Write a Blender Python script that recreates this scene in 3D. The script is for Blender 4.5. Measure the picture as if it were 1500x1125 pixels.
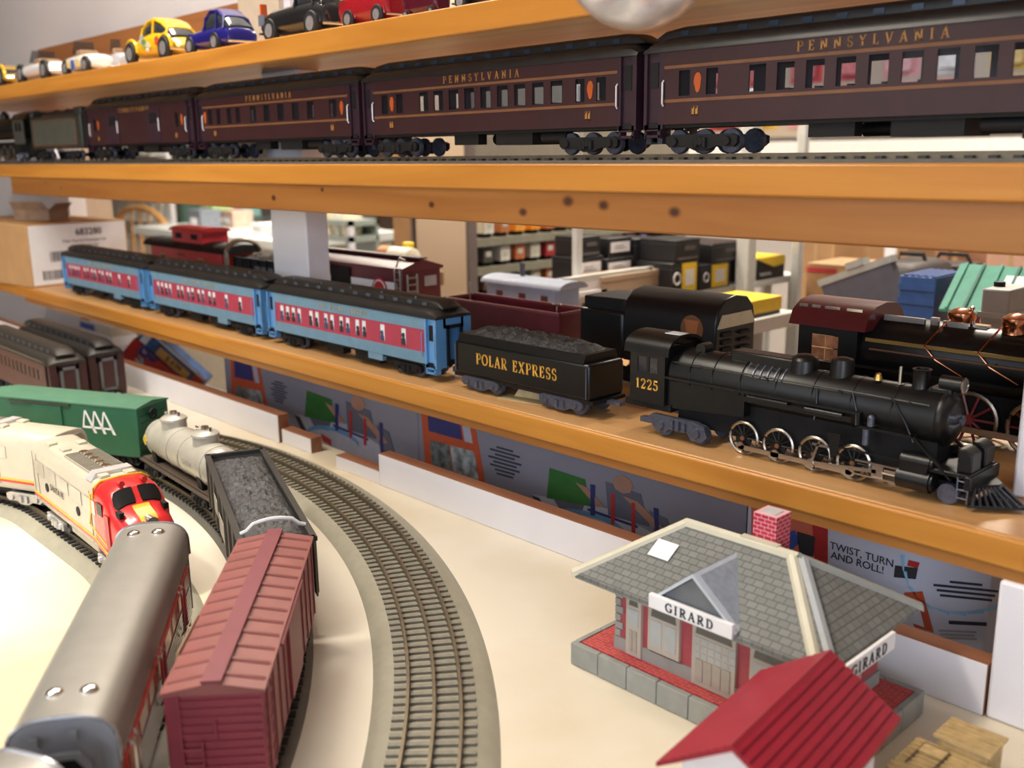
import bpy, bmesh, math, random
from mathutils import Vector, Matrix
random.seed(7)
PI = math.pi
scene = bpy.context.scene
COL = scene.collection
for _o in list(bpy.data.objects):
    bpy.data.objects.remove(_o, do_unlink=True)

# ------------------------------------------------------------------ camera
CAMZ = 1.30
F = 1450.0
def _cam_axes(v1, vz):
    def d(p): return Vector((p[0] - 750.0, -(p[1] - 562.5), -F))
    X = -d(v1); X.normalize()
    Z = -d(vz); Z = Z - X * Z.dot(X); Z.normalize()
    Y = Z.cross(X)
    return X, Y, Z
AX, AY, AZ = _cam_axes((-665, 242), (860, 6900))
RC = Matrix((AX, AY, AZ))          # camera space -> world
cam_data = bpy.data.cameras.new('camera')
cam = bpy.data.objects.new('camera', cam_data)
COL.objects.link(cam)
cam.matrix_world = Matrix.Translation((0, 0, CAMZ)) @ RC.to_4x4()
cam_data.sensor_width = 36.0
cam_data.lens = F / 1500.0 * 36.0
cam_data.clip_start = 0.02
cam_data.dof.use_dof = True
cam_data.dof.focus_distance = 0.95
cam_data.dof.aperture_fstop = 6.0
scene.camera = cam

def ray(px, py): return RC @ Vector((px - 750.0, -(py - 562.5), -F))
def onz(px, py, z):
    d = ray(px, py); t = (z - CAMZ) / d.z
    return Vector((d.x * t, d.y * t, z))
def ony(px, py, y):
    d = ray(px, py); t = y / d.y
    return Vector((d.x * t, y, CAMZ + d.z * t))

# ------------------------------------------------------------------ world, lights, exposure
world = bpy.data.worlds.new('world'); scene.world = world
world.use_nodes = True
bg = world.node_tree.nodes['Background']
bg.inputs[0].default_value = (0.80, 0.88, 1.0, 1)
bg.inputs[1].default_value = 0.6
vs = scene.view_settings
vs.view_transform = 'Standard'; vs.look = 'None'; vs.gamma = 1.0; vs.exposure = 0.35
vs.use_curve_mapping = False

def area(name, loc, target, sx, sy, power, color):
    l = bpy.data.lights.new(name, 'AREA'); l.shape = 'RECTANGLE'
    l.size = sx; l.size_y = sy; l.energy = power; l.color = color
    o = bpy.data.objects.new(name, l); COL.objects.link(o)
    o.location = loc
    o.rotation_euler = (Vector(target) - Vector(loc)).to_track_quat('-Z', 'Y').to_euler()
    return o
# daylight through the two shop windows behind the camera
area('window_daylight', (-1.0, -2.35, 1.75), (-1.0, 2, 0.9), 1.7, 1.5, 12, (0.90, 0.95, 1.0))
area('window_daylight', (1.9, -2.35, 1.75), (0.6, 2, 0.9), 1.7, 1.5, 44, (0.80, 0.88, 1.0))

# ------------------------------------------------------------------ materials
MATS = {}
def _new(name):
    m = bpy.data.materials.new(name); m.use_nodes = True
    nt = m.node_tree
    return m, nt, nt.nodes['Principled BSDF']
def M(name, col=None, rough=0.5, metal=0.0, spec=0.5, var=0.08, scale=60, bump=0.0, bscale=200, trans=0.0, coat=0.0):
    if name in MATS: return MATS[name]
    m, nt, b = _new(name)
    N = nt.nodes; L = nt.links
    tc = N.new('ShaderNodeTexCoord')
    nz = N.new('ShaderNodeTexNoise'); nz.inputs['Scale'].default_value = scale; nz.inputs['Detail'].default_value = 3
    L.new(tc.outputs['Object'], nz.inputs['Vector'])
    cr = N.new('ShaderNodeValToRGB')
    c = Vector(col[:3])
    lo = c * (1 - var); hi = c * (1 + var)
    cr.color_ramp.elements[0].position = 0.3; cr.color_ramp.elements[1].position = 0.7
    cr.color_ramp.elements[0].color = (*lo, 1)
    cr.color_ramp.elements[1].color = (min(hi.x, 1), min(hi.y, 1), min(hi.z, 1), 1)
    L.new(nz.outputs['Fac'], cr.inputs['Fac']); L.new(cr.outputs['Color'], b.inputs['Base Color'])
    b.inputs['Roughness'].default_value = rough; b.inputs['Metallic'].default_value = metal
    b.inputs['Specular IOR Level'].default_value = spec
    if trans: b.inputs['Transmission Weight'].default_value = trans
    if coat: b.inputs['Coat Weight'].default_value = coat; b.inputs['Coat Roughness'].default_value = 0.1
    if bump:
        n2 = N.new('ShaderNodeTexNoise'); n2.inputs['Scale'].default_value = bscale; n2.inputs['Detail'].default_value = 4
        L.new(tc.outputs['Object'], n2.inputs['Vector'])
        bp = N.new('ShaderNodeBump'); bp.inputs['Strength'].default_value = bump; bp.inputs['Distance'].default_value = 0.002
        L.new(n2.outputs['Fac'], bp.inputs['Height']); L.new(bp.outputs['Normal'], b.inputs['Normal'])
    MATS[name] = m
    return m
def wood(name, c_lo, c_hi, knots=(), rough=0.38, axis='X', scale=1.0):
    m, nt, b = _new(name); N = nt.nodes; L = nt.links
    tc = N.new('ShaderNodeTexCoord')
    mp = N.new('ShaderNodeMapping')
    s = {'X': (1.6, 26, 26), 'Y': (26, 1.6, 26), 'Z': (26, 26, 1.6)}[axis]
    mp.inputs['Scale'].default_value = tuple(k * scale for k in s)
    L.new(tc.outputs['Object'], mp.inputs['Vector'])
    nz = N.new('ShaderNodeTexNoise'); nz.inputs['Scale'].default_value = 1.6; nz.inputs['Detail'].default_value = 5
    nz.inputs['Distortion'].default_value = 0.6
    L.new(mp.outputs['Vector'], nz.inputs['Vector'])
    cr = N.new('ShaderNodeValToRGB')
    cr.color_ramp.elements[0].position = 0.32; cr.color_ramp.elements[0].color = (*c_lo, 1)
    cr.color_ramp.elements[1].position = 0.66; cr.color_ramp.elements[1].color = (*c_hi, 1)
    L.new(nz.outputs['Fac'], cr.inputs['Fac'])
    colr = cr.outputs['Color']
    for (kx, ky, kz, kr) in knots:
        sb = N.new('ShaderNodeVectorMath'); sb.operation = 'SUBTRACT'; sb.inputs[1].default_value = (kx, ky, kz)
        L.new(tc.outputs['Object'], sb.inputs[0])
        sc = N.new('ShaderNodeVectorMath'); sc.operation = 'MULTIPLY'; sc.inputs[1].default_value = (0.7, 0.2, 1.0)
        L.new(sb.outputs[0], sc.inputs[0])
        ln = N.new('ShaderNodeVectorMath'); ln.operation = 'LENGTH'; L.new(sc.outputs[0], ln.inputs[0])
        mr = N.new('ShaderNodeMapRange'); mr.inputs[1].default_value = kr * 0.22; mr.inputs[2].default_value = kr * 0.62
        mr.inputs[3].default_value = 1.0; mr.inputs[4].default_value = 0.0
        L.new(ln.outputs['Value'], mr.inputs[0])
        mx = N.new('ShaderNodeMix'); mx.data_type = 'RGBA'
        L.new(mr.outputs[0], mx.inputs[0]); L.new(colr, mx.inputs[6])
        mx.inputs[7].default_value = (c_lo[0] * 0.22, c_lo[1] * 0.17, c_lo[2] * 0.3, 1)
        colr = mx.outputs[2]
    L.new(colr, b.inputs['Base Color'])
    b.inputs['Roughness'].default_value = rough
    bp = N.new('ShaderNodeBump'); bp.inputs['Strength'].default_value = 0.12; bp.inputs['Distance'].default_value = 0.002
    L.new(nz.outputs['Fac'], bp.inputs['Height']); L.new(bp.outputs['Normal'], b.inputs['Normal'])
    MATS[name] = m
    return m
def glass(name, tint=(1, 1, 1), amount=0.85, rough=0.05):
    m, nt, b = _new(name); N = nt.nodes; L = nt.links
    tr = N.new('ShaderNodeBsdfTransparent'); tr.inputs[0].default_value = (*tint, 1)
    mx = N.new('ShaderNodeMixShader'); mx.inputs[0].default_value = 1 - amount
    b.inputs['Base Color'].default_value = (0.06, 0.06, 0.07, 1); b.inputs['Roughness'].default_value = rough
    L.new(tr.outputs[0], mx.inputs[1]); L.new(b.outputs[0], mx.inputs[2])
    L.new(mx.outputs[0], N['Material Output'].inputs['Surface'])
    MATS[name] = m
    return m
def bricks(name, c1, c2, mortar, scale, rough=0.7, bw=0.5, bh=0.25, msize=0.03, plane='xz', bump=0.3):
    m, nt, b = _new(name); N = nt.nodes; L = nt.links
    tc = N.new('ShaderNodeTexCoord'); sp = N.new('ShaderNodeSeparateXYZ'); L.new(tc.outputs['Object'], sp.inputs[0])
    cb = N.new('ShaderNodeCombineXYZ')
    if plane == 'wall':        # runs along x or y, rises with z
        ad = N.new('ShaderNodeMath'); L.new(sp.outputs['X'], ad.inputs[0]); L.new(sp.outputs['Y'], ad.inputs[1])
        L.new(ad.outputs[0], cb.inputs[0]); L.new(sp.outputs['Z'], cb.inputs[1])
    elif plane == 'xy':
        L.new(sp.outputs['X'], cb.inputs[0]); L.new(sp.outputs['Y'], cb.inputs[1])
    elif plane == 'yz':
        L.new(sp.outputs['Y'], cb.inputs[0]); L.new(sp.outputs['Z'], cb.inputs[1])
    else:
        L.new(sp.outputs['X'], cb.inputs[0]); L.new(sp.outputs['Z'], cb.inputs[1])
    bt = N.new('ShaderNodeTexBrick'); bt.inputs['Scale'].default_value = scale
    bt.inputs['Color1'].default_value = (*c1, 1); bt.inputs['Color2'].default_value = (*c2, 1); bt.inputs['Mortar'].default_value = (*mortar, 1)
    bt.inputs['Brick Width'].default_value = bw; bt.inputs['Row Height'].default_value = bh; bt.inputs['Mortar Size'].default_value = msize
    L.new(cb.outputs[0], bt.inputs['Vector']); L.new(bt.outputs['Color'], b.inputs['Base Color'])
    b.inputs['Roughness'].default_value = rough
    bp = N.new('ShaderNodeBump'); bp.inputs['Strength'].default_value = bump; bp.inputs['Distance'].default_value = 0.001; bp.invert = True
    L.new(bt.outputs['Fac'], bp.inputs['Height']); L.new(bp.outputs['Normal'], b.inputs['Normal'])
    MATS[name] = m
    return m
def emit(name, col, s):
    m, nt, b = _new(name)
    b.inputs['Emission Color'].default_value = (*col, 1); b.inputs['Emission Strength'].default_value = s
    b.inputs['Base Color'].default_value = (*col, 1)
    MATS[name] = m
    return m

# ------------------------------------------------------------------ mesh builder
class MB:
    def __init__(self): self.v = []; self.f = []
    def add(self, vs_, fs_):
        o = len(self.v); self.v += [tuple(p) for p in vs_]; self.f += [tuple(i + o for i in q) for q in fs_]; return self
    def box(self, x0, x1, y0, y1, z0, z1):
        return self.add([(x0, y0, z0), (x1, y0, z0), (x1, y1, z0), (x0, y1, z0), (x0, y0, z1), (x1, y0, z1), (x1, y1, z1), (x0, y1, z1)],
                        [(0, 3, 2, 1), (4, 5, 6, 7), (0, 1, 5, 4), (1, 2, 6, 5), (2, 3, 7, 6), (3, 0, 4, 7)])
    def hexa(self, bottom, top):
        return self.add(list(bottom) + list(top), [(0, 3, 2, 1), (4, 5, 6, 7), (0, 1, 5, 4), (1, 2, 6, 5), (2, 3, 7, 6), (3, 0, 4, 7)])
    def cyl(self, p0, p1, r0, r1=None, n=16):
        if r1 is None: r1 = r0
        p0 = Vector(p0); p1 = Vector(p1); a = (p1 - p0).normalized()
        u = a.orthogonal().normalized(); w = a.cross(u)
        vs_ = []
        for p, r in ((p0, r0), (p1, r1)):
            for k in range(n):
                t = 2 * PI * k / n
                vs_.append(p + u * (r * math.cos(t)) + w * (r * math.sin(t)))
        fs_ = [(k, (k + 1) % n, n + (k + 1) % n, n + k) for k in range(n)] + [tuple(range(n - 1, -1, -1)), tuple(range(n, 2 * n))]
        return self.add(vs_, fs_)
    def prism(self, pts, a, b, plane='xz'):
        n = len(pts)
        def P(p, t):
            return (p[0], t, p[1]) if plane == 'xz' else ((t, p[0], p[1]) if plane == 'yz' else (p[0], p[1], t))
        return self.add([P(p, a) for p in pts] + [P(p, b) for p in pts],
                        [tuple(range(n)), tuple(range(2 * n - 1, n - 1, -1))] + [(k, k + n, (k + 1) % n + n, (k + 1) % n) for k in range(n)])
    def loft(self, secs, cap=True, closed=True):
        n = len(secs[0]); vs_ = [p for s in secs for p in s]; fs_ = []
        for i in range(len(secs) - 1):
            for k in range(n if closed else n - 1):
                k2 = (k + 1) % n
                fs_.append((i * n + k, i * n + k2, (i + 1) * n + k2, (i + 1) * n + k))
        if cap:
            fs_.append(tuple(range(n - 1, -1, -1))); fs_.append(tuple((len(secs) - 1) * n + k for k in range(n)))
        return self.add(vs_, fs_)
    def lathe(self, prof, origin=(0, 0, 0), axis='z', n=20):
        secs = []
        o = Vector(origin)
        for r, h in prof:
            s = []
            for k in range(n):
                t = 2 * PI * k / n; c, q = r * math.cos(t), r * math.sin(t)
                s.append(o + Vector({'z': (c, q, h), 'x': (h, c, q), 'y': (q, h, c)}[axis]))
            secs.append(s)
        return self.loft(secs)
    def ball(self, c, r, sx=1, sy=1, sz=1, n=16, m=9):
        secs = []
        for i in range(m):
            t = -PI / 2 + PI * (i + 0.02 + i * 0) / (m - 1 + 0.04)
            rr = max(math.cos(t), 0.02) * r; zz = math.sin(t) * r
            secs.append([(c[0] + rr * sx * math.cos(2 * PI * k / n), c[1] + rr * sy * math.sin(2 * PI * k / n), c[2] + zz * sz) for k in range(n)])
        return self.loft(secs)
    def tube(self, path, r, n=6, closed=False):
        path = [Vector(p) for p in path]; secs = []; N_ = len(path)
        for i, p in enumerate(path):
            a = path[(i - 1) % N_] if (closed or i > 0) else p
            b = path[(i + 1) % N_] if (closed or i < N_ - 1) else p
            d = (b - a).normalized()
            ref = Vector((0, 0, 1)) if abs(d.z) < 0.95 else Vector((1, 0, 0))
            u = d.cross(ref).normalized(); w = u.cross(d)
            secs.append([p + u * (r * math.cos(2 * PI * k / n)) + w * (r * math.sin(2 * PI * k / n)) for k in range(n)])
        if closed:
            secs.append(secs[0]); return self.loft(secs, cap=False)
        return self.loft(secs)
    def ring(self, c, R, r, axis='y', n=24, m=6):
        pts = []
        for k in range(n):
            t = 2 * PI * k / n; a, b = R * math.cos(t), R * math.sin(t)
            pts.append({'y': (c[0] + a, c[1], c[2] + b), 'x': (c[0], c[1] + a, c[2] + b), 'z': (c[0] + a, c[1] + b, c[2])}[axis])
        return self.tube(pts, r, m, True)
    def wall(self, x0, x1, z0, z1, y0, y1, holes):
        """panel in the xz plane with one row of holes (xa, xb, za, zb), sorted by xa"""
        if not holes: return self.box(x0, x1, y0, y1, z0, z1)
        za = min(h[2] for h in holes); zb = max(h[3] for h in holes)
        self.box(x0, x1, y0, y1, z0, za); self.box(x0, x1, y0, y1, zb, z1)
        c = x0
        for h in holes:
            self.box(c, h[0], y0, y1, za, zb); c = h[1]
        return self.box(c, x1, y0, y1, za, zb)
    def mesh(self, name, smooth=True):
        me = bpy.data.meshes.new(name); me.from_pydata(self.v, [], self.f); me.update()
        bm = bmesh.new(); bm.from_mesh(me); bmesh.ops.recalc_face_normals(bm, faces=bm.faces); bm.to_mesh(me); bm.free()
        if smooth:
            me.shade_smooth(); me.set_sharp_from_angle(angle=math.radians(38))
        return me

def tag(o, label=None, cat=None, group=None, kind=None):
    if label: o['label'] = label
    if cat: o['category'] = cat
    if group: o['group'] = group
    if kind: o['kind'] = kind
    return o
def thing(name, label, cat, loc=(0, 0, 0), rz=0.0, group=None):
    o = bpy.data.objects.new(name, None); COL.objects.link(o)
    o.empty_display_size = 0.02
    o.location = loc; o.rotation_euler = (0, 0, rz)
    return tag(o, label, cat, group)
def link(name, me, mat, parent=None, loc=None, rot=None, bevel=0, label=None):
    o = bpy.data.objects.new(name, me); COL.objects.link(o)
    if mat is not None and len(me.materials) == 0: me.materials.append(mat)
    if parent is not None: o.parent = parent
    if loc is not None: o.location = loc
    if rot is not None: o.rotation_euler = rot
    if label: o['label'] = label
    if bevel:
        b = o.modifiers.new('bevel', 'BEVEL'); b.width = bevel; b.segments = 2; b.limit_method = 'ANGLE'; b.angle_limit = math.radians(40)
    return o
SPLIT = {'side_ribs': 'side_rib', 'steps': 'step', 'clerestory_windows': 'clerestory_window', 'quoins': 'quoin', 'vestibule_window': 'vestibule_window', 'handrail': 'handrail',
         'roof_pillar': 'roof_pillar', 'boiler_bands': 'boiler_band', 'air_tanks': 'air_tank', 'lubricators': 'lubricator', 'piston_guides': 'piston_guide', 'valve_gear': 'valve_gear',
         'brake_wheel': 'brake_wheel', 'ladder': 'ladder', 'tank_bands': 'tank_band', 'saddle': 'saddle', 'yellow_patch': 'yellow_patch', 'washout_plugs': 'washout_plug',
         'handrails_and_pipes': 'pipe', 'cylinders': 'cylinder', 'side_rods': 'side_rod', 'running_board': 'running_board', 'portholes': 'porthole', 'side_grilles': 'side_grille',
         'panel_seams': 'panel_seam', 'grille_slats': 'grille_slat', 'end_ribs': 'end_rib', 'roof_vents': 'roof_vent', 'headlight': 'headlight', 'bumper': 'bumper', 'fluting': 'flute',
         'handrail_group': 'handrail', 'end_seam': 'end_seam', 'label_plate': 'label_plate', 'hopper_bay': 'hopper_bay', 'door_hinge': 'door_hinge', 'pilot_steps': 'pilot_step',
         'roof_highlight': 'roof_highlight', 'silver_trim': 'silver_trim', 'cupola_window': 'cupola_window', 'bunker_wall': 'bunker_wall', 'end_steps': 'end_step', 'platform_railing': 'platform_railing', 'seat_row': 'seat_back', 'underframe': 'underframe_box'}
def clusters(mb):
    n = len(mb.v); p = list(range(n))
    def fd(i):
        while p[i] != i: p[i] = p[p[i]]; i = p[i]
        return i
    for f in mb.f:
        r = fd(f[0])
        for i in f[1:]: p[fd(i)] = r
    comp = {}
    for i in range(n): comp.setdefault(fd(i), []).append(i)
    bb = [([min(mb.v[i][k] for i in c) - .0003 for k in range(3)], [max(mb.v[i][k] for i in c) + .0003 for k in range(3)], set(c)) for c in comp.values()]
    merged = True
    while merged:
        merged = False
        for a in range(len(bb)):
            for b in range(a + 1, len(bb)):
                if all(bb[a][0][k] <= bb[b][1][k] and bb[b][0][k] <= bb[a][1][k] for k in range(3)):
                    x, y = bb[a], bb[b]
                    bb[a] = ([min(x[0][k], y[0][k]) for k in range(3)], [max(x[1][k], y[1][k]) for k in range(3)], x[2] | y[2]); del bb[b]; merged = True; break
            if merged: break
    out = []
    for _, _, s in bb:
        idx = sorted(s); mp = {o: k for k, o in enumerate(idx)}; m = MB(); m.v = [mb.v[i] for i in idx]; m.f = [tuple(mp[i] for i in f) for f in mb.f if f[0] in s]; out.append(m)
    return out
def part(name, mb, mat, parent=None, bevel=0, smooth=True, label=None, loc=None, rot=None):
    if name in SPLIT and parent is not None:
        nm = SPLIT[name]
        return [link(nm, m.mesh(nm, smooth), mat, parent, loc, rot, bevel, label) for m in clusters(mb)][0]
    return link(name, mb.mesh(name, smooth), mat, parent, loc, rot, bevel, label)
def struct(name, mb, mat, bevel=0, smooth=True):
    o = part(name, mb, mat, None, bevel, smooth); o['kind'] = 'structure'; return o
def solo(name, mb, mat, label, cat, loc=(0, 0, 0), rz=0.0, bevel=0, group=None):
    o = part(name, mb, mat, None, bevel); o.location = loc; o.rotation_euler = (0, 0, rz)
    return tag(o, label, cat, group)
def text(txt, size, mat, parent, loc, rot, name='lettering', align='CENTER', sx=1.0, bold=0.0):
    cu = bpy.data.curves.new('txt', 'FONT'); cu.body = txt; cu.size = size; cu.align_x = align; cu.align_y = 'CENTER'
    cu.extrude = 0.00012; cu.resolution_u = 3; cu.offset = bold * size
    t = bpy.data.objects.new('txt', cu)
    me = bpy.data.meshes.new_from_object(t)
    bpy.data.objects.remove(t); me.materials.clear()
    o = link(name, me, mat, parent, loc, rot); o.scale = (sx, 1, 1)
    return o
FRONT = (PI / 2, 0, 0)           # text facing -y
RIGHT = (PI / 2, 0, PI / 2)      # text facing +x

# serif letters drawn with strokes: (x0, y0, x1, y1, weight) in a box one unit tall
def _arc(cx, cy, rx, ry, a0, a1, w=1.0, n=10):
    out = []
    for k in range(n):
        t0 = math.radians(a0 + (a1 - a0) * k / n); t1 = math.radians(a0 + (a1 - a0) * (k + 1) / n)
        ww = w * (0.55 + 0.45 * abs(math.cos((t0 + t1) / 2)))
        out.append((cx + rx * math.cos(t0), cy + ry * math.sin(t0), cx + rx * math.cos(t1), cy + ry * math.sin(t1), ww))
    return out
def _stem(x, y0=0, y1=1, sb=True, st=True):
    s = [(x, y0, x, y1, 1.0)]
    if sb: s.append((x - .13, y0 + .03, x + .13, y0 + .03, .45))
    if st: s.append((x - .13, y1 - .03, x + .13, y1 - .03, .45))
    return s
GLY = {
 'P': (.68, _stem(.18) + [(.18, .97, .38, .97, .5), (.18, .47, .38, .47, .5)] + _arc(.38, .72, .24, .25, 90, -90)),
 'O': (.86, _arc(.43, .5, .36, .47, 0, 360, 1.0, 18)),
 'L': (.64, _stem(.18) + [(.18, .03, .56, .03, .5), (.56, .03, .58, .24, .5)]),
 'A': (.80, [(.10, .0, .40, 1, .55), (.40, 1, .70, 0, 1.0), (.22, .34, .56, .34, .45), (0, .03, .22, .03, .45), (.56, .03, .82, .03, .45)]),
 'R': (.78, _stem(.18) + [(.18, .97, .38, .97, .5), (.18, .49, .38, .49, .5), (.36, .48, .68, 0, 1.0), (.6, .03, .8, .03, .45)] + _arc(.38, .73, .22, .24, 90, -90)),
 'E': (.68, _stem(.18) + [(.18, .97, .56, .97, .5), (.18, .03, .58, .03, .5), (.18, .52, .46, .52, .5), (.57, .97, .58, .78, .5), (.59, .03, .60, .24, .5), (.46, .42, .46, .62, .45)]),
 'X': (.80, [(.12, 1, .66, 0, 1.0), (.66, 1, .12, 0, .55), (0, .03, .24, .03, .45), (.54, .03, .8, .03, .45), (0, .97, .24, .97, .45), (.54, .97, .78, .97, .45)]),
 'S': (.60, _arc(.30, .74, .20, .23, 30, 270) + _arc(.30, .26, .22, .25, 90, -150) + [(.48, .75, .48, .97, .45), (.10, .03, .10, .26, .45)]),
 'N': (.84, _stem(.16, sb=True, st=False) + _stem(.68, sb=False, st=True) + [(.13, 1, .70, 0, 1.0), (.02, .97, .18, .97, .45)]),
 'Y': (.78, [(.10, 1, .39, .46, 1.0), (.66, 1, .39, .46, .55), (.39, 0, .39, .48, 1.0), (.26, .03, .52, .03, .45), (0, .97, .22, .97, .45), (.54, .97, .78, .97, .45)]),
 'V': (.80, [(.10, 1, .40, 0, 1.0), (.70, 1, .40, 0, .55), (0, .97, .22, .97, .45), (.58, .97, .80, .97, .45)]),
 'I': (.40, _stem(.20)),
 'G': (.82, _arc(.44, .5, .36, .47, 45, 320, 1.0, 14) + [(.72, .08, .72, .42, 1.0), (.58, .42, .84, .42, .45), (.70, .72, .70, .95, .45)]),
 'D': (.80, _stem(.18) + [(.18, .97, .36, .97, .5), (.18, .03, .36, .03, .5)] + _arc(.36, .5, .34, .47, 90, -90, 1.0, 12)),
 'T': (.74, _stem(.37, st=False) + [(.05, .97, .69, .97, .5), (.05, .97, .05, .76, .5), (.69, .97, .69, .76, .5)]),
 'H': (.84, _stem(.18) + _stem(.66) + [(.18, .5, .66, .5, .5)]),
 '1': (.46, _stem(.24, st=False) + [(.24, .98, .08, .82, .6)]),
 '2': (.64, _arc(.31, .73, .22, .25, 170, -45) + [(.48, .56, .10, .06, .6), (.10, .06, .56, .06, 1.0), (.56, .06, .58, .22, .5)]),
 '5': (.62, [(.14, .95, .52, .95, 1.0), (.14, .95, .12, .52, .5)] + _arc(.28, .32, .24, .29, 120, -150)),
 ' ': (.45, []),
}
def serif(txt, h, thick=0.15, track=0.10, depth=0.0003, xs=1.0):
    """MB with letters in the xz plane facing -y, centred on x, baseline z=0"""
    mb = MB(); x = 0.0; tot = sum(GLY[c][0] * xs + track for c in txt) - track
    for c in txt:
        w, st = GLY[c]
        for (x0, y0, x1, y1, ww) in st:
            a = Vector((x0 * xs, y0)); b = Vector((x1 * xs, y1)); d = (b - a)
            if d.length < 1e-6: continue
            d.normalize(); nrm = Vector((-d.y, d.x)) * (thick * ww / 2); e = d * (thick * 0.12)
            q = [a - e - nrm, b + e - nrm, b + e + nrm, a - e + nrm]
            mb.prism([((x + p.x - tot / 2) * h, p.y * h) for p in q], -depth, 0.0, 'xz')
        x += w * xs + track
    return mb

# ------------------------------------------------------------------ palette
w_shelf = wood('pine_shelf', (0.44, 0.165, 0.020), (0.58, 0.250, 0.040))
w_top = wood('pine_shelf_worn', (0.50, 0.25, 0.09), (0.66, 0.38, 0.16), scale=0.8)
white_paint = M('white_paint', (0.78, 0.76, 0.80), 0.55, var=0.03, scale=12, bump=0.08)
raw_wood = wood('raw_brown_board', (0.22, 0.08, 0.04), (0.33, 0.14, 0.07))
black = M('black_plastic', (0.006, 0.006, 0.007), 0.35, spec=.4, var=0.2)
blackm = M('black_matte', (0.006, 0.006, 0.007), 0.6, spec=.3, var=0.2)
locob = M('engine_black', (0.0065, 0.0062, 0.006), 0.36, spec=.4, var=0.15)
gunmetal = M('gunmetal', (0.10, 0.11, 0.15), 0.36, metal=0.5, var=0.25, scale=300)
chrome = M('chrome', (0.75, 0.74, 0.72), 0.18, metal=1.0, var=0.05)
nickel = M('nickel', (0.48, 0.44, 0.38), 0.3, metal=1.0, var=0.12)
brass = M('brass', (0.80, 0.55, 0.16), 0.3, metal=1.0, var=0.1)
gold_paint = M('gold_paint', (0.80, 0.42, 0.06), 0.45, var=0.12)
gold_line = M('gold_line', (0.16, 0.065, 0.025), 0.5, var=0.12)
gold_dim = M('gold_dim', (0.34, 0.16, 0.04), 0.5, var=0.12)
cardboard = M('cardboard', (0.47, 0.27, 0.12), 0.8, var=0.08, scale=25, bump=0.05)
paper = M('white_paper', (0.82, 0.82, 0.84), 0.7, var=0.02)
ink = M('black_ink', (0.03, 0.03, 0.04), 0.7, var=0.05)
window_glass = glass('window_glass', (0.92, 0.95, 1.0), 0.88)
# ------------------------------------------------------------------ levels
TZ = CAMZ - 0.411        # layout table top
LS = CAMZ - 0.270        # lower shelf top
MS = CAMZ - 0.011        # middle shelf top
TS = CAMZ + 0.148        # top shelf top
SY = 0.705               # front face of the shelves
SB = 1.00               # back of the shelves

# ------------------------------------------------------------------ room
wall_m = M('room_wall', (0.50, 0.46, 0.43), 0.8, var=0.04, scale=3, bump=0.05)
ceil_m = M('ceiling_paint', (0.62, 0.60, 0.57), 0.85, var=0.03, scale=5)
floor_m = M('floor_tiles', (0.22, 0.18, 0.15), 0.6, var=0.12, scale=8)
RX0, RX1, RY0, RY1, RZ = -8.6, 3.2, -2.5, 4.6, 2.75
struct('floor', MB().box(RX0 - .1, RX1 + .1, RY0 - .1, RY1 + .1, -0.1, 0.0), floor_m)
struct('ceiling', MB().box(RX0 - .1, RX1 + .1, RY0 - .1, RY1 + .1, RZ, RZ + 0.1), ceil_m)
struct('wall_back', MB().box(RX0 - .1, RX1 + .1, RY1, RY1 + .1, 0, RZ), wall_m)
struct('wall_left', MB().box(RX0 - .1, RX0, RY0, RY1, 0, RZ), wall_m)
struct('wall_right', MB().box(RX1, RX1 + .1, RY0, RY1, 0, RZ), wall_m)
wf = MB(); wf.wall(RX0 - .1, RX1 + .1, 0, RZ, RY0 - .1, RY0, [(-1.9, -0.1, 0.95, 2.55), (1.0, 2.8, 0.95, 2.55)])
struct('wall_front', wf, wall_m)
frame_m = M('window_frame_paint', (0.75, 0.74, 0.72), 0.5, var=0.03)
for n_, (xa, xb) in enumerate([(-1.9, -0.1), (1.0, 2.8)]):
    m_ = MB(); xm = (xa + xb) / 2
    for (a, b, c, d) in [(xa, xa + .05, .95, 2.55), (xb - .05, xb, .95, 2.55), (xa, xb, .95, 1.0), (xa, xb, 2.5, 2.55), (xm - .02, xm + .02, .95, 2.55)]:
        m_.box(a, b, RY0 - .08, RY0 - .02, c, d)
    o = struct('window_%d' % (n_ + 1), m_, frame_m)
    g_ = MB().box(xa + .05, xm - .02, RY0 - .055, RY0 - .05, 1.0, 2.5)
    part('pane', g_, window_glass, o)
    part('pane', MB().box(xm + .02, xb - .05, RY0 - .055, RY0 - .05, 1.0, 2.5), window_glass, o)
# white partition beside and behind the shelf end
struct('wall_partition', MB().box(-5.0, -2.79, 1.005, 1.05, 0.0, 2.4), M('white_partition', (0.64, 0.60, 0.61), 0.7, var=0.03, scale=4))

struct('wall_upper', MB().box(-2.79, -1.45, 1.005, 1.05, CAMZ + .10, 2.4), MATS['white_partition'])
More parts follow.
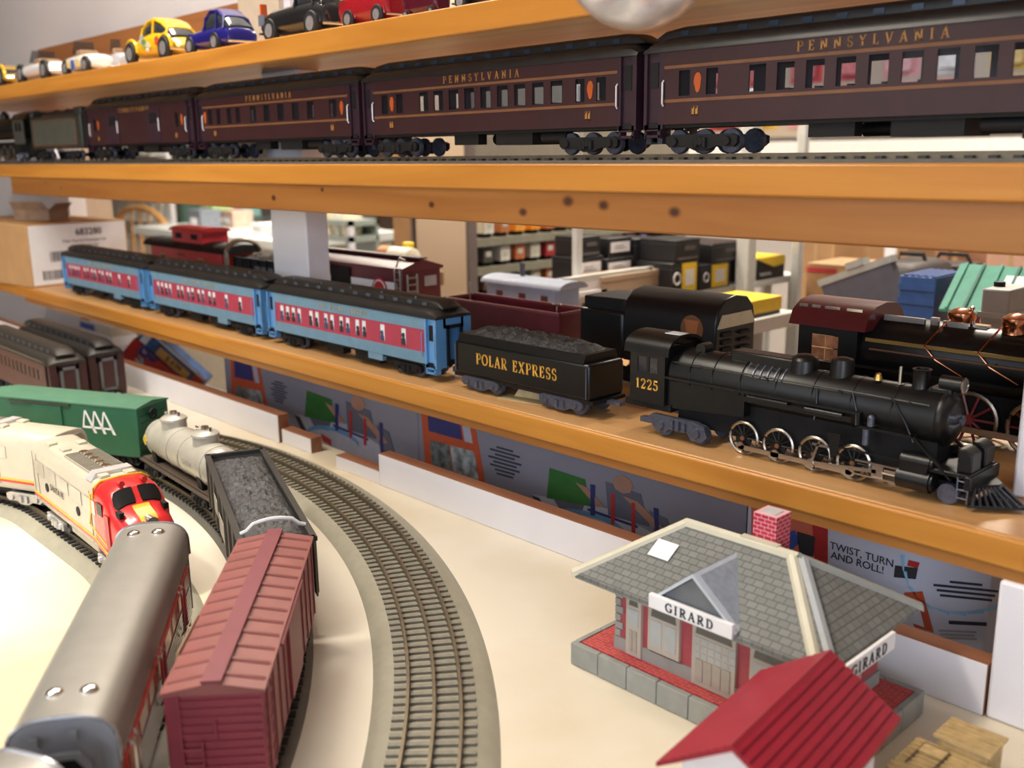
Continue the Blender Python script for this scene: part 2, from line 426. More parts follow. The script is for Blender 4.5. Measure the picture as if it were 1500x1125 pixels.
# ceiling lamps (tube fixtures)
tube_m = emit('lamp_tube', (1.0, 0.90, 0.74), 6.0)
def ceiling_lamp(x, y, power, label):
    t = thing('ceiling_lamp', label, 'lamp', (x, y, RZ - 0.10), 0, 'tube lamps under the ceiling')
    part('housing', MB().prism([(-.09, .10), (.09, .10), (.13, .03), (-.13, .03)], -.62, .62, 'xz'), frame_m, t)
    for s in (-1, 1):
        part('tube', MB().cyl((s * .055, -.6, .012), (s * .055, .6, .012), .016), tube_m, t)
    a = area('lamp_light', (x, y, RZ - 0.13), (x, y, 0), 0.25, 1.2, power, (1.0, 0.90, 0.76)); return t
ceiling_lamp(-1.25, -0.30, 30, 'white tube lamp fixed to the ceiling over the train layout')
ceiling_lamp(-3.6, 2.2, 75, 'white tube lamp fixed to the ceiling deep in the shop')
ceiling_lamp(-1.7, 1.12, 34, 'white tube lamp fixed to the ceiling just behind the shelves')  # added to brighten the cream end panel and the back row
ceiling_lamp(-1.0, 2.7, 60, 'white tube lamp fixed to the ceiling above the black boxes')

# added, unseen lamp that pools light on the left half of the layout
pl_ = thing('added_lamp', 'pendant lamp with a deep metal shade hanging over the left of the layout', 'lamp', (-1.12, -0.08, 2.02))
part('shade', MB().lathe([(.03, .20), (.05, .19), (.13, .0), (.127, .0), (.047, .187), (.001, .188)], (0, 0, 0), 'z', 28), M('shade_metal', (.3, .3, .3), .4, metal=.8), pl_)
part('bulb', MB().ball((0, 0, .10), .03), tube_m, pl_); part('cord', MB().cyl((0, 0, .2), (0, 0, RZ - 2.02), .004, n=8), frame_m, pl_)
sl_ = bpy.data.lights.new('added_lamp_light', 'SPOT'); sl_.energy = 42; sl_.color = (1.0, .90, .74); sl_.spot_size = math.radians(74); sl_.spot_blend = .8; sl_.shadow_soft_size = .04
so_ = bpy.data.objects.new('added_lamp_light', sl_); COL.objects.link(so_); so_.location = (-1.12, -.08, 2.01)
# ------------------------------------------------------------------ shelves
def knot(px, py, r): p = ony(px, py, SY); return (p.x, SY, p.z, r)
w_beam = wood('pine_beam', (0.27, 0.098, 0.020), (0.35, 0.143, 0.032),  # darker than the shelf pine: the beam's shade is put into its colour
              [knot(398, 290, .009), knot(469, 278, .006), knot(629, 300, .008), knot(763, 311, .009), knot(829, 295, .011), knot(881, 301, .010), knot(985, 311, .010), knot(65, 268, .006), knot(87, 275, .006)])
def shelf(name, label, ztop, zbot, x0, x1, mat_front, lip=0.0):
    t = thing(name, label, 'shelf', (0, 0, 0))
    part('board', MB().box(x0, x1, SY + .006, SB, zbot, ztop), w_top, t, bevel=.002)
    return t
sh = shelf('wall_shelf', 'orange pine shelf carrying the blue and black steam train', LS, LS - .022, -2.9, 0.7, None)
part('front_edge', MB().box(-2.9, 0.7, SY, SY + .006, LS - .0235, LS), w_shelf, sh, bevel=.0025)
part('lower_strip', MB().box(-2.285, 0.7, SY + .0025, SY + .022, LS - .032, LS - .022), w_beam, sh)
sh = shelf('wall_shelf', 'orange pine shelf carrying the dark maroon passenger train', MS, MS - .024, -2.9, 0.7, None)
part('front_edge', MB().box(-2.9, 0.7, SY, SY + .006, MS - .026, MS), w_shelf, sh, bevel=.002)
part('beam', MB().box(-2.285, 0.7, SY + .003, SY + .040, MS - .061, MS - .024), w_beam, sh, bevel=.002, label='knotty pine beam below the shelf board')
sh = shelf('wall_shelf', 'orange pine shelf at the top carrying the toy cars', TS, TS - .026, -2.9, 0.7, None)
part('front_edge', MB().box(-2.9, 0.7, SY, SY + .006, TS - .028, TS), w_shelf, sh, bevel=.002)
# wooden backing board behind the toy cars
solo('backing_board', MB().box(-2.72, -1.668, .945, .963, TS, TS + .12), wood('dark_pine', (0.24, 0.09, 0.03), (0.33, 0.14, 0.05)), 'brown board standing on edge behind the toy cars', 'board')
# posts
def post(x0, x1, y0, y1, z0, z1, label):
    return solo('shelf_post', MB().box(x0, x1, y0, y1, z0, z1), white_paint, label, 'post', bevel=.0025)
post(-1.395, -1.294, .806, .845, LS, MS - .024, 'white wooden post between the lower and middle shelf, behind the blue coaches')
post(-1.395, -1.294, .806, .845, MS, TS - .026, 'white wooden post between the middle and top shelf, behind the maroon coaches')
post(-.268, -.167, .797, .836, LS, MS - .024, 'white wooden post beside the cowcatcher of the black steam engine')
post(-.238, -.137, .703, .742, TZ, LS - .032, 'white wooden post standing on the layout table under the shelf')

# ------------------------------------------------------------------ layout table
m, nt, b = _new('layout_table_top'); N = nt.nodes; L = nt.links
tc = N.new('ShaderNodeTexCoord'); n1 = N.new('ShaderNodeTexNoise'); n1.inputs['Scale'].default_value = 3.2; n1.inputs['Detail'].default_value = 6
L.new(tc.outputs['Object'], n1.inputs['Vector'])
cr = N.new('ShaderNodeValToRGB')
cr.color_ramp.elements[0].position = 0.35; cr.color_ramp.elements[0].color = (0.60, 0.50, 0.34, 1)
cr.color_ramp.elements[1].position = 0.62; cr.color_ramp.elements[1].color = (0.76, 0.71, 0.61, 1)
L.new(n1.outputs['Fac'], cr.inputs['Fac']); L.new(cr.outputs['Color'], b.inputs['Base Color'])
b.inputs['Roughness'].default_value = 0.42
n2 = N.new('ShaderNodeTexNoise'); n2.inputs['Scale'].default_value = 60; L.new(tc.outputs['Object'], n2.inputs['Vector'])
bp = N.new('ShaderNodeBump'); bp.inputs['Strength'].default_value = 0.08; bp.inputs['Distance'].default_value = .002
L.new(n2.outputs['Fac'], bp.inputs['Height']); L.new(bp.outputs['Normal'], b.inputs['Normal'])
tab = thing('layout_table', 'cream painted table top carrying the train layout', 'table', (0, 0, 0))
part('table_top', MB().box(-2.75, 0.6, -0.75, 0.755, TZ - .022, TZ), m, tab)
for (x, y) in [(-2.65, -.68), (.5, -.68), (-2.65, .70), (.5, .70)]:
    part('leg', MB().box(x - .04, x + .04, y - .04, y + .04, 0, TZ - .022), white_paint, tab)
# fence strips along the table edge (white face, raw brown top and ends)
def strip(name, x0, x1, h, y0, label, yb=None):
    t = thing(name, label, 'board', (0, 0, 0))
    yb = yb or (y0 + .018)
    part('core', MB().box(x0, x1, y0 + .0008, yb, TZ, TZ + h), raw_wood, t)
    part('painted_face', MB().box(x0 + .0005, x1 - .0005, y0, y0 + .0008, TZ + .0005, TZ + h - .001), white_paint, t)
pxa = onz(413, 655, TZ).x
strip('edge_board', -2.7, -1.25, .042, .712, 'white faced edge board behind the silver tank car')
strip('edge_board', -0.99, -0.2395, .042, .703, 'white faced edge board running behind the station')
strip('edge_board', -1.248, -1.17, .022, .716, 'short low white strip left of the gap in the edge boards')
strip('edge_board', -1.09, -0.991, .018, .704, 'short low white strip right of the gap in the edge boards')

# ------------------------------------------------------------------ tracks
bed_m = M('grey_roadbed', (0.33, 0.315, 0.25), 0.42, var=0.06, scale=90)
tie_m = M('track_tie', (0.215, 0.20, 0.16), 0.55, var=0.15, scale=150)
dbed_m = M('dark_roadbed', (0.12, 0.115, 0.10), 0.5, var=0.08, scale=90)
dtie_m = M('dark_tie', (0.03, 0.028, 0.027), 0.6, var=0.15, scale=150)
rail_m = M('track_rail', (0.20, 0.165, 0.115), 0.4, metal=0.7, var=0.12, scale=80)
CX, CY = -1.17, -0.364
LCX, LCY = -1.17, 0.086
class Path:
    def __init__(self, arcs):   # arcs: (cx, cy, R, deg0, deg1), run one after another
        self.p = []
        for (cx, cy, R, a0, a1) in arcs:
            n = max(2, int(abs(a1 - a0) / 1.5))
            for k in range(n + 1):
                t = math.radians(a0 + (a1 - a0) * k / n)
                q = Vector((cx + R * math.cos(t), cy + R * math.sin(t)))
                if not self.p or (q - self.p[-1]).length > 1e-4: self.p.append(q)
        self.s = [0.0]
        for a, b in zip(self.p, self.p[1:]): self.s.append(self.s[-1] + (b - a).length)
    def at(self, s):
        for i in range(len(self.p) - 1):
            if s <= self.s[i + 1]:
                f = (s - self.s[i]) / (self.s[i + 1] - self.s[i]); d = (self.p[i + 1] - self.p[i]).normalized()
                return self.p[i].lerp(self.p[i + 1], f), d
        return self.p[-1], (self.p[-1] - self.p[-2]).normalized()
    def sweep(self, prof):
        secs = []; n = len(self.p)
        for i, q in enumerate(self.p):
            d = (self.p[min(i + 1, n - 1)] - self.p[max(i - 1, 0)]).normalized(); w = Vector((-d.y, d.x))
            secs.append([(q.x + w.x * a, q.y + w.y * a, z) for a, z in prof])
        return MB().loft(secs)
RT = 0.014           # rail top above the table
def track(name, label, path, bm_, tm_, group, hb=.048, tie=.031, g=.0200):
    t = thing(name, label, 'track', (0, 0, 0), 0, group)
    part('roadbed', path.sweep([(-hb, TZ + .0002), (hb, TZ + .0002), (hb - .010, TZ + .0075), (-hb + .010, TZ + .0075)]), bm_, t)
    for off in (-g, 0, g):
        part('rail', path.sweep([(off - .0016, TZ + .0075), (off + .0016, TZ + .0075), (off + .0012, TZ + RT), (off - .0012, TZ + RT)]), rail_m, t)
    tm = MB().box(-.0024, .0024, -tie, tie, TZ + .0070, TZ + .0096).mesh('tie', False)
    s = .01
    while s < path.s[-1]:
        q, d = path.at(s)
        link('tie', tm, tm_, t, (q.x, q.y, 0), (0, 0, math.atan2(d.y, d.x)))
        s += .0112
    return t
P1 = Path([(CX, CY, 1.010, 14, 90), (LCX, LCY, .560, 90, 172)])
P2 = Path([(CX, CY, .882, 22, 90), (LCX, LCY, .432, 90, 165)])
P3 = Path([(-1.003, -.151, .517, 4, 90), (LCX, LCY, .280, 90, 160)])
track('model_track', 'empty outermost curve of grey three-rail toy track', P1, bed_m, tie_m, 'toy track loops')
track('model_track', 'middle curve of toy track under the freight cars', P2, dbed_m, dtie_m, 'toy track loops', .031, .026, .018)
track('model_track', 'innermost curve of toy track under the silver passenger train', P3, bed_m, dtie_m, 'toy track loops', .042, .027, .018)
def on_path(path, s):
    q, d = path.at(s)
    return (q.x, q.y, TZ + RT), math.atan2(-d.y, -d.x)      # heading towards the path start (the near end)
def s_of(path, x, y):
    best = min(range(len(path.p)), key=lambda i: (path.p[i].x - x) ** 2 + (path.p[i].y - y) ** 2)
    return path.s[best]
# ------------------------------------------------------------------ rolling stock components (x = length, z = 0 at the rail)
_wheel_cache = {}
def wheel_mesh(r, w=.006):
    k = (round(r, 4), w)
    if k not in _wheel_cache:
        _wheel_cache[k] = MB().lathe([(r * .2, -w / 2), (r * .95, -w / 2), (r, -w / 2 + .001), (r, w / 2 - .001), (r * .8, w / 2), (r * .72, w / 2 - .0012), (r * .3, w / 2 - .0012), (r * .25, w / 2)], (0, 0, 0), 'y', 16).mesh('wheel')
    return _wheel_cache[k]
def truck(parent, x, mat, r=.009, axles=2, wb=.036, gauge=.034, fy=.021, wheelmat=None, z0=0.0):
    ln = wb / 2 + r * 0.9
    mb = MB()
    for s in (-1, 1):
        y0, y1 = sorted((s * fy, s * (fy + .004)))
        zc = r + z0
        mb.prism([(-ln, zc - .002), (-ln + .004, zc - .005), (-ln * .45, zc - .004), (-.006, zc - .008), (.006, zc - .008), (ln * .45, zc - .004), (ln - .004, zc - .005), (ln, zc - .002), (ln, zc + .004), (ln - .006, zc + .006), (-ln + .006, zc + .006), (-ln, zc + .004)], y0, y1, 'xz')
        for a in range(axles):
            xa = -wb / 2 + wb * a / (axles - 1)
            mb.cyl((xa, y0 if s < 0 else y1, zc), (xa, (y0 - .0022) if s < 0 else (y1 + .0022), zc), .0042, .0034, 10)
        for k in (-1, 1):
            mb.cyl((k * .0045, s * (fy + .0045), zc - .005), (k * .0045, s * (fy + .0045), zc + .003), .0026, n=8)
    mb.box(-.006, .006, -fy - .002, fy + .002, r - .003 + z0, r + .004 + z0)
    t = part('truck', mb, mat, parent, loc=(x, 0, 0))
    for a in range(axles):
        xa = -wb / 2 + wb * a / (axles - 1)
        for s in (-1, 1):
            link('wheel', wheel_mesh(r), wheelmat or gunmetal, t, (xa, s * gauge / 2, r + z0))
    return t
def coupler(parent, x, s, z=.016, mat=None):
    mb = MB(); mb.box(min(x, x + s * .010), max(x, x + s * .010), -.003, .003, z - .003, z + .003)
    mb.prism([(x + s * .008, -.006), (x + s * .014, -.006), (x + s * .015, .003), (x + s * .008, .006)], z - .005, z + .005, 'xy')
    return part('coupler', mb, mat or gunmetal, parent)
def ladder(mb, x, y, z0, z1, w=.010, n=5, along='x', r=.0007):
    for s in (-1, 1):
        p = (x + s * w / 2, y) if along == 'x' else (x, y + s * w / 2)
        mb.cyl((p[0], p[1], z0), (p[0], p[1], z1), r, n=5)
    for k in range(n):
        z = z0 + (z1 - z0) * (k + .5) / n
        a = (x - w / 2, y, z) if along == 'x' else (x, y - w / 2, z)
        b = (x + w / 2, y, z) if along == 'x' else (x, y + w / 2, z)
        mb.cyl(a, b, r, n=5)
    return mb
def arch(w, zb, zt, n=14, p=2.2):
    """arched roof section in yz from -w..w, springing at zb, crown at zt"""
    return [(w * math.copysign(abs(math.cos(t)) ** (2 / p), math.cos(t)), zb + (zt - zb) * (math.sin(t) ** (2 / p))) for t in [PI * k / n for k in range(n + 1)]]

def heavy_coach(root, L_, W, zb, zt, zr, body, roof, win, wz, band=None, endmat=None, lit=None, truckmat=None, axles=3, tr=.009, glassmat=None,
                strips=(), skylights=True, roofrib=None, vest=.022, steps=True, far_windows=True, z0=0.0):
    """heavyweight coach. win: list of (xa, xb) window spans measured from the coach centre; wz: (za, zb)"""
    h = L_ / 2; w = W / 2; t = .0016
    xi0, xi1 = -h + vest, h - vest
    holes = [(a, b, wz[0], wz[1]) for a, b in win]
    for s, nm in ((-1, 'side_panel'), (1, 'side_panel')):
        y0, y1 = sorted((s * w, s * (w - t)))
        mb = MB()
        if band and s < 0:
            za, zb_ = band[0]
            mb.box(xi0, xi1, y0, y1, zb, za); mb.box(xi0, xi1, y0, y1, zb_, zt)
            part('window_band', MB().wall(xi0, xi1, za, zb_, y0 + (.0003 if s < 0 else 0), y1, holes), band[1], root)
        else:
            mb.wall(xi0, xi1, zb, zt, y0, y1, holes if (far_windows or s < 0) else [])
        part(nm, mb, body, root)
        if s < 0 or far_windows:
            for (a, b) in win:
                part('window_pane', MB().box(a, b, s * (w - t) - .0004, s * (w - t) + .0004, wz[0], wz[1]), glassmat or window_glass, root, smooth=False)
    em = endmat or body
    for s in (-1, 1):
        xa, xb = sorted((s * (h - vest), s * h))
        # vestibule: corner posts, door recess, end wall
        mb = MB()
        for q in (-1, 1):
            mb.box(xa, xa + .0035, *sorted((q * w, q * (w - .012))), zb - .004, zt)
            mb.box(xb - .005, xb, *sorted((q * w, q * (w - .016))), zb - .004, zt)
            mb.box(xa + .0035, xb - .005, *sorted((q * (w - .003), q * (w - .006))), zb, zt)
        mb.box(*sorted((s * (h - .003), s * h)), -w + .012, w - .012, zt - .012, zt)
        mb.box(*sorted((s * (h - .012), s * (h - .0105))), -w + .012, w - .012, zb, zt - .01)
        part('vestibule', mb, em, root)
        dm = MB()
        for q in (-1, 1):
            dm.box(xa + .006, xb - .0075, *sorted((q * (w - .0022), q * (w - .0030))), zb + (zt - zb) * .52, zt - .008)
        part('vestibule_window', dm, blackm, root)
        if steps:
            sm = MB()
            for q in (-1, 1):
                sm.box(xa + .002, xb - .003, *sorted((q * w, q * (w - .009))), zb - .0115, zb - .009)
                sm.box(xa + .002, xb - .003, *sorted((q * w, q * (w - .012))), zb - .0055, zb - .004)
                sm.box(xa + .001, xa + .0035, *sorted((q * w, q * (w - .009))), zb - .012, zb)
                sm.box(xb - .005, xb - .0025, *sorted((q * w, q * (w - .009))), zb - .012, zb)
            part('steps', sm, em, root)
        dp = MB(); dx = sorted((s * h, s * (h + .003)))
        dp.box(*dx, -.012, -.009, zb - .002, zt - .008); dp.box(*dx, .009, .012, zb - .002, zt - .008); dp.box(*dx, -.012, .012, zt - .012, zt - .008)
        part('diaphragm', dp, blackm, root)
        coupler(root, s * h, s, .014)
    part('floor_pan', MB().box(-h + .004, h - .004, -w + .002, w - .002, zb - .003, zb + .002), blackm, root)
    # roof: lower arch with raised clerestory, rounded at the ends
    zc = zt + (zr - zt) * .55
    secs = []
    for x, k in ((-h - .001, .35), (-h + .006, .8), (-h + .02, 1.0), (h - .02, 1.0), (h - .006, .8), (h + .001, .35)):
        pts = [(x, -w - .001, zt), (x, -w * .98, zt + (zc - zt) * .55 * k), (x, -w * .82, zt + (zc - zt) * .85 * k), (x, -w * .55, zt + (zc - zt) * 1.0 * k),
               (x, w * .55, zt + (zc - zt) * 1.0 * k), (x, w * .82, zt + (zc - zt) * .85 * k), (x, w * .98, zt + (zc - zt) * .55 * k), (x, w + .001, zt)]
        secs.append(pts)
    rf = part('roof', MB().loft(secs), roof, root)
    cm = []
    for x, k in ((-h + .002, .15), (-h + .012, .8), (-h + .03, 1.0), (h - .03, 1.0), (h - .012, .8), (h - .002, .15)):
        zz = zc - .001
        pts = [(x, -w * .52, zz)] + [(x, y, zz + (z - zz) * k) for y, z in arch(w * .54, zc + (zr - zc) * .5, zr, 8)][::-1] + [(x, w * .52, zz)]
        cm.append(pts)
    part('clerestory', MB().loft(cm), roof, rf)
    if skylights:
        sk = MB(); n = max(5, int(L_ / .032)); x = -h + .035
        for k in range(n):
            xx = -h + .035 + (L_ - .07) * k / (n - 1)
            for q in (-1, 1):
                sk.box(xx - .0045, xx + .0045, *sorted((q * w * .515, q * (w * .515 + .0015))), zc + .0008, zc + (zr - zc) * .5)
        part('clerestory_windows', sk, roofrib or gunmetal, rf)
    for (za, zb_, mt) in strips:
        for s in (-1, 1):
            part('stripe', MB().box(xi0 + .001, xi1 - .001, *sorted((s * w, s * (w + .0003))), za, zb_), mt, root)
    # underframe gear
    ug = MB(); ug.box(-.05, -.01, -w * .8, -w * .35, zb - .014, zb - .002); ug.box(.02, .075, -w * .85, w * .8, zb - .015, zb - .002)
    ug.cyl((-.02, w * .5, zb - .008), (.05, w * .5, zb - .008), .006); ug.cyl((.085, -w * .55, zb - .008), (.12, -w * .55, zb - .008), .0065)
    part('underframe', ug, blackm, root)
    for s in (-1, 1):
        truck(root, s * (h - .062), truckmat or blackm, tr, axles, .056 if axles == 3 else .038, fy=.0215, z0=z0)
    return root

# ------------------------------------------------------------------ blue coaches on the lower shelf
blue = M('coach_blue', (0.145, 0.275, 0.385), 0.42, var=0.05)
bluev = M('vestibule_blue', (0.10, 0.29, 0.58), 0.32, var=0.06, coat=0.3)
redband = M('red_band', (0.42, 0.045, 0.085), 0.45, var=0.06)
roofdark = M('dark_roof', (0.018, 0.016, 0.015), 0.45, var=0.15)
frost = M('frosted_pane', (0.82, 0.84, 0.86), 0.5, var=0.05)
PY = .763
wins = []
for x0, n, st in ((-.160, 4, .0155), (-.083, 2, .0150), (-.046, 2, .0150), (-.009, 2, .0150), (.028, 2, .0150)):
    for k in range(n): wins.append((x0 + k * st, x0 + k * st + .0095))
wins += [(.083, .093), (.127, .137)]
def polar_coach(cx, label):
    r = thing('passenger_coach', label, 'train car', (cx, PY, LS), 0, 'blue coaches on the lower shelf')
    heavy_coach(r, .392, .056, .021, .077, .099, blue, roofdark, wins, (.039, .060), band=((.035, .063), redband), endmat=bluev, glassmat=frost, axles=2, tr=.0105)
    for i, (a, b) in enumerate(wins):
        xm = (a + b) / 2 + random.uniform(-.0012, .0012); z = .039; y = -.0282
        mb = MB()
        hh = random.uniform(.012, .016)
        mb.prism([(xm - .0034, z), (xm + .0038, z), (xm + .0034, z + hh * .48), (xm + .001, z + hh * .62), (xm - .001, z + hh * .62), (xm - .003, z + hh * .45)], y, y + .0008, 'xz')
        mb.prism([(xm + .0026 * math.cos(t), z + hh * .80 + .0031 * math.sin(t)) for t in [2 * PI * k / 10 for k in range(10)]], y, y + .0008, 'xz')
        part('passenger_print', mb, ink if i % 3 else M('navy_ink', (.06, .07, .16), .6), r, label='dark seated figure printed on a window')
    part('lettering', serif('THE  POLAR  EXPRESS', .006, .16, .35), M('pale_gold', (.50, .42, .22), .5), r, loc=(0.0, -.0283, .0675))
    part('battery_box', MB().box(.055, .086, -.0275, -.015, .012, .021), blue, r)
    hr = MB()
    for s in (-1, 1):
        for q in (.1705, .1955):
            hr.tube([(s * q, -.029, .03), (s * q, -.0298, .032), (s * q, -.0298, .058), (s * q, -.029, .06)], .0006, 5)
    part('handrail', hr, bluev, r)
    rv = MB()
    for k in range(5): rv.cyl((-.14 + .07 * k, -.012, .091), (-.14 + .07 * k, -.012, .099), .0022, .0015, 8)
    part('roof_vents', rv, gunmetal, r)
    return r
polar_coach(-1.103, 'light blue coach with red window band coupled behind the black tender')
polar_coach(-1.512, 'middle light blue coach with red window band, between two others')
polar_coach(-1.921, 'light blue coach at the tail, in front of the white-labelled carton')

# ------------------------------------------------------------------ black tender and engine
coal_m = M('coal', (0.022, 0.021, 0.022), 0.55, var=0.5, scale=220, bump=1.0, bscale=260)
def coal_heap(L_, W, z, hgt, nx=40, ny=14, seed=1, rough=.003, edge=.6):
    rnd = random.Random(seed); mb = MB(); vs_ = []
    for i in range(nx + 1):
        for j in range(ny + 1):
            u = i / nx * 2 - 1; v = j / ny * 2 - 1
            e = (1 - abs(u) ** 6) * (1 - abs(v) ** 3)
            hh = hgt * e + rnd.uniform(-rough, rough) * (0.3 + .7 * e)
            vs_.append((u * L_ / 2, v * W / 2, z + max(hh, 0) if 0 < i < nx and 0 < j < ny else z))
    fs_ = [(i * (ny + 1) + j, (i + 1) * (ny + 1) + j, (i + 1) * (ny + 1) + j + 1, i * (ny + 1) + j + 1) for i in range(nx) for j in range(ny)]
    return mb.add(vs_, fs_)
t = thing('steam_tender', 'black tender full of coal with gold lettering on its side', 'train car', (-.768, PY, LS))
part('body', MB().box(-.106, .106, -.027, .027, .019, .058), locob, t, bevel=.003)
cp = MB(); cp.prism([(-.027, .0575), (.027, .0575), (.0235, .0665), (-.0235, .0665)], -.100, .098, 'yz'); part('flared_rim', cp, locob, t)
part('coal_load', coal_heap(.188, .046, .0655, .009, seed=3), coal_m, t)
part('deck', MB().box(-.108, .110, -.026, .026, .0155, .0195), blackm, t)
part('lettering', serif('POLAR EXPRESS', .0125, .17, .16, xs=.92), gold_paint, t, loc=(-.004, -.0271, .0345), label='gold serif lettering')
rl = MB()
for s in (-1, 1):
    rl.tube([(.103, s * .0285, .022), (.103, s * .0285, .054)], .0008, 6); rl.tube([(-.103, s * .0285, .022), (-.103, s * .0285, .054)], .0008, 6)
part('handrail', rl, gunmetal, t)
for s in (-1, 1): truck(t, s * .064, gunmetal, .0115, 2, .042, fy=.0225)
coupler(t, -.106, -1)
part('drawbar', MB().box(.105, .128, -.004, .004, .014, .018), gunmetal, t)

eng = thing('steam_engine', 'black toy steam engine numbered 1225 with cowcatcher and silver rods', 'train engine', (-.43, PY, LS))
bz = .063; br = .0215
part('boiler', MB().lathe([(.0225, -.135), (.0235, -.134), (.0235, -.055), (.0220, -.045), (.0218, .118), (.0205, .120)], (0, 0, bz), 'x', 28), locob, eng)
sb_ = part('smokebox_front', MB().lathe([(.0218, .119), (.0226, .121), (.0218, .124), (.0170, .126), (.0155, .1285), (.008, .131), (.001, .1315)], (0, 0, bz), 'x', 24), locob, eng)
part('number_plate', MB().cyl((.130, 0, bz), (.1335, 0, bz), .004, n=12), gunmetal, sb_)
hinge = MB(); hinge.box(.128, .1325, -.015, -.003, bz - .003, bz - .001); hinge.box(.128, .1325, -.015, -.003, bz + .004, bz + .006); part('door_hinge', hinge, gunmetal, sb_)
bands = MB()
for x in (-.110, -.085, -.055, -.02, .015, .05, .085): bands.ring((x, 0, bz), .0238 if x < -.05 else .0220, .0006, 'x', 28, 5)
part('boiler_bands', bands, locob, eng)
# firebox flank and cab
part('firebox', MB().prism([(-.135, .030), (-.05, .036), (-.05, .062), (-.135, .062)], -.0225, .0225, 'xz'), locob, eng)
cab = MB()
for s in (-1, 1):
    y0, y1 = sorted((s * .027, s * .0252))
    cab.wall(-.178, -.136, .032, .082, y0, y1, [(-.169, -.158, .062, .077), (-.155, -.145, .062, .077)])
cab.box(-.138, -.136, -.0252, .0252, .032, .088)
cabo = part('cab', cab, locob, eng)
rs = [(-.0285, .080)] + [(-.0285 * math.cos(PI * k / 12), .082 + .017 * math.sin(PI * k / 12) ** .8) for k in range(1, 12)] + [(.0285, .080), (.027, .080)] + [(.027 * math.cos(PI * k / 12), .080 + .016 * math.sin(PI * k / 12) ** .8) for k in range(1, 12)] + [(-.027, .080)]
part('cab_roof', MB().prism(rs, -.185, -.131, 'yz'), locob, eng)
part('roof_tag', MB().box(-.150, -.132, -.010, .004, .0988, .0993), paper, eng, label='small white paper tag on the cab roof')
part('cab_window', MB().box(-.169, -.145, -.0262, -.0258, .062, .077), glass('smoky_pane', (.5, .5, .5), .6), cabo)
part('cab_number', serif('1225', .0095, .19, .16), gold_paint, eng, loc=(-.157, -.0271, .0455), label='gold number')
part('cab_deck', MB().box(-.186, -.13, -.024, .024, .026, .033), blackm, eng)
# top fittings
part('dome', MB().lathe([(.0135, .074), (.0125, .090), (.0115, .094), (.007, .0965), (.001, .0972)], (-.005, 0, 0), 'z', 18).box(-.075, -.003, -.010, .010, .078, .0925), locob, eng, bevel=.002, label='long sand dome')
part('dome', MB().lathe([(.0105, .076), (.0098, .094), (.0088, .0975), (.004, .099), (.001, .0992)], (.030, 0, 0), 'z', 18), locob, eng, label='round steam dome')
part('smokestack', MB().lathe([(.0085, .080), (.0065, .086), (.0065, .0975), (.0075, .099), (.0055, .0992), (.005, .092)], (.098, 0, 0), 'z', 18), locob, eng)
part('stack_ring', MB().box(.108, .125, -.008, .008, .083, .0875), locob, eng, bevel=.001)
bell = part('bell', MB().lathe([(.0038, .0855), (.0032, .0875), (.0022, .0905), (.0006, .0915)], (.064, -.004, 0), 'z', 12), brass, eng, label='small brass bell')
part('whistle', MB().cyl((.082, -.003, .083), (.082, -.003, .099), .0014, n=8), nickel, eng)
part('generator', MB().cyl((-.110, -.007, .088), (-.110, .007, .088), .0055, n=14).box(-.118, -.104, -.006, .006, .080, .086), locob, eng)
pv = MB()
for k in range(6):
    for s in (-1, 1):
        pts = [(-.052 + k * .0072, s * (.0222 * math.cos(a)), bz + .0222 * math.sin(a)) for a in [math.radians(d) for d in (30, 42, 54, 66)]]
        pv.tube(pts, .0011, 6)
part('washout_plugs', pv, gunmetal, eng)
pp = MB()
for s in (-1, 1):
    pp.tube([(-.13, s * .0235, .076), (.045, s * .0222, .0765), (.115, s * .0215, .076)], .0007, 6)
    for x in (-.1, -.03, .04, .1): pp.cyl((x, s * .020, .0755), (x, s * .0235, .0762), .0009, n=6)
    pp.tube([(.052, s * .0225, .076), (.056, s * .0222, .062), (.058, s * .025, .05)], .0009, 6)
    pp.tube([(.020, s * .0222, .074), (.021, s * .0232, .06), (.021, s * .026, .048)], .0009, 6)
    pp.tube([(.085, s * .0225, .078), (.098, s * .0238, .060), (.106, s * .024, .045)], .0008, 6)
part('handrails_and_pipes', pp, locob, eng)
# running board
rb = MB()
for s in (-1, 1):
    y0, y1 = sorted((s * .0195, s * .0275))
    rb.box(-.136, .060, y0, y1, .0595, .0615)
    rb.prism([(.060, .0615), (.060, .050), (.062, .050), (.062, .0615)], y0, y1, 'xz')
    rb.box(.060, .107, y0, y1, .049, .051)
    rb.prism([(.105, .051), (.107, .051), (.139, .022), (.137, .022)], *sorted((s * .024, s * .0275)), 'xz')
    rb.box(-.05, .055, *sorted((s * .0265, s * .0272)), .052, .0565)
part('running_board', rb, locob, eng)
tk = MB()
for s in (-1, 1):
    tk.cyl((-.045, s * .023, .0555), (-.005, s * .023, .0555), .0042, n=12); tk.cyl((.012, s * .023, .0545), (.046, s * .023, .0545), .0046, n=12)
part('air_tanks', tk, locob, eng)
part('frame', MB().box(-.13, .12, -.012, .012, .014, .045), blackm, eng)
ap = MB()
for s in (-1, 1):
    ap.cyl((.071, s * .0255, .052), (.071, s * .0255, .0575), .003, n=10); ap.cyl((.068, s * .0265, .036), (.068, s * .0265, .049), .0028, n=10); ap.ball((.071, s * .0255, .0585), .003)
part('lubricators', ap, gunmetal, eng)
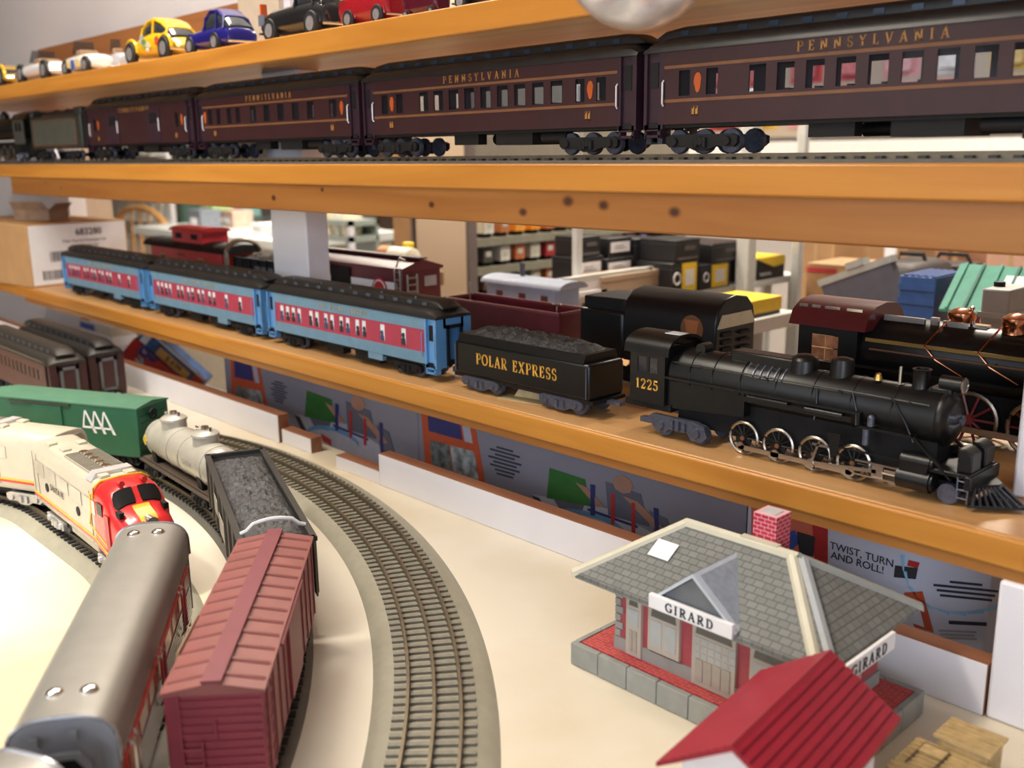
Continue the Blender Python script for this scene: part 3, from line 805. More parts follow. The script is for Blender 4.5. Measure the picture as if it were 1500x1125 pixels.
# driving wheels
wr = .0158
dm = MB(); dm.ring((0, 0, 0), wr - .0014, .0016, 'y', 28, 6)
rim_me = dm.mesh('tyre')
sp_ = MB()
for k in range(12):
    a = 2 * PI * k / 12
    sp_.cyl((0, 0, 0), ((wr - .002) * math.cos(a), 0, (wr - .002) * math.sin(a)), .0010, .0007, 5)
sp_.cyl((0, -.002, 0), (0, .002, 0), .0034, n=12); sp_.prism([(.5 * wr * math.cos(t) - .0, -.8 * wr * abs(math.sin(t)) * .9) for t in [PI * k / 8 for k in range(9)]], -.0012, .0012, 'xz')
sp_me = sp_.mesh('spokes')
hub_me = MB().cyl((0, -.003, 0), (0, .003, 0), .0022, n=10).mesh('hub')
for x in (-.052, -.0165, .019, .0545):
    for s in (-1, 1):
        w_ = link('driving_wheel', rim_me, nickel, eng, (x, s * .0175, wr))
        link('spokes', sp_me, locob, w_); link('hub', hub_me, M('copper_dull', (.30, .14, .07), .4, metal=.8), w_)
rd = MB()
for s in (-1, 1):
    y0, y1 = sorted((s * .0215, s * .0232)); q0, q1 = sorted((s * .0236, s * .0252))
    rd.prism([(-.055, .0075), (-.05, .0105), (.053, .0105), (.057, .0085), (.055, .0062), (-.052, .0062)], y0, y1, 'xz')
    for x in (-.052, -.0165, .019, .0545): rd.cyl((x, y0, .0088), (x, y1 + .0, .0088), .0042, n=12)
    rd.prism([(.018, .0075), (.020, .0115), (.078, .0165), (.078, .0135)], q0, q1, 'xz')
    rd.box(.074, .084, q0, q1, .0100, .0200)
    rd.prism([(.019, .010), (.0215, .010), (.0275, .030), (.0255, .030)], q0, q1, 'xz')
    rd.cyl((.019, q0 - .0008, .0090), (.019, q1 + .0008, .0090), .0036, n=12)
    rd.box(.020, .045, q0, q1, .0255, .0275)
part('side_rods', rd, nickel, eng)
gd = MB()
for s in (-1, 1):
    gd.box(.060, .098, *sorted((s * .0238, s * .0262)), .0205, .0220); gd.box(.060, .098, *sorted((s * .0238, s * .0262)), .0090, .0104)
    gd.cyl((.083, s * .0245, .0150), (.098, s * .0245, .0150), .0011, n=8)
part('piston_guides', gd, nickel, eng)
vg = MB()
for s in (-1, 1):
    vg.prism([(.034, .040), (.046, .040), (.044, .022), (.038, .018)], *sorted((s * .0245, s * .0262)), 'xz'); vg.box(.040, .10, *sorted((s * .0245, s * .0258)), .028, .0295)
part('valve_gear', vg, locob, eng)
cy_ = MB()
for s in (-1, 1):
    cy_.cyl((.096, s * .0215, .0155), (.122, s * .0215, .0155), .0092, n=18); cy_.cyl((.098, s * .0225, .0305), (.121, s * .0225, .0305), .0060, n=16)
    cy_.box(.098, .120, *sorted((s * .008, s * .028)), .0155, .0305)
    cy_.cyl((.122, s * .0215, .0155), (.124, s * .0215, .0155), .0075, n=16); cy_.cyl((.121, s * .0225, .0305), (.1235, s * .0225, .0305), .0048, n=14)
part('cylinders', cy_, locob, eng)
pt = part('pilot_truck', MB().box(.118, .150, -.012, .012, .008, .016), blackm, eng)
for s in (-1, 1): link('wheel', wheel_mesh(.0085), gunmetal, pt, (.134, s * .017, .0085))
# pilot deck and cowcatcher
part('pilot_deck', MB().box(.118, .152, -.026, .026, .0245, .0285), locob, eng, bevel=.001)
part('bumper_beam', MB().box(.148, .154, -.027, .027, .0165, .0275), locob, eng, bevel=.001)
part('air_pump_shield', MB().prism([(.140, .0285), (.151, .0285), (.151, .043), (.145, .047), (.140, .047)], .004, .022, 'xz'), locob, eng, bevel=.001)
part('air_pump_shield', MB().prism([(.140, .0285), (.151, .0285), (.151, .043), (.145, .047), (.140, .047)], -.022, -.004, 'xz'), locob, eng, bevel=.001)
cc = MB()
cc.hexa([(.152, -.0265, .0035), (.187, -.001, .0035), (.187, .001, .0035), (.152, .0265, .0035)], [(.152, -.0265, .0055), (.184, -.001, .0055), (.184, .001, .0055), (.152, .0265, .0055)])
cc.hexa([(.1515, -.020, .0165), (.1665, -.003, .0165), (.1665, .003, .0165), (.1515, .020, .0165)], [(.1515, -.020, .0195), (.1655, -.003, .0195), (.1655, .003, .0195), (.1515, .020, .0195)])
cco = part('cowcatcher', cc, locob, eng)
slat_m = M('worn_black_metal', (.06, .06, .07), .28, metal=.6, var=.2)
for s in (-1, 1):
    for k in range(7):
        f = (k + .3) / 7
        top = Vector((.153, s * .019, .0175)).lerp(Vector((.166, s * .002, .0175)), f); bot = Vector((.154, s * .0255, .0045)).lerp(Vector((.185, s * .0012, .0045)), f)
        part('slat', MB().cyl(top, bot, .0011, .0013, 6), slat_m, cco)
hl = part('headlight', MB().cyl((.114, 0, .0905), (.131, 0, .0905), .0062, n=16).box(.116, .127, -.004, .004, .082, .088), locob, eng)
part('lens', MB().cyl((.1310, 0, .0905), (.1322, 0, .0905), .0050, n=16), chrome, hl, label='bright metal lens')
part('headlight_visor', MB().ring((.1318, 0, .0905), .0056, .0009, 'x', 18, 5), nickel, hl)
ladm = MB(); 
for s in (-1, 1): ladder(ladm, .147, s * .0255, .006, .026, .008, 3, 'x')
part('pilot_steps', ladm, gunmetal, eng)
# trailing truck
tt = MB()
for s in (-1, 1):
    y0, y1 = sorted((s * .0215, s * .0265))
    tt.prism([(-.165, .012), (-.150, .012), (-.146, .006), (-.134, .006), (-.130, .010), (-.108, .010), (-.104, .004), (-.092, .004), (-.086, .010), (-.090, .020), (-.100, .0225), (-.150, .0225), (-.156, .018), (-.165, .017)], y0, y1, 'xz')
    for x in (-.140, -.098): tt.cyl((x, s * .0265, .0125), (x, s * .0290, .0125), .0050, .0040, 12)
    for x in (-.126, -.119, -.112): tt.cyl((x, s * .0272, .011), (x, s * .0272, .020), .0024, n=8)
tt.box(-.122, -.112, -.0225, .0225, .013, .019)
tto = part('trailing_truck', tt, gunmetal, eng)
for x in (-.140, -.098):
    for s in (-1, 1): link('wheel', wheel_mesh(.0095), gunmetal, tto, (x, s * .017, .0095))
# ------------------------------------------------------------------ maroon passenger train on the middle shelf
tusc = M('tuscan_maroon', (0.032, 0.0085, 0.011), 0.42, var=0.12)
tuscv = M('tuscan_vestibule', (0.030, 0.012, 0.022), 0.38, var=0.12)
oval_m = M('amber_lamp', (0.42, 0.085, 0.015), 0.35, var=0.1)
rubber = M('dark_roof_black', (0.012, 0.013, 0.015), 0.35, var=0.2)
MT = MS + .008
PY2 = .763
ms_t = thing('shelf_track', 'grey toy track lying on the middle shelf under the maroon train', 'track')
part('roadbed', MB().box(-2.88, .68, PY2 - .026, PY2 + .026, MS, MS + .003), dbed_m, ms_t)
for off in (-.018, 0, .018): part('rail', MB().box(-2.88, .68, PY2 + off - .0013, PY2 + off + .0013, MS + .003, MT), rail_m, ms_t)
tm_ = MB().box(-.003, .003, -.025, .025, 0, .0022).mesh('tie', False)
for k in range(210): link('tie', tm_, dtie_m, ms_t, (-2.87 + k * .0169, PY2, MS + .003))
pw = [(-.176, -.164), (-.147, -.135)] + [(-.104 + k * .0262, -.104 + k * .0262 + .0160) for k in range(9)] + [(.139, .151), (.166, .178)]
def penn_coach(cx, label, win=pw, ovals=(-.1555, .1585), word=True, baggage=False):
    r = thing('passenger_coach', label, 'train car', (cx, PY2, MT), 0, 'maroon coaches on the middle shelf')
    heavy_coach(r, .430, .056, .026, .088, .111, tusc, rubber, win, (.050, .0715), endmat=tuscv, axles=3, tr=.0108,
                strips=((.0735, .0762, gold_line), (.0448, .0475, gold_line)) if not baggage else (), roofrib=M('clerestory_blue', (.03, .045, .075), .2, metal=.3))  # clerestory windows take a dark glossy blue
    for x in ovals:
        mb = MB().prism([(x + .0042 * math.cos(t) * (1.0 if math.sin(t) > 0 else .75), .0605 + .0085 * math.sin(t)) for t in [2 * PI * k / 14 for k in range(14)]], -.0285, -.0278, 'xz')
        part('oval_lamp', mb, oval_m, r, label='amber oval window')
    if word: part('lettering', serif('PENNSYLVANIA', .0078, .17, .62, xs=1.0), gold_dim, r, loc=(0, -.0281, .0785), label='gold lettering')
    for x in (-.158, .155): part('number', serif('225', .0075, .2, .1) if False else serif('11', .0075, .35, .05), gold_dim, r, loc=(x, -.0281, .0330))
    hr = MB()
    for x in (-.1925, .1925):
        hr.tube([(x, -.0285, .042), (x, -.0300, .044), (x, -.0300, .062), (x, -.0285, .064)], .0009, 6)
    part('handrail', hr, M('white_handrail', (.75, .74, .76), .3, metal=.3), r)
    ph = MB()
    for (a, b) in win[2:-2]:
        pass
    if baggage:
        for x in (-.09, .075):
            d = part('baggage_door', MB().box(x - .026, x + .026, -.0290, -.0278, .028, .080), tuscv, r)
            part('door_window', MB().box(x - .014, x + .014, -.0294, -.0288, .058, .074), blackm, d)
            part('door_handle', MB().cyl((x + .022, -.030, .045), (x + .022, -.030, .065), .0009, n=6), M('white_handrail'), d)
    # seat backs inside
    st = MB()
    for k in range(12): st.box(-.16 + k * .028, -.156 + k * .028, -.020, .020, .028, .052)
    part('seat_row', st, M('seat_dark', (.05, .02, .02), .7), r)
    return r
penn_coach(-.381, 'nearest maroon passenger coach with gold railroad lettering')
penn_coach(-.820, 'second nearest maroon passenger coach, left of the nearest one')
penn_coach(-1.258, 'third maroon passenger coach, right of the baggage car', win=[(-.176, -.164), (-.15, -.138), (-.118, -.106), (-.092, -.080)] + [(-.05 + k * .037, -.05 + k * .037 + .0155) for k in range(5)] + [(.150, .166)], ovals=(-.186, .178))
penn_coach(-1.700, 'maroon baggage car with two side doors, behind the dark tender', win=[(-.175, -.165), (.155, .165)], ovals=(-.155, .178), word=True, baggage=True)
# dark green tender and engine at the far left
t = thing('steam_tender', 'dark green tender with a gold edged side panel, at the left of the middle shelf', 'train car', (-2.075, PY2, MT))
dgreen = M('brunswick_green', (0.022, 0.026, 0.022), 0.45, var=0.15)
part('body', MB().box(-.135, .135, -.028, .028, .022, .084), dgreen, t, bevel=.003)
part('side_panel', MB().box(-.118, .112, -.0286, -.028, .030, .076), M('panel_grey', (.060, .062, .050), .55, var=.1), t)
fr = MB()
for (a, b, c, d) in ((-.12, .114, .028, .0295), (-.12, .114, .0765, .078), (-.12, -.1175, .028, .078), (.1115, .114, .028, .078)): fr.box(a, b, -.0289, -.0283, c, d)
part('gold_frame', fr, gold_line, t)
part('coal_load', coal_heap(.20, .048, .0835, .012, seed=9), coal_m, t)
part('bunker_wall', MB().box(-.135, -.120, -.028, .028, .084, .097).box(.1, .135, -.026, .026, .084, .098), dgreen, t, bevel=.003)
for s in (-1, 1): truck(t, s * .08, blackm, .0095, 3, .046, fy=.0225)
coupler(t, .135, 1); part('white_hose', MB().tube([(.0, -.03, .02), (.012, -.031, .010), (.016, -.031, .003)], .0022, 6), paper, t)
e2 = thing('steam_engine', 'dark steam engine cut off by the left edge of the photo on the middle shelf', 'train engine', (-2.42, PY2, MT))
part('boiler', MB().lathe([(.022, -.18), (.023, -.179), (.023, .10), (.02, .105)], (0, 0, .068), 'x', 22), locob, e2)
c2 = MB()
for s in (-1, 1): c2.wall(.10, .165, .034, .086, *sorted((s * .027, s * .0255)), [(.112, .128, .06, .078), (.134, .15, .06, .078)])
c2.box(.10, .102, -.0255, .0255, .034, .09); part('cab', c2, M('cab_grey', (.05, .05, .045), .5), e2)
part('cab_roof', MB().prism([(-.029, .084), (-.02, .096), (0, .101), (.02, .096), (.029, .084)], .094, .182, 'yz'), locob, e2)
part('frame', MB().box(-.17, .17, -.013, .013, .012, .04), blackm, e2)
part('running_board', MB().box(-.17, .10, -.0275, .0275, .058, .060), locob, e2)
for x in (-.09, -.045, 0., .045):
    for s in (-1, 1):
        w_ = link('driving_wheel', rim_me, None, e2, (x, s * .0175, wr)); link('spokes', sp_me, None, w_)
part('side_rods', MB().box(-.095, .05, -.0245, -.0225, .008, .0115).box(-.15, 0, -.026, -.0245, .012, .016), nickel, e2)
truck(e2, .12, gunmetal, .0085, 2, .03, fy=.022)
part('smokestack', MB().lathe([(.008, .088), (.007, .094), (.0075, .104), (.0055, .104)], (-.14, 0, 0), 'z', 14), locob, e2)
part('dome', MB().lathe([(.011, .086), (.010, .1), (.004, .106), (.001, .1065)], (-.03, 0, 0), 'z', 14), locob, e2)

# ------------------------------------------------------------------ back row on the lower shelf
RY = .922; NF = .884; SC = 1.27
def xat(px, py, y): return ony(px, py, y).x
cred = M('caboose_red', (0.48, 0.022, 0.028), 0.4, var=0.1)
x0 = xat(219, 372, NF); x1 = xat(322, 392, NF)
c = thing('caboose', 'red caboose with black roof and cupola behind the blue coaches', 'train car', ((x0 + x1) / 2, RY, LS)); c.scale = (1.18,) * 3
h = (x1 - x0) / 2 / 1.18
part('body', MB().box(-h, h, -.029, .029, .024, .078), cred, c, bevel=.001)
part('roof', MB().loft([[(x, y, z) for y, z in arch(.033, .078, .092, 10)] for x in (-h - .022, h + .022)]), blackm, c)
cu = part('cupola', MB().box(-.05, .058, -.024, .024, .088, .110), cred, c, bevel=.001)
part('cupola_roof', MB().loft([[(x, y, z) for y, z in arch(.027, .108, .115, 10)] for x in (-.056, .064)]), cred, cu)
part('cupola_window', MB().box(-.036, -.014, -.0246, -.0238, .095, .104).box(.02, .042, -.0246, -.0238, .095, .104), blackm, cu)
for x in (-h * .62, h * .45):
    w_ = part('window', MB().box(x - .009, x + .009, -.0296, -.0288, .048, .066), M('window_yellow', (.45, .33, .12), .5), c)
    part('pane', MB().box(x - .007, x - .001, -.0299, -.0294, .050, .064).box(x + .001, x + .007, -.0299, -.0294, .050, .064), blackm, w_)
part('round_emblem', MB().ring((-.01, -.0296, .045), .013, .0018, 'y', 20, 5).cyl((-.01, -.0292, .045), (-.01, -.0296, .045), .010, n=16), M('emblem_pale', (.5, .35, .33), .5), c)
text('8 8 8 8 8', .008, gold_line, c, (-.01, -.0293, .068), FRONT)
rl = MB()
for s in (-1, 1):
    xx = s * (h + .02)
    rl.tube([(xx, -.028, .026), (xx, -.028, .05), (xx, .028, .05), (xx, .028, .026)], .0012, 6); rl.tube([(xx, -.028, .05), (xx, -.028, .08)], .0009, 5); rl.tube([(xx, .028, .05), (xx, .028, .08)], .0009, 5)
    for y in (-.012, 0, .012): rl.cyl((xx, y, .026), (xx, y, .05), .0008, n=5)
rl.tube([(h + .02, -.03, .062)] + [(h + .02, -.03 * math.cos(a), .078 + .022 * math.sin(a)) for a in [PI * k / 10 for k in range(11)]] + [(h + .02, .03, .062)], .0040, 8)
part('platform_railing', rl, nickel, c)
part('platform', MB().box(-h - .022, h + .022, -.028, .028, .020, .0245), blackm, c)
for s in (-1, 1): truck(c, s * (h - .035), blackm, .009, 2, .032)
# black open hopper
x0 = xat(330, 395, NF) + .03; x1 = x0 + .245 * 1.0
c = thing('hopper_car', 'black open freight car with white lettering left of the white post', 'train car', ((x0 + x1) / 2, RY, LS)); c.scale = (1.0, SC, SC)
mb = MB(); mb.box(-.1225, .1225, -.029, -.0272, .026, .072); mb.box(-.1225, .1225, .0272, .029, .026, .072); mb.box(-.1225, -.1205, -.029, .029, .026, .072); mb.box(.1205, .1225, -.029, .029, .026, .072)
part('body', mb, black, c); part('floor_pan', MB().box(-.12, .12, -.028, .028, .022, .027), blackm, c)
rbm = MB()
for k in range(9): rbm.box(-.118 + k * .0288, -.1155 + k * .0288, -.0305, -.029, .026, .072)
part('side_ribs', rbm, black, c)
part('coal_load', coal_heap(.24, .054, .064, .012, seed=5), M('grey_load', (.10, .09, .08), .7, var=.4, scale=200, bump=.6), c)
text('508 508  308', .012, M('grey_letter', (.35, .35, .37), .5), c, (-.01, -.0307, .058), FRONT)
part('round_emblem', MB().ring((.085, -.0312, .048), .011, .0014, 'y', 18, 5), M('grey_letter'), c)
for s in (-1, 1): truck(c, s * .085, blackm, .009, 2, .032)
# maroon boxcar with white side band
mar = M('boxcar_maroon', (0.115, 0.014, 0.022), 0.38, var=0.1)
x1 = xat(590, 400, NF) - .004; x0 = x1 - .210 * SC
c = thing('boxcar', 'dark maroon boxcar with white side band and round red emblem', 'train car', ((x0 + x1) / 2, RY, LS)); c.scale = (SC,) * 3
h = .105
part('body', MB().box(-h, h, -.029, .029, .022, .082), mar, c, bevel=.0012)
part('roof', MB().loft([[(x, -.031, .080), (x, -.031, .083), (x, 0, .0925), (x, .031, .083), (x, .031, .080)] for x in (-h - .003, h + .003)]), mar, c)
part('roof_walk', MB().box(-h - .004, h + .004, -.006, .006, .0925, .0945), M('maroon_dark', (.07, .02, .02), .5), c)
part('white_band', MB().box(-h + .008, -.040, -.0297, -.0289, .034, .066), paper, c); part('white_band', MB().box(.002, h - .010, -.0297, -.0289, .034, .066), paper, c)
part('door', MB().box(-.040, .002, -.0312, -.0290, .024, .078), blackm, c, label='black open door')
em_ = part('round_emblem', MB().cyl((.062, -.0299, .055), (.062, -.0305, .055), .0150, n=24), cred, c)
part('emblem_print', MB().ring((.062, -.0306, .055), .0118, .0009, 'y', 20, 5).box(.054, .070, -.0309, -.0304, .0535, .0565), paper, em_)
ld = MB(); ladder(ld, h - .005, -.0318, .028, .084, .010, 6, 'x', .0011); ladder(ld, h + .004, -.017, .028, .076, .014, 6, 'y', .0013)
ld.tube([(h - .005, -.02, .092), (h - .005, -.028, .096), (h - .005, -.033, .085)], .0011, 6)
part('ladder', ld, nickel, c, label='silver metal ladder')
part('end_print', MB().box(h + .0001, h + .0006, .004, .022, .060, .072), M('grey_letter'), c)
for s in (-1, 1): truck(c, s * .068, blackm, .009, 2, .032)
coupler(c, h, 1)
# maroon gondola
x0 = xat(636, 425, NF) + .012; x1 = xat(812, 463, NF)
c = thing('gondola_car', 'low open dark maroon gondola behind the coal tender', 'train car', ((x0 + x1) / 2, RY, LS)); h = (x1 - x0) / 2
mb = MB(); mb.box(-h, h, -.029, -.0275, .024, .070); mb.box(-h, h, .0275, .029, .024, .070); mb.box(-h, -h + .0015, -.0275, .0275, .024, .070); mb.box(h - .0015, h, -.0275, .0275, .024, .070)
part('body', mb, mar, c); part('rim', MB().box(-h - .001, h + .001, -.0308, -.0272, .069, .0722).box(-h - .001, h + .001, .0272, .0308, .069, .0722).box(h - .002, h + .001, -.03, .03, .069, .0722).box(-h - .001, -h + .002, -.03, .03, .069, .0722), M('rim_maroon', (.20, .05, .05), .4), c)
part('floor_pan', MB().box(-h, h, -.028, .028, .020, .026), blackm, c)
text('NYC', .014, M('grey_letter'), c, (-h + .032, -.0293, .050), FRONT)
bw_ = MB(); bw_.tube([(h * .80, -.010, .05), (h * .80, -.010, .078)], .001, 6); bw_.tube([(-h * .93, .012, .05), (-h * .93, .012, .088), (-h * .93 + .008, .006, .091)], .0012, 6); bw_.ring((h * .8, -.010, .079), .006, .001, 'z', 14, 5)
part('brake_wheel', bw_, nickel, c)
for s in (-1, 1): truck(c, s * (h - .04), blackm, .009, 2, .032)
# big dark tender with keystone
x0 = xat(846, 470, NF); x1 = xat(1046, 480, NF)
c = thing('steam_tender', 'large black tender with a round keystone emblem behind the black engine', 'train car', ((x0 + x1) / 2, RY + .003, LS)); c.scale = (1.22,) * 3; h = (x1 - x0) / 2 / 1.22
pts = [(-.031, .024), (-.031, .070), (-.028, .082), (-.018, .091), (0, .094), (.018, .091), (.028, .082), (.031, .070), (.031, .024)]
part('body', MB().prism(pts, -h * .3, h, 'yz'), black, c, bevel=.0015)
part('water_tank', MB().box(-h, -h * .3, -.031, .031, .024, .070), black, c, bevel=.003)
part('coal_bunker', MB().box(-h * .98, -h * .32, -.026, .026, .068, .082), blackm, c, bevel=.002)
part('end_plate', MB().prism([(-.029, .066), (-.022, .078), (.022, .078), (.029, .066)], h, h + .0016, 'yz'), M('cream_plate', (.55, .50, .36), .35, metal=.3), c, label='cream reflective band on the tender end')
ld = MB()
for k in range(5): ld.box(h, h + .003, .004, .02, .030 + k * .007, .0325 + k * .007); ld.box(h, h + .002, -.022, -.008, .030 + k * .007, .034 + k * .007)
part('end_steps', ld, blackm, c)
kx = (xat(1010, 478, NF - .002) - (x0 + x1) / 2) / 1.22
ko = part('keystone_disc', MB().cyl((kx, -.0312, .064), (kx, -.0318, .064), .0125, n=24), gold_line, c)
part('keystone', MB().prism([(kx - .0085, .072), (kx + .0085, .072), (kx + .0065, .066), (kx + .0055, .056), (kx - .0055, .056), (kx - .0065, .066)], -.0324, -.0318, 'xz'), M('keystone_red', (.35, .12, .04), .4), ko)
for s in (-1, 1): truck(c, s * (h - .06), blackm, .0095, 3, .046)
coupler(c, h, 1)
# large engine at the right with maroon cab roof, brass stripe and copper domes
ex0 = xat(1172, 470, NF)
c = thing('steam_engine', 'large black engine with maroon cab roof, gold stripe and copper domes', 'train engine', (ex0, RY + .006, LS)); c.scale = (1.17,) * 3
mroof = M('cab_roof_maroon', (0.11, 0.016, 0.018), 0.3, var=0.1, coat=.3)
rs = [(-.036, .084), (-.030, .096), (-.018, .103), (0, .105), (.018, .103), (.030, .096), (.036, .084)]
part('cab_roof', MB().prism(rs, -.012, .058, 'yz'), mroof, c)
cb_ = MB()
for s in (-1, 1): cb_.wall(-.004, .050, .03, .086, *sorted((s * .032, s * .030)), [(.008, .034, .054, .077)])
cb_.box(.048, .050, -.03, .03, .03, .09); cabo = part('cab', cb_, locob, c)
amber = M('amber_pane', (.36, .16, .08), .25, var=.4, scale=120)
for (a, b, z0_, z1_) in ((.009, .0205, .0555, .0655), (.0215, .033, .0555, .0655), (.009, .0205, .0665, .0765), (.0215, .033, .0665, .0765)):
    part('window_pane', MB().box(a, b, -.0318, -.0308, z0_, z1_), amber, cabo)
mu = MB()
for a, b in ((-.008, .0), (.004, .012), (.016, .03), (.036, .05)): mu.box(a, b, -.026, -.0235, .0975, .1005)  # cab roof highlights, built as thin chrome strips
part('roof_highlight', mu, chrome, c, label='bright metal trim on the roof')
part('boiler', MB().lathe([(.027, .05), (.028, .052), (.028, .13), (.027, .135), (.027, .36), (.024, .364)], (0, 0, .066), 'x', 28), locob, c)
part('gold_stripe', MB().box(.055, .36, -.0278, -.0262, .0755, .0785), M('brass_stripe', (.34, .20, .05), .35, metal=.5), c)
part('running_board', MB().box(.05, .36, -.034, .034, .054, .0565), locob, c)
tp = MB(); tp.box(.062, .096, -.012, -.009, .092, .0965); tp.box(.100, .106, -.010, -.006, .092, .098); tp.box(.110, .130, -.010, -.007, .0915, .0965)
part('silver_trim', tp, chrome, c)
part('whistle', MB().lathe([(.003, .09), (.003, .101), (.0012, .105), (.0024, .108), (.0005, .109)], (.128, 0, 0), 'z', 10).box(.130, .142, -.004, .004, .088, .095), chrome, c)
copper = M('copper', (.62, .26, .14), .2, metal=1.0, var=.08)
for i, x in enumerate(((xat(1408, 455, .925) - ex0) / 1.17, (xat(1488, 470, .925) - ex0) / 1.17)):
    d = part('copper_dome', MB().lathe([(.011, .086), (.0100, .091), (.0096, .097), (.0108, .099), (.0104, .103), (.006, .106), (.001, .107)], (x, 0, 0), 'z', 22), copper, c)
    part('copper_pipe', MB().tube([(x - .008, -.008, .096), (x - .010, -.022, .088), (x - .016, -.028, .078), (x - .006, -.029, .068), (x + .016, -.030, .058)], .0008, 6), copper, d)
part('frame', MB().box(0, .36, -.014, .014, .012, .048), blackm, c)
redw = M('wheel_red', (.22, .03, .03), .4)
for x in (.14, .19, .24, .29):
    for s in (-1, 1):
        w_ = part('driving_wheel', MB().ring((0, 0, 0), .021, .0018, 'y', 26, 6), nickel, c, loc=(x, s * .0175, .0226))
        sm_ = MB()
        for k in range(10): sm_.cyl((0, 0, 0), (.020 * math.cos(k * PI / 5), 0, .020 * math.sin(k * PI / 5)), .0012, n=5)
        part('spokes', sm_.cyl((0, -.003, 0), (0, .003, 0), .004, n=10), redw, w_)
part('side_rods', MB().box(.13, .30, -.0245, -.0225, .013, .018).box(.2, .33, -.027, -.025, .019, .0225), nickel, c)
hp = MB(); hp.tube([(.06, -.030, .070), (.36, -.0295, .070)], .0009, 6)
for x in (.10, .16, .22, .28): hp.cyl((x, -.025, .071), (x, -.030, .070), .0009, n=6)
part('handrail', hp, nickel, c)
truck(c, .06, gunmetal, .010, 2, .036)
# ------------------------------------------------------------------ freight train on the middle loop
s_box = s_of(P2, CX + .882 * math.cos(math.radians(50.0)), CY + .882 * math.sin(math.radians(50.0)))
s_hop = s_of(P2, CX + .882 * math.cos(math.radians(68.6)), CY + .882 * math.sin(math.radians(68.6)))
s_tank = s_hop + .270; s_green = s_tank + .252
def chord(path, s, L_):
    a, _ = path.at(s - L_ * .3); b, _ = path.at(s + L_ * .3)
    m_ = (a + b) / 2; d = a - b
    return (m_.x, m_.y, TZ + RT), math.atan2(d.y, d.x)
# red boxcar
boxred = M('boxcar_red', (0.24, 0.034, 0.050), 0.42, var=0.08, scale=40)
boxroof = M('boxcar_roof_pale', (0.25, 0.078, 0.070), 0.45, var=0.10, scale=45)  # roof red is paler than the body red
loc, rz = chord(P2, s_box, .245)
c = thing('boxcar', 'brick red boxcar with ribbed roof and roof walk in the foreground', 'train car', loc, rz)
h = .1215; w = .030
part('body', MB().box(-h, h, -w, w, .016, .082), boxred, c, bevel=.001)
part('roof', MB().loft([[(x, -w - .0015, .0805), (x, -w - .0015, .0825), (x, 0, .0885), (x, w + .0015, .0825), (x, w + .0015, .0805)] for x in (-h - .002, h + .002)]), boxroof, c)
for k in range(13):
    for s in (-1, 1):
        xx = -h + .010 + k * (2 * h - .02) / 12
        part('roof_rib', MB().hexa([(xx - .0022, s * (w + .0005), .0824), (xx + .0022, s * (w + .0005), .0824), (xx + .0022, s * .006, .0873), (xx - .0022, s * .006, .0873)][::s],
                                  [(xx - .0012, s * (w - .001), .0840), (xx + .0012, s * (w - .001), .0840), (xx + .0012, s * .006, .0888), (xx - .0012, s * .006, .0888)][::s]), boxroof, c)
part('roof_walk', MB().box(-h - .003, h + .003, -.0062, .0062, .0885, .0905), M('walk_maroon', (.20, .04, .055), .5), c)
for z in [.024 + .0056 * k for k in range(10)]:
    part('end_rib', MB().box(h, h + .0012, -w + .010, w - .002, z, z + .0022), boxred, c)
mb = MB(); mb.box(h, h + .002, -w + .008, -w + .010, .018, .082); mb.box(h, h + .002, -.0008, .0008, .050, .064)
part('end_post', mb, boxred, c)
for s in (-1, 1):
    d = part('side_door', MB().box(-.024, .028, *sorted((s * w, s * (w + .002))), .019, .078), boxred, c)
    part('door_rail', MB().box(-.04, .062, *sorted((s * w, s * (w + .003))), .0785, .0805), boxred, d)
    ps = MB()
    for k in range(11):
        xx = -h + .01 + k * .0223
        if -.03 < xx < .034: continue
        ps.box(xx - .0012, xx + .0012, *sorted((s * w, s * (w + .001))), .018, .080)
    part('side_ribs', ps, boxred, c)
ld = MB(); ladder(ld, -h + .01, -w - .002, .02, .080, .010, 6); ladder(ld, h - .01, w + .002, .02, .080, .010, 6); ladder(ld, h + .003, -w + .016, .018, .05, .012, 3, 'y')
part('ladder', ld, boxred, c)
part('roof_rail', MB().tube([(.02, -w - .002, .083), (.075, -w - .002, .084), (.078, -w - .002, .08)], .0011, 6), M('rail_tan', (.25, .16, .10), .5), c)
text('BAR', .007, ink, c, (h + .0016, .016, .022), RIGHT)
part('brake_wheel', MB().ring((h + .005, .004, .014), .007, .0009, 'x', 16, 5).box(h, h + .006, .003, .005, .013, .015), M('rail_tan'), c)
part('underframe', MB().box(-h, h, -.014, .014, .010, .017), blackm, c)
for s in (-1, 1): truck(c, s * (h - .035), blackm, .0085, 2, .032); coupler(c, s * h, s, .012)
# coal hopper
hop = M('hopper_grey', (0.115, 0.105, 0.085), 0.5, var=0.1, scale=40); hopd = M('hopper_dark', (.03, .028, .026), .5, var=.15)
loc, rz = chord(P2, s_hop, .295)
c = thing('hopper_car', 'grey and black open hopper heaped with coal between tank car and red boxcar', 'train car', loc, rz)
h = .146; w = .031
mb = MB()
for s in (-1, 1): mb.box(-h, h, *sorted((s * w, s * (w - .0015))), .018, .072)
for s in (-1, 1): mb.hexa([(s * (h - .030), -w, .018), (s * (h - .028), -w, .018), (s * (h - .028), w, .018), (s * (h - .030), w, .018)], [(s * h, -w, .070), (s * (h - .002), -w, .070), (s * (h - .002), w, .070), (s * h, w, .070)])
part('body', mb, hop, c)
rm = MB()
for s in (-1, 1): rm.box(-h - .001, h + .001, *sorted((s * (w + .0018), s * (w - .004))), .0705, .0745); rm.box(*sorted((s * (h + .001), s * (h - .004))), -w, w, .0705, .0745)
part('rim', rm, hopd, c)
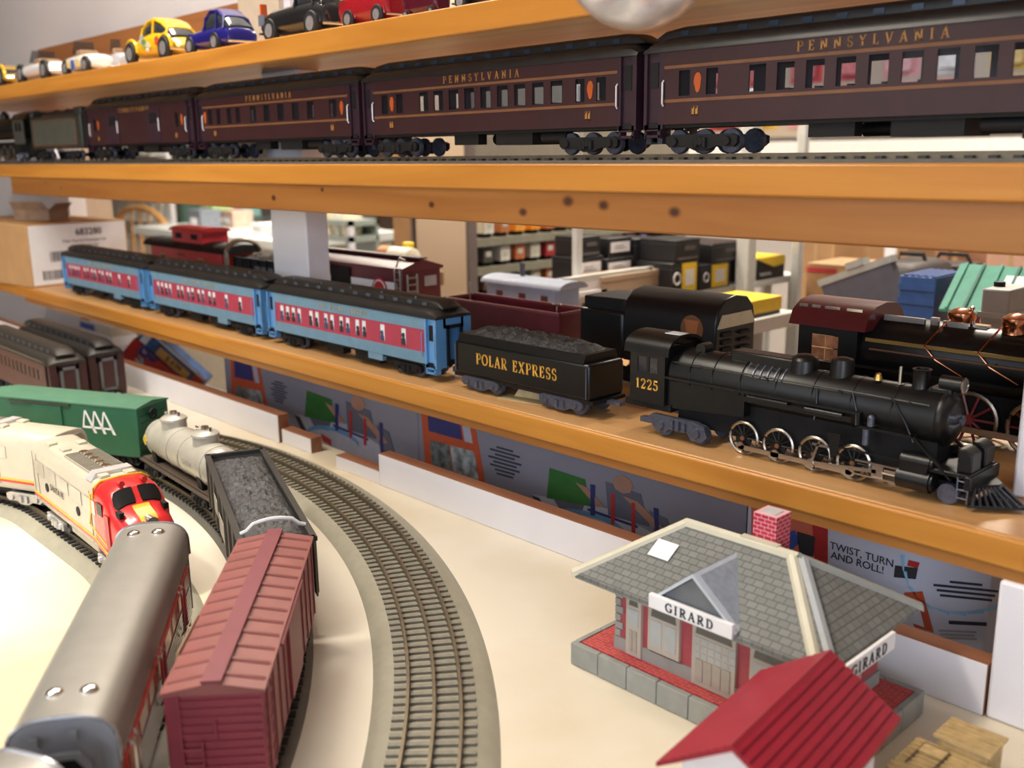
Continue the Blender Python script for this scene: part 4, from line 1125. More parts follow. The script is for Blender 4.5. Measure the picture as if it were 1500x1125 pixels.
for k in range(8):
    xx = -h + .012 + k * .0387
    for s in (-1, 1): part('side_rib', MB().box(xx - .0014, xx + .0014, *sorted((s * w, s * (w + .0022))), .018, .071), hop, c)
part('coal_load', coal_heap(2 * h - .008, 2 * w - .006, .0660, .0095, 70, 20, 11, .0026), M('coal_grey', (.060, .060, .066), .55, var=.6, scale=260, bump=1.0, bscale=300), c, label='heaped dark grey coal')
cord_pts = [(h - .030, -.0285 + .057 * k / 10, .0752 + .0065 * math.sin(PI * k / 10) + .0035 * (1 if 1 < k < 9 else 0)) for k in range(11)]
part('cord', MB().tube(cord_pts, .0018, 6), paper, c, label='white cord laid across the coal')
part('label_plate', MB().box(-.06, -.03, -w - .0026, -w - .0020, .040, .058).box(-.02, .02, -w - .0026, -w - .0020, .030, .050), M('pale_plate', (.42, .40, .34), .5), c)
part('hopper_bay', MB().prism([(-.09, .020), (-.02, .020), (-.045, .008), (-.065, .008)], -w + .004, w - .004, 'xz').prism([(.02, .020), (.09, .020), (.065, .008), (.045, .008)], -w + .004, w - .004, 'xz'), hopd, c)
for s in (-1, 1): truck(c, s * (h - .034), blackm, .0085, 2, .032); coupler(c, s * h, s, .012)
# tank car
silver = M('tank_silver', (0.52, 0.50, 0.44), 0.30, metal=0.25, var=0.08)
loc, rz = chord(P2, s_tank, .22)
c = thing('tank_car', 'silver tank car with two domes on the layout', 'train car', loc, rz)
tr_ = .0245; tz = .046
prof = [(.001, -.1075), (.010, -.106), (.018, -.1015), (.0230, -.094), (tr_, -.085)] + [(tr_, .085), (.0230, .094), (.018, .1015), (.010, .106), (.001, .1075)]
part('tank', MB().lathe(prof, (0, 0, tz), 'x', 28), silver, c)
for x in (-.048, .048):
    d = part('dome', MB().lathe([(.0155, tz + .019), (.0150, tz + .030), (.0165, tz + .031), (.0162, tz + .0335), (.012, tz + .0365), (.001, tz + .038)], (x, 0, 0), 'z', 20), silver, c)
    part('dome_hatch', MB().cyl((x, 0, tz + .037), (x, 0, tz + .042), .0045, n=12).cyl((x + .008, .003, tz + .035), (x + .008, .003, tz + .041), .0022, n=8).tube([(x - .010, -.006, tz + .036), (x - .006, -.008, tz + .042), (x, -.008, tz + .042)], .0012, 5), chrome, d)
bd = MB()
for x in (-.082, -.018, .018, .082): bd.ring((x, 0, tz), tr_ + .0003, .0008, 'x', 28, 5)
part('tank_bands', bd, silver, c)
part('hazard_placard', MB().prism([(-.086, tz - .006), (-.080, tz + .001), (-.086, tz + .008), (-.092, tz + .001)], -tr_ - .0012, -tr_ + .001, 'xz'), M('placard_yellow', (.62, .45, .06), .5), c)
text('GATX', .010, M('grey_letter'), c, (.045, -tr_ - .0008, tz + .001), FRONT)
part('frame', MB().box(-.11, .11, -.022, .022, .0155, .0195).box(-.11, .11, -.026, -.023, .0155, .018), M('frame_brown', (.10, .075, .06), .6), c)
sd = MB()
for x in (-.07, .07): sd.prism([(-.020, .019), (.020, .019), (.022, .036), (-.022, .036)], x - .006, x + .006, 'yz')
part('saddle', sd, blackm, c)
for s in (-1, 1): truck(c, s * .075, blackm, .0085, 2, .030); coupler(c, s * .11, s, .012)
# green boxcar
grn = M('boxcar_green', (0.018, 0.115, 0.060), 0.5, var=0.08, scale=40)
loc, rz = chord(P2, s_green, .26)
c = thing('boxcar', 'green boxcar with three white triangles on its side', 'train car', loc, rz)
h = .128; w = .030
part('body', MB().box(-h, h, -w, w, .016, .082), grn, c, bevel=.001)
part('roof', MB().loft([[(x, -w - .001, .081), (x, -w - .001, .083), (x, 0, .0875), (x, w + .001, .083), (x, w + .001, .081)] for x in (-h - .0015, h + .0015)]), M('roof_green', (.07, .19, .12), .55, var=.08), c)
d = part('side_door', MB().box(-.045, .005, -w - .002, -w, .019, .077), grn, c); part('door_rail', MB().box(-.085, .02, -w - .003, -w, .0775, .0800), M('rail_dark', (.03, .04, .03), .5), d)
tri = MB()
for k in range(3):
    x = .044 + k * .0155
    tri.prism([(x - .0012, .074), (x + .0012, .074), (x + .0165, .044), (x + .0125, .044)], -w - .0008, -w + .0002, 'xz'); tri.prism([(x - .0012, .074), (x + .0006, .074), (x - .004, .050), (x - .0065, .050)], -w - .0008, -w + .0002, 'xz')
    tri.prism([(x - .0055, .050), (x + .0135, .050), (x + .0125, .0525), (x - .005, .0525)], -w - .0008, -w + .0002, 'xz')
part('triangle_logo', tri, paper, c, label='three white triangles')
part('brake_wheel', MB().ring((h + .004, -.004, .070), .0065, .0012, 'x', 14, 5).box(h, h + .004, -.008, 0, .068, .072), blackm, c)
er = MB()
for k in range(6): er.box(h, h + .001, -w + .004, w - .004, .022 + k * .009, .025 + k * .009)
part('end_ribs', er, grn, c)
for s in (-1, 1): truck(c, s * (h - .035), blackm, .0085, 2, .032); coupler(c, s * h, s, .012)

# ------------------------------------------------------------------ diesel engines on the inner loop
fs = M('diesel_silver', (0.52, 0.48, 0.39), 0.33, metal=0.10, var=0.05); fred = M('diesel_red', (0.60, 0.022, 0.025), 0.25, var=0.05, coat=.4)
fyel = M('diesel_yellow', (0.80, 0.42, 0.02), 0.35, var=0.05); forange = M('diesel_orange', (.62, .12, .03), .4)
def osec(x, w, zb, zt, p=4.0, n=22, crown=.0):
    out = []; zc = (zb + zt) / 2; hh = (zt - zb) / 2
    for k in range(n):
        a = 2 * PI * (k + .5) / n; ca, sa = math.cos(a), math.sin(a)
        q = p if sa > 0 else 9.0
        out.append((x, w * math.copysign(abs(ca) ** (2 / q), ca), zc + hh * math.copysign(abs(sa) ** (2 / q), sa)))
    return out
def diesel_details(c, x0, x1, w):
    fan = MB()
    gr = part('roof_grille', MB().box(x0 + .085, x0 + .165, -.018, .018, .0885, .0905), M('grille_grey', (.36, .33, .27), .4), c)
    gl = MB()
    for k in range(16): gl.box(x0 + .087 + k * .0048, x0 + .089 + k * .0048, -.017, -.003, .0905, .0917); gl.box(x0 + .087 + k * .0048, x0 + .089 + k * .0048, .003, .017, .0905, .0917)
    part('grille_slats', gl, M('grille_dark', (.24, .22, .18), .5), gr)
    for k in range(5): part('fan', MB().cyl((x0 + .092 + k * .0165, 0, .0905), (x0 + .092 + k * .0165, 0, .0930), .0045, n=12), chrome, gr)
    for (x, y) in ((x0 + .03, -.014), (x0 + .048, .012), (x0 + .065, -.010), (x0 + .185, -.012), (x0 + .19, .012)):
        part('roof_vent', MB().box(x - .006, x + .006, y - .005, y + .005, .086, .0925), fs, c, bevel=.001)
    part('dynamic_brake_hood', MB().prism([(-.024, .086), (-.018, .0935), (.018, .0935), (.024, .086)], x0 + .168, x0 + .182, 'yz'), M('hood_pale', (.60, .60, .62), .25, metal=.3), c)
    for s in (-1, 1):
        vs2 = MB()
        for k in range(5): vs2.box(x0 + .012 + k * .04, x0 + .044 + k * .04, *sorted((s * w, s * (w + .0006))), .058, .072)
        part('side_grilles', vs2, M('grille_light', (.55, .53, .48), .3, metal=.5), c)
        part('portholes', MB().cyl((x0 + .15, s * w, .048), (x0 + .15, s * (w + .0008), .048), .005, n=14).cyl((x0 + .05, s * w, .048), (x0 + .05, s * (w + .0008), .048), .005, n=14), blackm, c)
        dr = MB()
        for k in (.006, .02, .19): dr.box(x0 + k, x0 + k + .0006, *sorted((s * w, s * (w + .0005))), .026, .08)
        part('panel_seams', dr, M('grille_dark'), c)
def diesel_trucks(c, xs):
    for x in xs: truck(c, x, M('truck_silver', (.46, .45, .44), .3, metal=.6, var=.1), .0095, 2, .038, fy=.0225, wheelmat=M('truck_silver'))
loc, rz = chord(P3, s_of(P3, -1.010, .366), .28)
c = thing('diesel_engine', 'silver diesel engine with red nose and yellow stripes on the layout', 'train engine', loc, rz)
w = .029
secs = [osec(-.140, w, .019, .089), osec(-.139, w, .018, .090), osec(.058, w, .018, .090)]
part('body', MB().loft(secs), fs, c)
nose = [osec(.058, w + .0003, .018, .0903), osec(.080, w + .0003, .018, .0903, 4), osec(.092, w, .017, .0885, 3.6), osec(.100, w - .0005, .016, .080, 3.2), osec(.108, w - .001, .015, .0715, 3.0), osec(.122, w - .003, .014, .067, 2.8), osec(.132, w - .007, .013, .060, 2.5), osec(.138, w - .013, .014, .052, 2.2), osec(.1405, .008, .02, .042, 2)]
no_ = part('nose', MB().loft(nose), fred, c, label='bright red cab and nose')
NS = [(.080, w, .018, .0903, 4), (.092, w, .017, .0885, 3.6), (.100, w - .0005, .016, .080, 3.2), (.108, w - .001, .015, .0715, 3.0), (.122, w - .003, .014, .067, 2.8), (.132, w - .007, .013, .060, 2.5)]
def nose_z(x, y):
    for a, b in zip(NS, NS[1:]):
        if a[0] <= x <= b[0]:
            f = (x - a[0]) / (b[0] - a[0]); zz = []
            for q in (a, b):
                r_ = max(0., 1 - (abs(y) / q[1]) ** q[4]) ** (1 / q[4]); zz.append((q[2] + q[3]) / 2 + (q[3] - q[2]) / 2 * r_)
            return zz[0] + (zz[1] - zz[0]) * f
    return .06
def nose_patch(rows, s, lift=.0012):
    secs = []
    for (x, y0, y1) in rows:
        ys = [y0 + (y1 - y0) * k / 5 for k in range(6)]
        secs.append([(x, s * y, nose_z(x, y) + lift) for y in ys] + [(x, s * y, nose_z(x, y) - .001) for y in reversed(ys)])
    return MB().loft(secs)
for s in (-1, 1):
    part('windshield', nose_patch([(.0925, .0030, .0205), (.0950, .0028, .0225), (.0985, .0028, .0230), (.1015, .0028, .0222), (.1040, .0035, .0200)], s), black, no_)
    part('side_window', MB().box(.070, .084, *sorted((s * w, s * (w + .0008))), .062, .074), black, no_)
    part('cab_door', MB().box(.0885, .099, *sorted((s * (w - .001), s * (w + .0008))), .024, .066), M('door_red', (.42, .02, .025), .35), no_)
    # warbonnet stripes
    st = MB(); y0, y1 = sorted((s * w, s * (w + .0007)))
    st.prism([(-.139, .0335), (.0, .0335), (.055, .0335), (.092, .0250), (.092, .0230), (.055, .0315), (-.139, .0315)], y0, y1, 'xz')
    part('yellow_stripe', st, fyel, c)
    st = MB(); st.prism([(-.139, .0310), (.055, .0310), (.095, .0222), (.095, .0195), (.055, .0285), (-.139, .0285)], y0, y1, 'xz'); part('red_stripe', st, fred, c)
    st = MB(); st.prism([(.052, .090 - .012), (.055, .090 - .012), (.053, .060), (.045, .045), (.090, .034), (.092, .0325), (.042, .044), (.050, .060)], *sorted((s * w, s * (w + .0009))), 'xz'); part('yellow_edge', st, fyel, c)
    part('number_board', MB().box(.104, .114, *sorted((s * .019, s * .0235)), .066, .072), blackm, no_)
part('yellow_patch', nose_patch([(x, -.008, .008) for x in (.106, .109, .113, .118, .122, .127)], 1, .0009), fyel, no_, label='yellow patch on the nose top')
part('yellow_arc', MB().tube([(.0585, -w - .0004, .074), (.0585, -w * .93, .0845), (.0585, -w * .7, .0895), (.0585, 0, .0908), (.0585, w * .7, .0895), (.0585, w * .93, .0845), (.0585, w + .0004, .074)], .0011, 6), fyel, c)
part('headlight', MB().cyl((.120, 0, .062), (.1335, 0, .062), .0062, n=16), chrome, no_)
part('horn', MB().cyl((.078, -.010, .091), (.090, -.010, .0925), .0014, .0028, 10).cyl((.078, .012, .091), (.090, .012, .0925), .0014, .0028, 10), fred, no_)
diesel_details(c, -.140, .14, w); diesel_trucks(c, (-.085, .075)); coupler(c, .139, 1, .012); coupler(c, -.14, -1, .012)
part('fuel_tank', MB().box(-.045, .035, -.022, .022, .008, .019), fs, c, bevel=.002)
part('frame', MB().box(-.13, .12, -.02, .02, .014, .02), blackm, c)
text('SANTA FE', .010, M('letter_black', (.06, .05, .05), .5), c, (-.055, -w - .0007, .052), FRONT)
loc, rz = chord(P3, s_of(P3, -1.010, .366) + .288, .27)
c = thing('diesel_engine', 'silver diesel booster unit behind the red nosed engine', 'train engine', loc, rz)
part('body', MB().loft([osec(-.136, w, .019, .089), osec(-.135, w, .018, .090), osec(.135, w, .018, .090), osec(.136, w, .019, .089)]), fs, c)
part('end_frame', MB().loft([osec(.1362, w * .82, .026, .084, 5), osec(.1385, w * .82, .026, .084, 5)]), M('grille_grey'), c)
for s in (-1, 1):
    part('red_stripe', MB().box(-.135, .135, *sorted((s * w, s * (w + .0007))), .0285, .0310), fred, c); part('yellow_stripe', MB().box(-.135, .135, *sorted((s * w, s * (w + .0007))), .0315, .0335), fyel, c)
diesel_details(c, -.136, .136, w); diesel_trucks(c, (-.085, .085)); coupler(c, .136, 1, .012)
part('frame', MB().box(-.13, .13, -.02, .02, .014, .02), blackm, c)

# ------------------------------------------------------------------ silver streamlined coaches on the inner loop
alu = M('coach_aluminium', (0.30, 0.29, 0.27), 0.42, metal=0.45, var=0.04); alub = M('coach_side_silver', (.42, .42, .44), .25, metal=.7, var=.06)
cgrey = M('end_grey', (.26, .27, .31), .45, var=.06)
def stream_coach(far, near, L_, label):
    f = Vector(far); n = Vector(near); mid = (f + n) / 2; d = (n - f)
    c = thing('streamlined_coach', label, 'train car', (mid.x, mid.y, TZ + RT), math.atan2(d.y, d.x), 'silver streamlined coaches')
    h = L_ / 2; w = .0295
    rp = [(-w, .066)] + [(-w * math.copysign(abs(math.cos(PI * k / 18)) ** .68, math.cos(PI * k / 18)), .076 + .020 * math.sin(PI * k / 18) ** .8) for k in range(1, 18)] + [(w, .066)]
    rf = part('roof', MB().prism(rp, -h, h, 'yz'), alu, c)
    for x in (-h + .020, h - .028):
        for y in (-.0095, .0095):
            zz = .0952
            part('roof_vent', MB().ball((x, y, zz), .0056, 1, 1, .55, 14, 7), chrome, rf)
    part('body', MB().box(-h + .001, h - .001, -w + .0015, w - .0015, .014, .068), alub, c)
    for s in (-1, 1):
        part('window_stripe', MB().box(-h + .012, h - .012, *sorted((s * (w - .0014), s * (w + .0002))), .046, .060), M('stripe_red', (.52, .035, .03), .35), c)
        for k in range(8):
            x = -h + .030 + k * (L_ - .06) / 7
            if k in (1, 4, 7): part('handrail_group', MB().tube([(x, s * (w + .001), .028), (x, s * (w + .0035), .032), (x, s * (w + .0035), .062), (x, s * (w + .001), .066)], .0012, 5).tube([(x + .012, s * (w + .001), .028), (x + .012, s * (w + .0035), .032), (x + .012, s * (w + .0035), .062), (x + .012, s * (w + .001), .066)], .0012, 5), chrome, c)
            part('window', MB().box(x - .012, x + .012, *sorted((s * w, s * (w + .0006))), .0475, .0585), M('window_orange_tint', (.30, .10, .05), .2), c)
        fl = MB()
        for k in range(7): fl.box(-h + .01, h - .01, *sorted((s * (w - .0015), s * (w - .0002))), .016 + k * .0038, .0182 + k * .0038)
        part('fluting', fl, alub, c)
    for s in (-1, 1):
        er = part('end_wall', MB().prism([(y * .97, z - .001) for y, z in rp] + [(w * .97, .016), (-w * .97, .016)], *sorted((s * (h - .001), s * (h + .0015))), 'yz'), cgrey, c)
        part('end_rim', MB().tube([(s * (h + .001), y, z) for y, z in rp], .0013, 6), alub, er)
        part('diaphragm', MB().prism([(-.0155, .016), (-.0155, .068), (-.010, .076), (.010, .076), (.0155, .068), (.0155, .016)], *sorted((s * (h + .0015), s * (h + .006))), 'yz'), cgrey, er)
        part('end_door', MB().prism([(-.0115, .018), (-.0115, .066), (-.007, .072), (.007, .072), (.0115, .066), (.0115, .018)], *sorted((s * (h + .0058), s * (h + .0064))), 'yz'), blackm, er, label='dark doorway')
        part('end_seam', MB().box(*sorted((s * (h + .0015), s * (h + .0026))), .018, .0195, .02, .08).box(*sorted((s * (h + .0015), s * (h + .0026))), .0225, .0238, .02, .076).box(*sorted((s * (h + .0015), s * (h + .004))), -.016, -.012, .079, .086).box(*sorted((s * (h + .0015), s * (h + .004))), .004, .009, .082, .089), cgrey, er)
        truck(c, s * (h - .055), blackm, .009, 2, .036); coupler(c, s * h, s, .012)
    return c
stream_coach((-.782, .318), (-.533, .156), .300, 'silver streamlined coach with red stripe in the left foreground')
stream_coach((-.508, .131), (-.385, -.125), .28, 'silver streamlined coach cut off by the lower left corner')

# ------------------------------------------------------------------ brown passenger cars parked by the edge board
brn = M('brown_coach', (0.085, 0.026, 0.020), 0.5, var=0.1); brn2 = M('brown_coach_end', (.050, .014, .017), .5, var=.1); broof = M('brown_coach_roof', (.030, .025, .021), .5, var=.12); bframe = M('end_frame_grey', (.12, .13, .14), .5)
for i, (x1, y, lab) in enumerate(((-1.605, .565, 'brown passenger car with grey roof edge, front one of the parked pair'), (-1.605, .640, 'brown passenger car with dark roof, parked beside the edge board'))):
    xe = ony(100 if i == 0 else 158, 545, y).x
    c = thing('passenger_coach', lab, 'train car', (xe - .18, y, TZ), 0, 'brown parked passenger cars')
    heavy_coach(c, .36, .060, .022, .082, .110, brn if i == 0 else brn2, broof if i == 0 else M('dark_roof'), [(-.15 + k * .021, -.15 + k * .021 + .0125) for k in range(14)], (.052, .070), endmat=brn2, glassmat=M('dark_pane', (.03, .02, .02), .2), axles=2, tr=.009,
                strips=((.0822, .0865, M('pale_roof_edge', (.34, .29, .22), .5)),) if i == 0 else ())
    fr = MB()
    for s in (-1, 1): fr.box(.1835, .1855, *sorted((s * .010, s * .0145)), .024, .078)
    fr.box(.1835, .1855, -.0145, .0145, .0735, .078); fr.box(.1835, .1855, -.0145, .0145, .022, .0265)
    part('end_door_frame', fr, bframe, c); part('end_door', MB().box(.1832, .1842, -.010, .010, .026, .074), brn2, c)
# ------------------------------------------------------------------ model station
stone = M('station_stone', (0.30, 0.31, 0.29), 0.7, var=0.1, scale=60)
st_red = bricks('station_brick', (.42, .030, .055), (.34, .025, .045), (.46, .22, .22), 190, bw=.5, bh=.22, msize=.02, plane='wall', bump=.2)
plat = bricks('platform_brick', (.50, .06, .06), (.40, .03, .04), (.55, .22, .18), 95, bw=.8, bh=.30, msize=.02, plane='xy', bump=.2)
shing = bricks('roof_shingle', (.150, .155, .145), (.185, .19, .18), (.085, .088, .085), 75, bw=.62, bh=.38, msize=.03, plane='xy', bump=.6)
def _swap(src, name):
    m_ = src.copy(); m_.name = name
    nt_ = m_.node_tree; sp = [n for n in nt_.nodes if n.type == 'SEPXYZ'][0]; cb = [n for n in nt_.nodes if n.type == 'COMBXYZ'][0]
    for l in list(nt_.links):
        if l.to_node == cb: nt_.links.remove(l)
    nt_.links.new(sp.outputs['Y'], cb.inputs[0]); nt_.links.new(sp.outputs['X'], cb.inputs[1]); return m_
shing2 = _swap(shing, 'roof_shingle_hip')
cream = M('station_cream', (.58, .55, .43), .5, var=.05); beige = M('station_trim', (.48, .43, .37), .55, var=.05); grille = M('station_pane', (.42, .45, .46), .3, var=.08)
st = thing('model_station', 'model station with grey hip roof, red brick walls and signs on both sides', 'model building', (-.39, .609, TZ))
part('base', MB().box(-.116, .117, -.063, .063, 0, .017), stone, st)
part('platform', MB().box(-.112, .113, -.059, .059, .017, .0195), plat, st, label='red brick paved platform')
for k in range(8):
    xx = -.118 + k * .0296
    for s in (-1, 1): part('base_block', MB().box(xx + .0004, xx + .0292, *sorted((s * .0655, s * .060)), .0005, .0195), stone, st, bevel=.0006)
for k in range(4):
    yy = -.060 + k * .030
    for s in (-1, 1): part('base_block', MB().box(*sorted((s * .118, s * .1135)) if s < 0 else (.1135, .1188), yy + .0004, yy + .0296, .0005, .0195), stone, st, bevel=.0006)
part('walls', MB().box(-.086, .088, -.045, .050, .0195, .080), st_red, st)
part('plinth', MB().box(-.0875, .0895, -.0465, .0515, .0195, .030), stone, st)
qs = MB()
for k in range(7):
    l = .007 if k % 2 else .0045
    for (sx, x_) in ((1, -.086), (-1, .088)):
        qs.box(*sorted((x_ - sx * .0008, x_ + sx * l)), -.0462, -.042, .031 + k * .0067, .0365 + k * .0067)
part('quoins', qs, stone, st)
def opening(name, x0, x1, z0, z1, panes, arch_=True, door=False):
    yb = -.045
    o = part(name, MB().prism([(x0, z0), (x1, z0), (x1, z1 - .004), (x1 - .003, z1), (x0 + .003, z1), (x0, z1 - .004)], yb - .003, yb, 'xz'), beige, st)
    for (a, b, c_, d_) in panes: part('pane', MB().box(a, b, yb - .0034, yb - .0029, c_, d_), grille, o)
    if door:
        n = 2 if (x1 - x0) < .02 else 4
        for k in range(n):
            xx = x0 + .003 + k * (x1 - x0 - .006) / n
            part('door_panel', MB().box(xx + .0008, xx + (x1 - x0 - .006) / n - .0008, yb - .0038, yb - .003, z0 + .004, z0 + .022), M('trim_dark', (.40, .36, .31), .6), o)  # panels take a darker tone of the trim
    part('fan_light', MB().prism([(x0 + .003, z1 - .010), (x1 - .003, z1 - .010), (x1 - .004, z1 - .004), ((x0 + x1) / 2, z1 - .0015), (x0 + .004, z1 - .004)], yb - .0034, yb - .0029, 'xz'), M('pane_dark', (.12, .12, .11), .4), o)
opening('station_door', -.074, -.059, .020, .073, [(-.0715, -.0615, .046, .060)], door=True)
opening('station_window', -.052, -.022, .032, .071, [(-.049, -.0385, .037, .058), (-.0355, -.025, .037, .058)])
opening('station_door', -.010, .028, .020, .072, [(-.007 + (k % 3) * .0062 + (k // 9) * .0185, -.0025 + (k % 3) * .0062 + (k // 9) * .0185, .043 + ((k // 3) % 3) * .006, .0475 + ((k // 3) % 3) * .006) for k in range(18)], door=True)
opening('station_window', .040, .072, .032, .071, [(.043, .0545, .037, .058), (.0575, .069, .037, .058)])
part('end_window', MB().box(.088, .0905, -.02, .02, .034, .068), beige, st)
# hip roof
A = (-.120, -.062, .080); B = (.106, -.062, .080); C_ = (.106, .076, .080); D = (-.120, .076, .080); R1 = (-.057, .006, .122); R2 = (.043, .006, .122)
def slope(name, pts, mt):
    n = len(pts); mb = MB(); mb.add([p for p in pts] + [(p[0], p[1], p[2] - .003) for p in pts], [tuple(range(n)), tuple(range(2 * n - 1, n - 1, -1))] + [(k, (k + 1) % n, n + (k + 1) % n, n + k) for k in range(n)])
    return part(name, mb, mt, st, smooth=False)
slope('roof_slope', [A, B, R2, R1], shing); slope('roof_slope', [C_, D, R1, R2], shing); slope('roof_slope', [B, C_, R2], shing2); slope('roof_slope', [D, A, R1], shing2)
part('soffit', MB().box(-.118, .104, -.060, .074, .0745, .0772), stone, st)
def cap(p, q, wd, mt):
    p = Vector(p); q = Vector(q); d = (q - p).normalized(); sd = d.cross(Vector((0, 0, 1))).normalized() * wd
    up = Vector((0, 0, .0016)); dn = Vector((0, 0, -.0028))
    mb = MB().loft([[x + sd + dn, x + sd * .7 + up * .5, x + up * 1.4, x - sd * .7 + up * .5, x - sd + dn] for x in (p, q)]); return part('hip_cap', mb, mt, st, label='smooth pale ridge strip')
cap(A, R1, .0055, cream); cap(R1, R2, .0050, cream); cap((.100, -.0625, .0807), (.040, .003, .1215), .0046, cream); cap(C_, R2, .005, stone); cap(D, R1, .005, cream)
cap((.1065, -.055, .0806), (.0465, .006, .1205), .0050, M('hip_grey', (.34, .36, .38), .5))
ch = part('chimney', MB().box(.0, .020, .012, .032, .100, .143), bricks('chimney_brick', (.55, .03, .07), (.46, .02, .05), (.75, .42, .45), 80, bw=.5, bh=.26, msize=.022, plane='wall', bump=.2), st)
part('chimney_top', MB().box(.004, .016, .016, .028, .143, .1436), M('pale_grey', (.5, .52, .54), .6), ch)
part('chimney_flashing', MB().box(-.006, .026, .004, .010, .1195, .1245), cream, st)
# dormer gable with sign
gx = -.002
part('dormer', MB().loft([[(gx - .036, y, .0815), (gx + .036, y, .0815), (gx, y, .1105)] for y in (-.058, -.004)]), M('dormer_slate', (.16, .17, .18), .5, var=.1), st, smooth=False)
for s in (-1, 1):
    sl = MB().loft([[(gx + s * .0385, y, .0800), (gx + s * .0385, y, .0828), (gx, y, .1145), (gx, y, .1115)] for y in (-.0615, -.002)])
    do = part('dormer_slope', sl, M('dormer_rim', (.52, .57, .64), .45), st, smooth=False)
    part('dormer_shingles', MB().loft([[(gx + s * .0355, y, .0846), (gx + s * .0355, y, .0853), (gx + s * .003, y, .1122 + .0006), (gx + s * .003, y, .1122 - .0004)] for y in (-.056, -.003)]), M('dormer_blue_slate', (.30, .34, .40), .45, var=.12, scale=200), do, smooth=False)
so = part('station_sign', MB().box(gx - .037, gx + .037, -.0645, -.0605, .0775, .0885), paper, st, bevel=.0004)
part('sign_lettering', serif('GIRARD', .0068, .2, .28, xs=1.1), ink, so, loc=(gx, -.0646, .0796))
so = part('station_sign', MB().box(.1075, .1105, -.050, .026, .0655, .0785), paper, st, bevel=.0004)
part('sign_lettering', serif('GIRARD', .0080, .2, .28, xs=1.1), ink, so, loc=(.1107, -.012, .0678), rot=(0, 0, PI / 2))
part('price_tag', MB().hexa([(-.068, -.030, .1007), (-.048, -.030, .1007), (-.048, -.016, .1096), (-.068, -.016, .1096)], [(-.068, -.030, .1013), (-.048, -.030, .1013), (-.048, -.016, .1102), (-.068, -.016, .1102)]), paper, st, label='small white paper tag on the roof')

# ------------------------------------------------------------------ red roofed barn
br_m = M('barn_roof', (.30, .010, .028), .42, var=.08, scale=70); bw_m = M('barn_wall', (.78, .78, .80), .6, var=.03)
bn = thing('model_barn', 'small white model barn with dark red roof in front of the station', 'model building', (-.2710, .474, TZ), math.radians(6.7))
part('walls', MB().prism([(-.036, 0), (.036, 0), (.036, .070), (0, .094), (-.036, .070)], -.055, .055, 'xz'), bw_m, bn)
for s in (-1, 1):
    part('roof_slope', MB().loft([[(s * .0465, y, .0675), (s * .0465, y, .0695), (0, y, .1000), (0, y, .0965)] for y in (-.066, .066)]), br_m, bn, smooth=False)
    for k in range(9):
        f0, f1 = k / 9, (k + .82) / 9
        def rp_(f, dz): return (s * .0465 * (1 - f), .0695 + (.1000 - .0695) * f + dz)
        a0, a1 = rp_(f0, .0013), rp_(f1, .0006); b0, b1 = rp_(f0, -.0002), rp_(f1, -.0002)
        part('roof_strip', MB().prism([b0, a0, a1, b1], -.0665, .0665, 'xz'), br_m, bn, smooth=False)
part('ridge_cap', MB().prism([(-.005, .0972), (0, .1012), (.005, .0972)], -.0668, .0668, 'xz'), br_m, bn)
part('barn_door', MB().box(-.014, .014, -.0562, -.0550, 0, .045), br_m, bn)

# ------------------------------------------------------------------ tan wooden model shed at the lower right
tanw = M('tan_wood', (.50, .36, .17), .65, var=.18, scale=120, bump=.3); tand = M('dark_wood_mark', (.10, .07, .04), .7)
sh_ = thing('model_shed', 'tan wooden model shed with shingled roofs beside the white post', 'model building', (-.212, .590, TZ)); sh_.scale = (.76,) * 3
part('walls', MB().box(-.024, .018, .012, .046, 0, .045), tanw, sh_, bevel=.001); part('walls', MB().box(-.036, .030, -.060, .014, 0, .036), tanw, sh_, bevel=.001)
for k in range(6): part('shingle_row', MB().hexa([(-.027, .009 + k * .0066, .0455), (.021, .009 + k * .0066, .0455), (.021, .0165 + k * .0066, .047), (-.027, .0165 + k * .0066, .047)], [(-.027, .009 + k * .0066, .0486), (.021, .009 + k * .0066, .0486), (.021, .0155 + k * .0066, .0474), (-.027, .0155 + k * .0066, .0474)]), tanw, sh_)
for k in range(10): part('shingle_row', MB().hexa([(-.040, -.063 + k * .0074, .0362), (.034, -.063 + k * .0074, .0362), (.034, -.0550 + k * .0074, .0378), (-.040, -.0550 + k * .0074, .0378)], [(-.040, -.063 + k * .0074, .0398), (.034, -.063 + k * .0074, .0398), (.034, -.0560 + k * .0074, .0384), (-.040, -.0560 + k * .0074, .0384)]), tanw, sh_)
part('roof_hatch', MB().box(-.030, -.010, -.012, .002, .0392, .041), tanw, sh_); part('hatch_edge', MB().box(-.031, -.010, .002, .0035, .0385, .0412).box(-.031, -.0298, -.034, .002, .0385, .0408).box(-.010, -.0088, -.034, .002, .0385, .0408), tand, sh_)

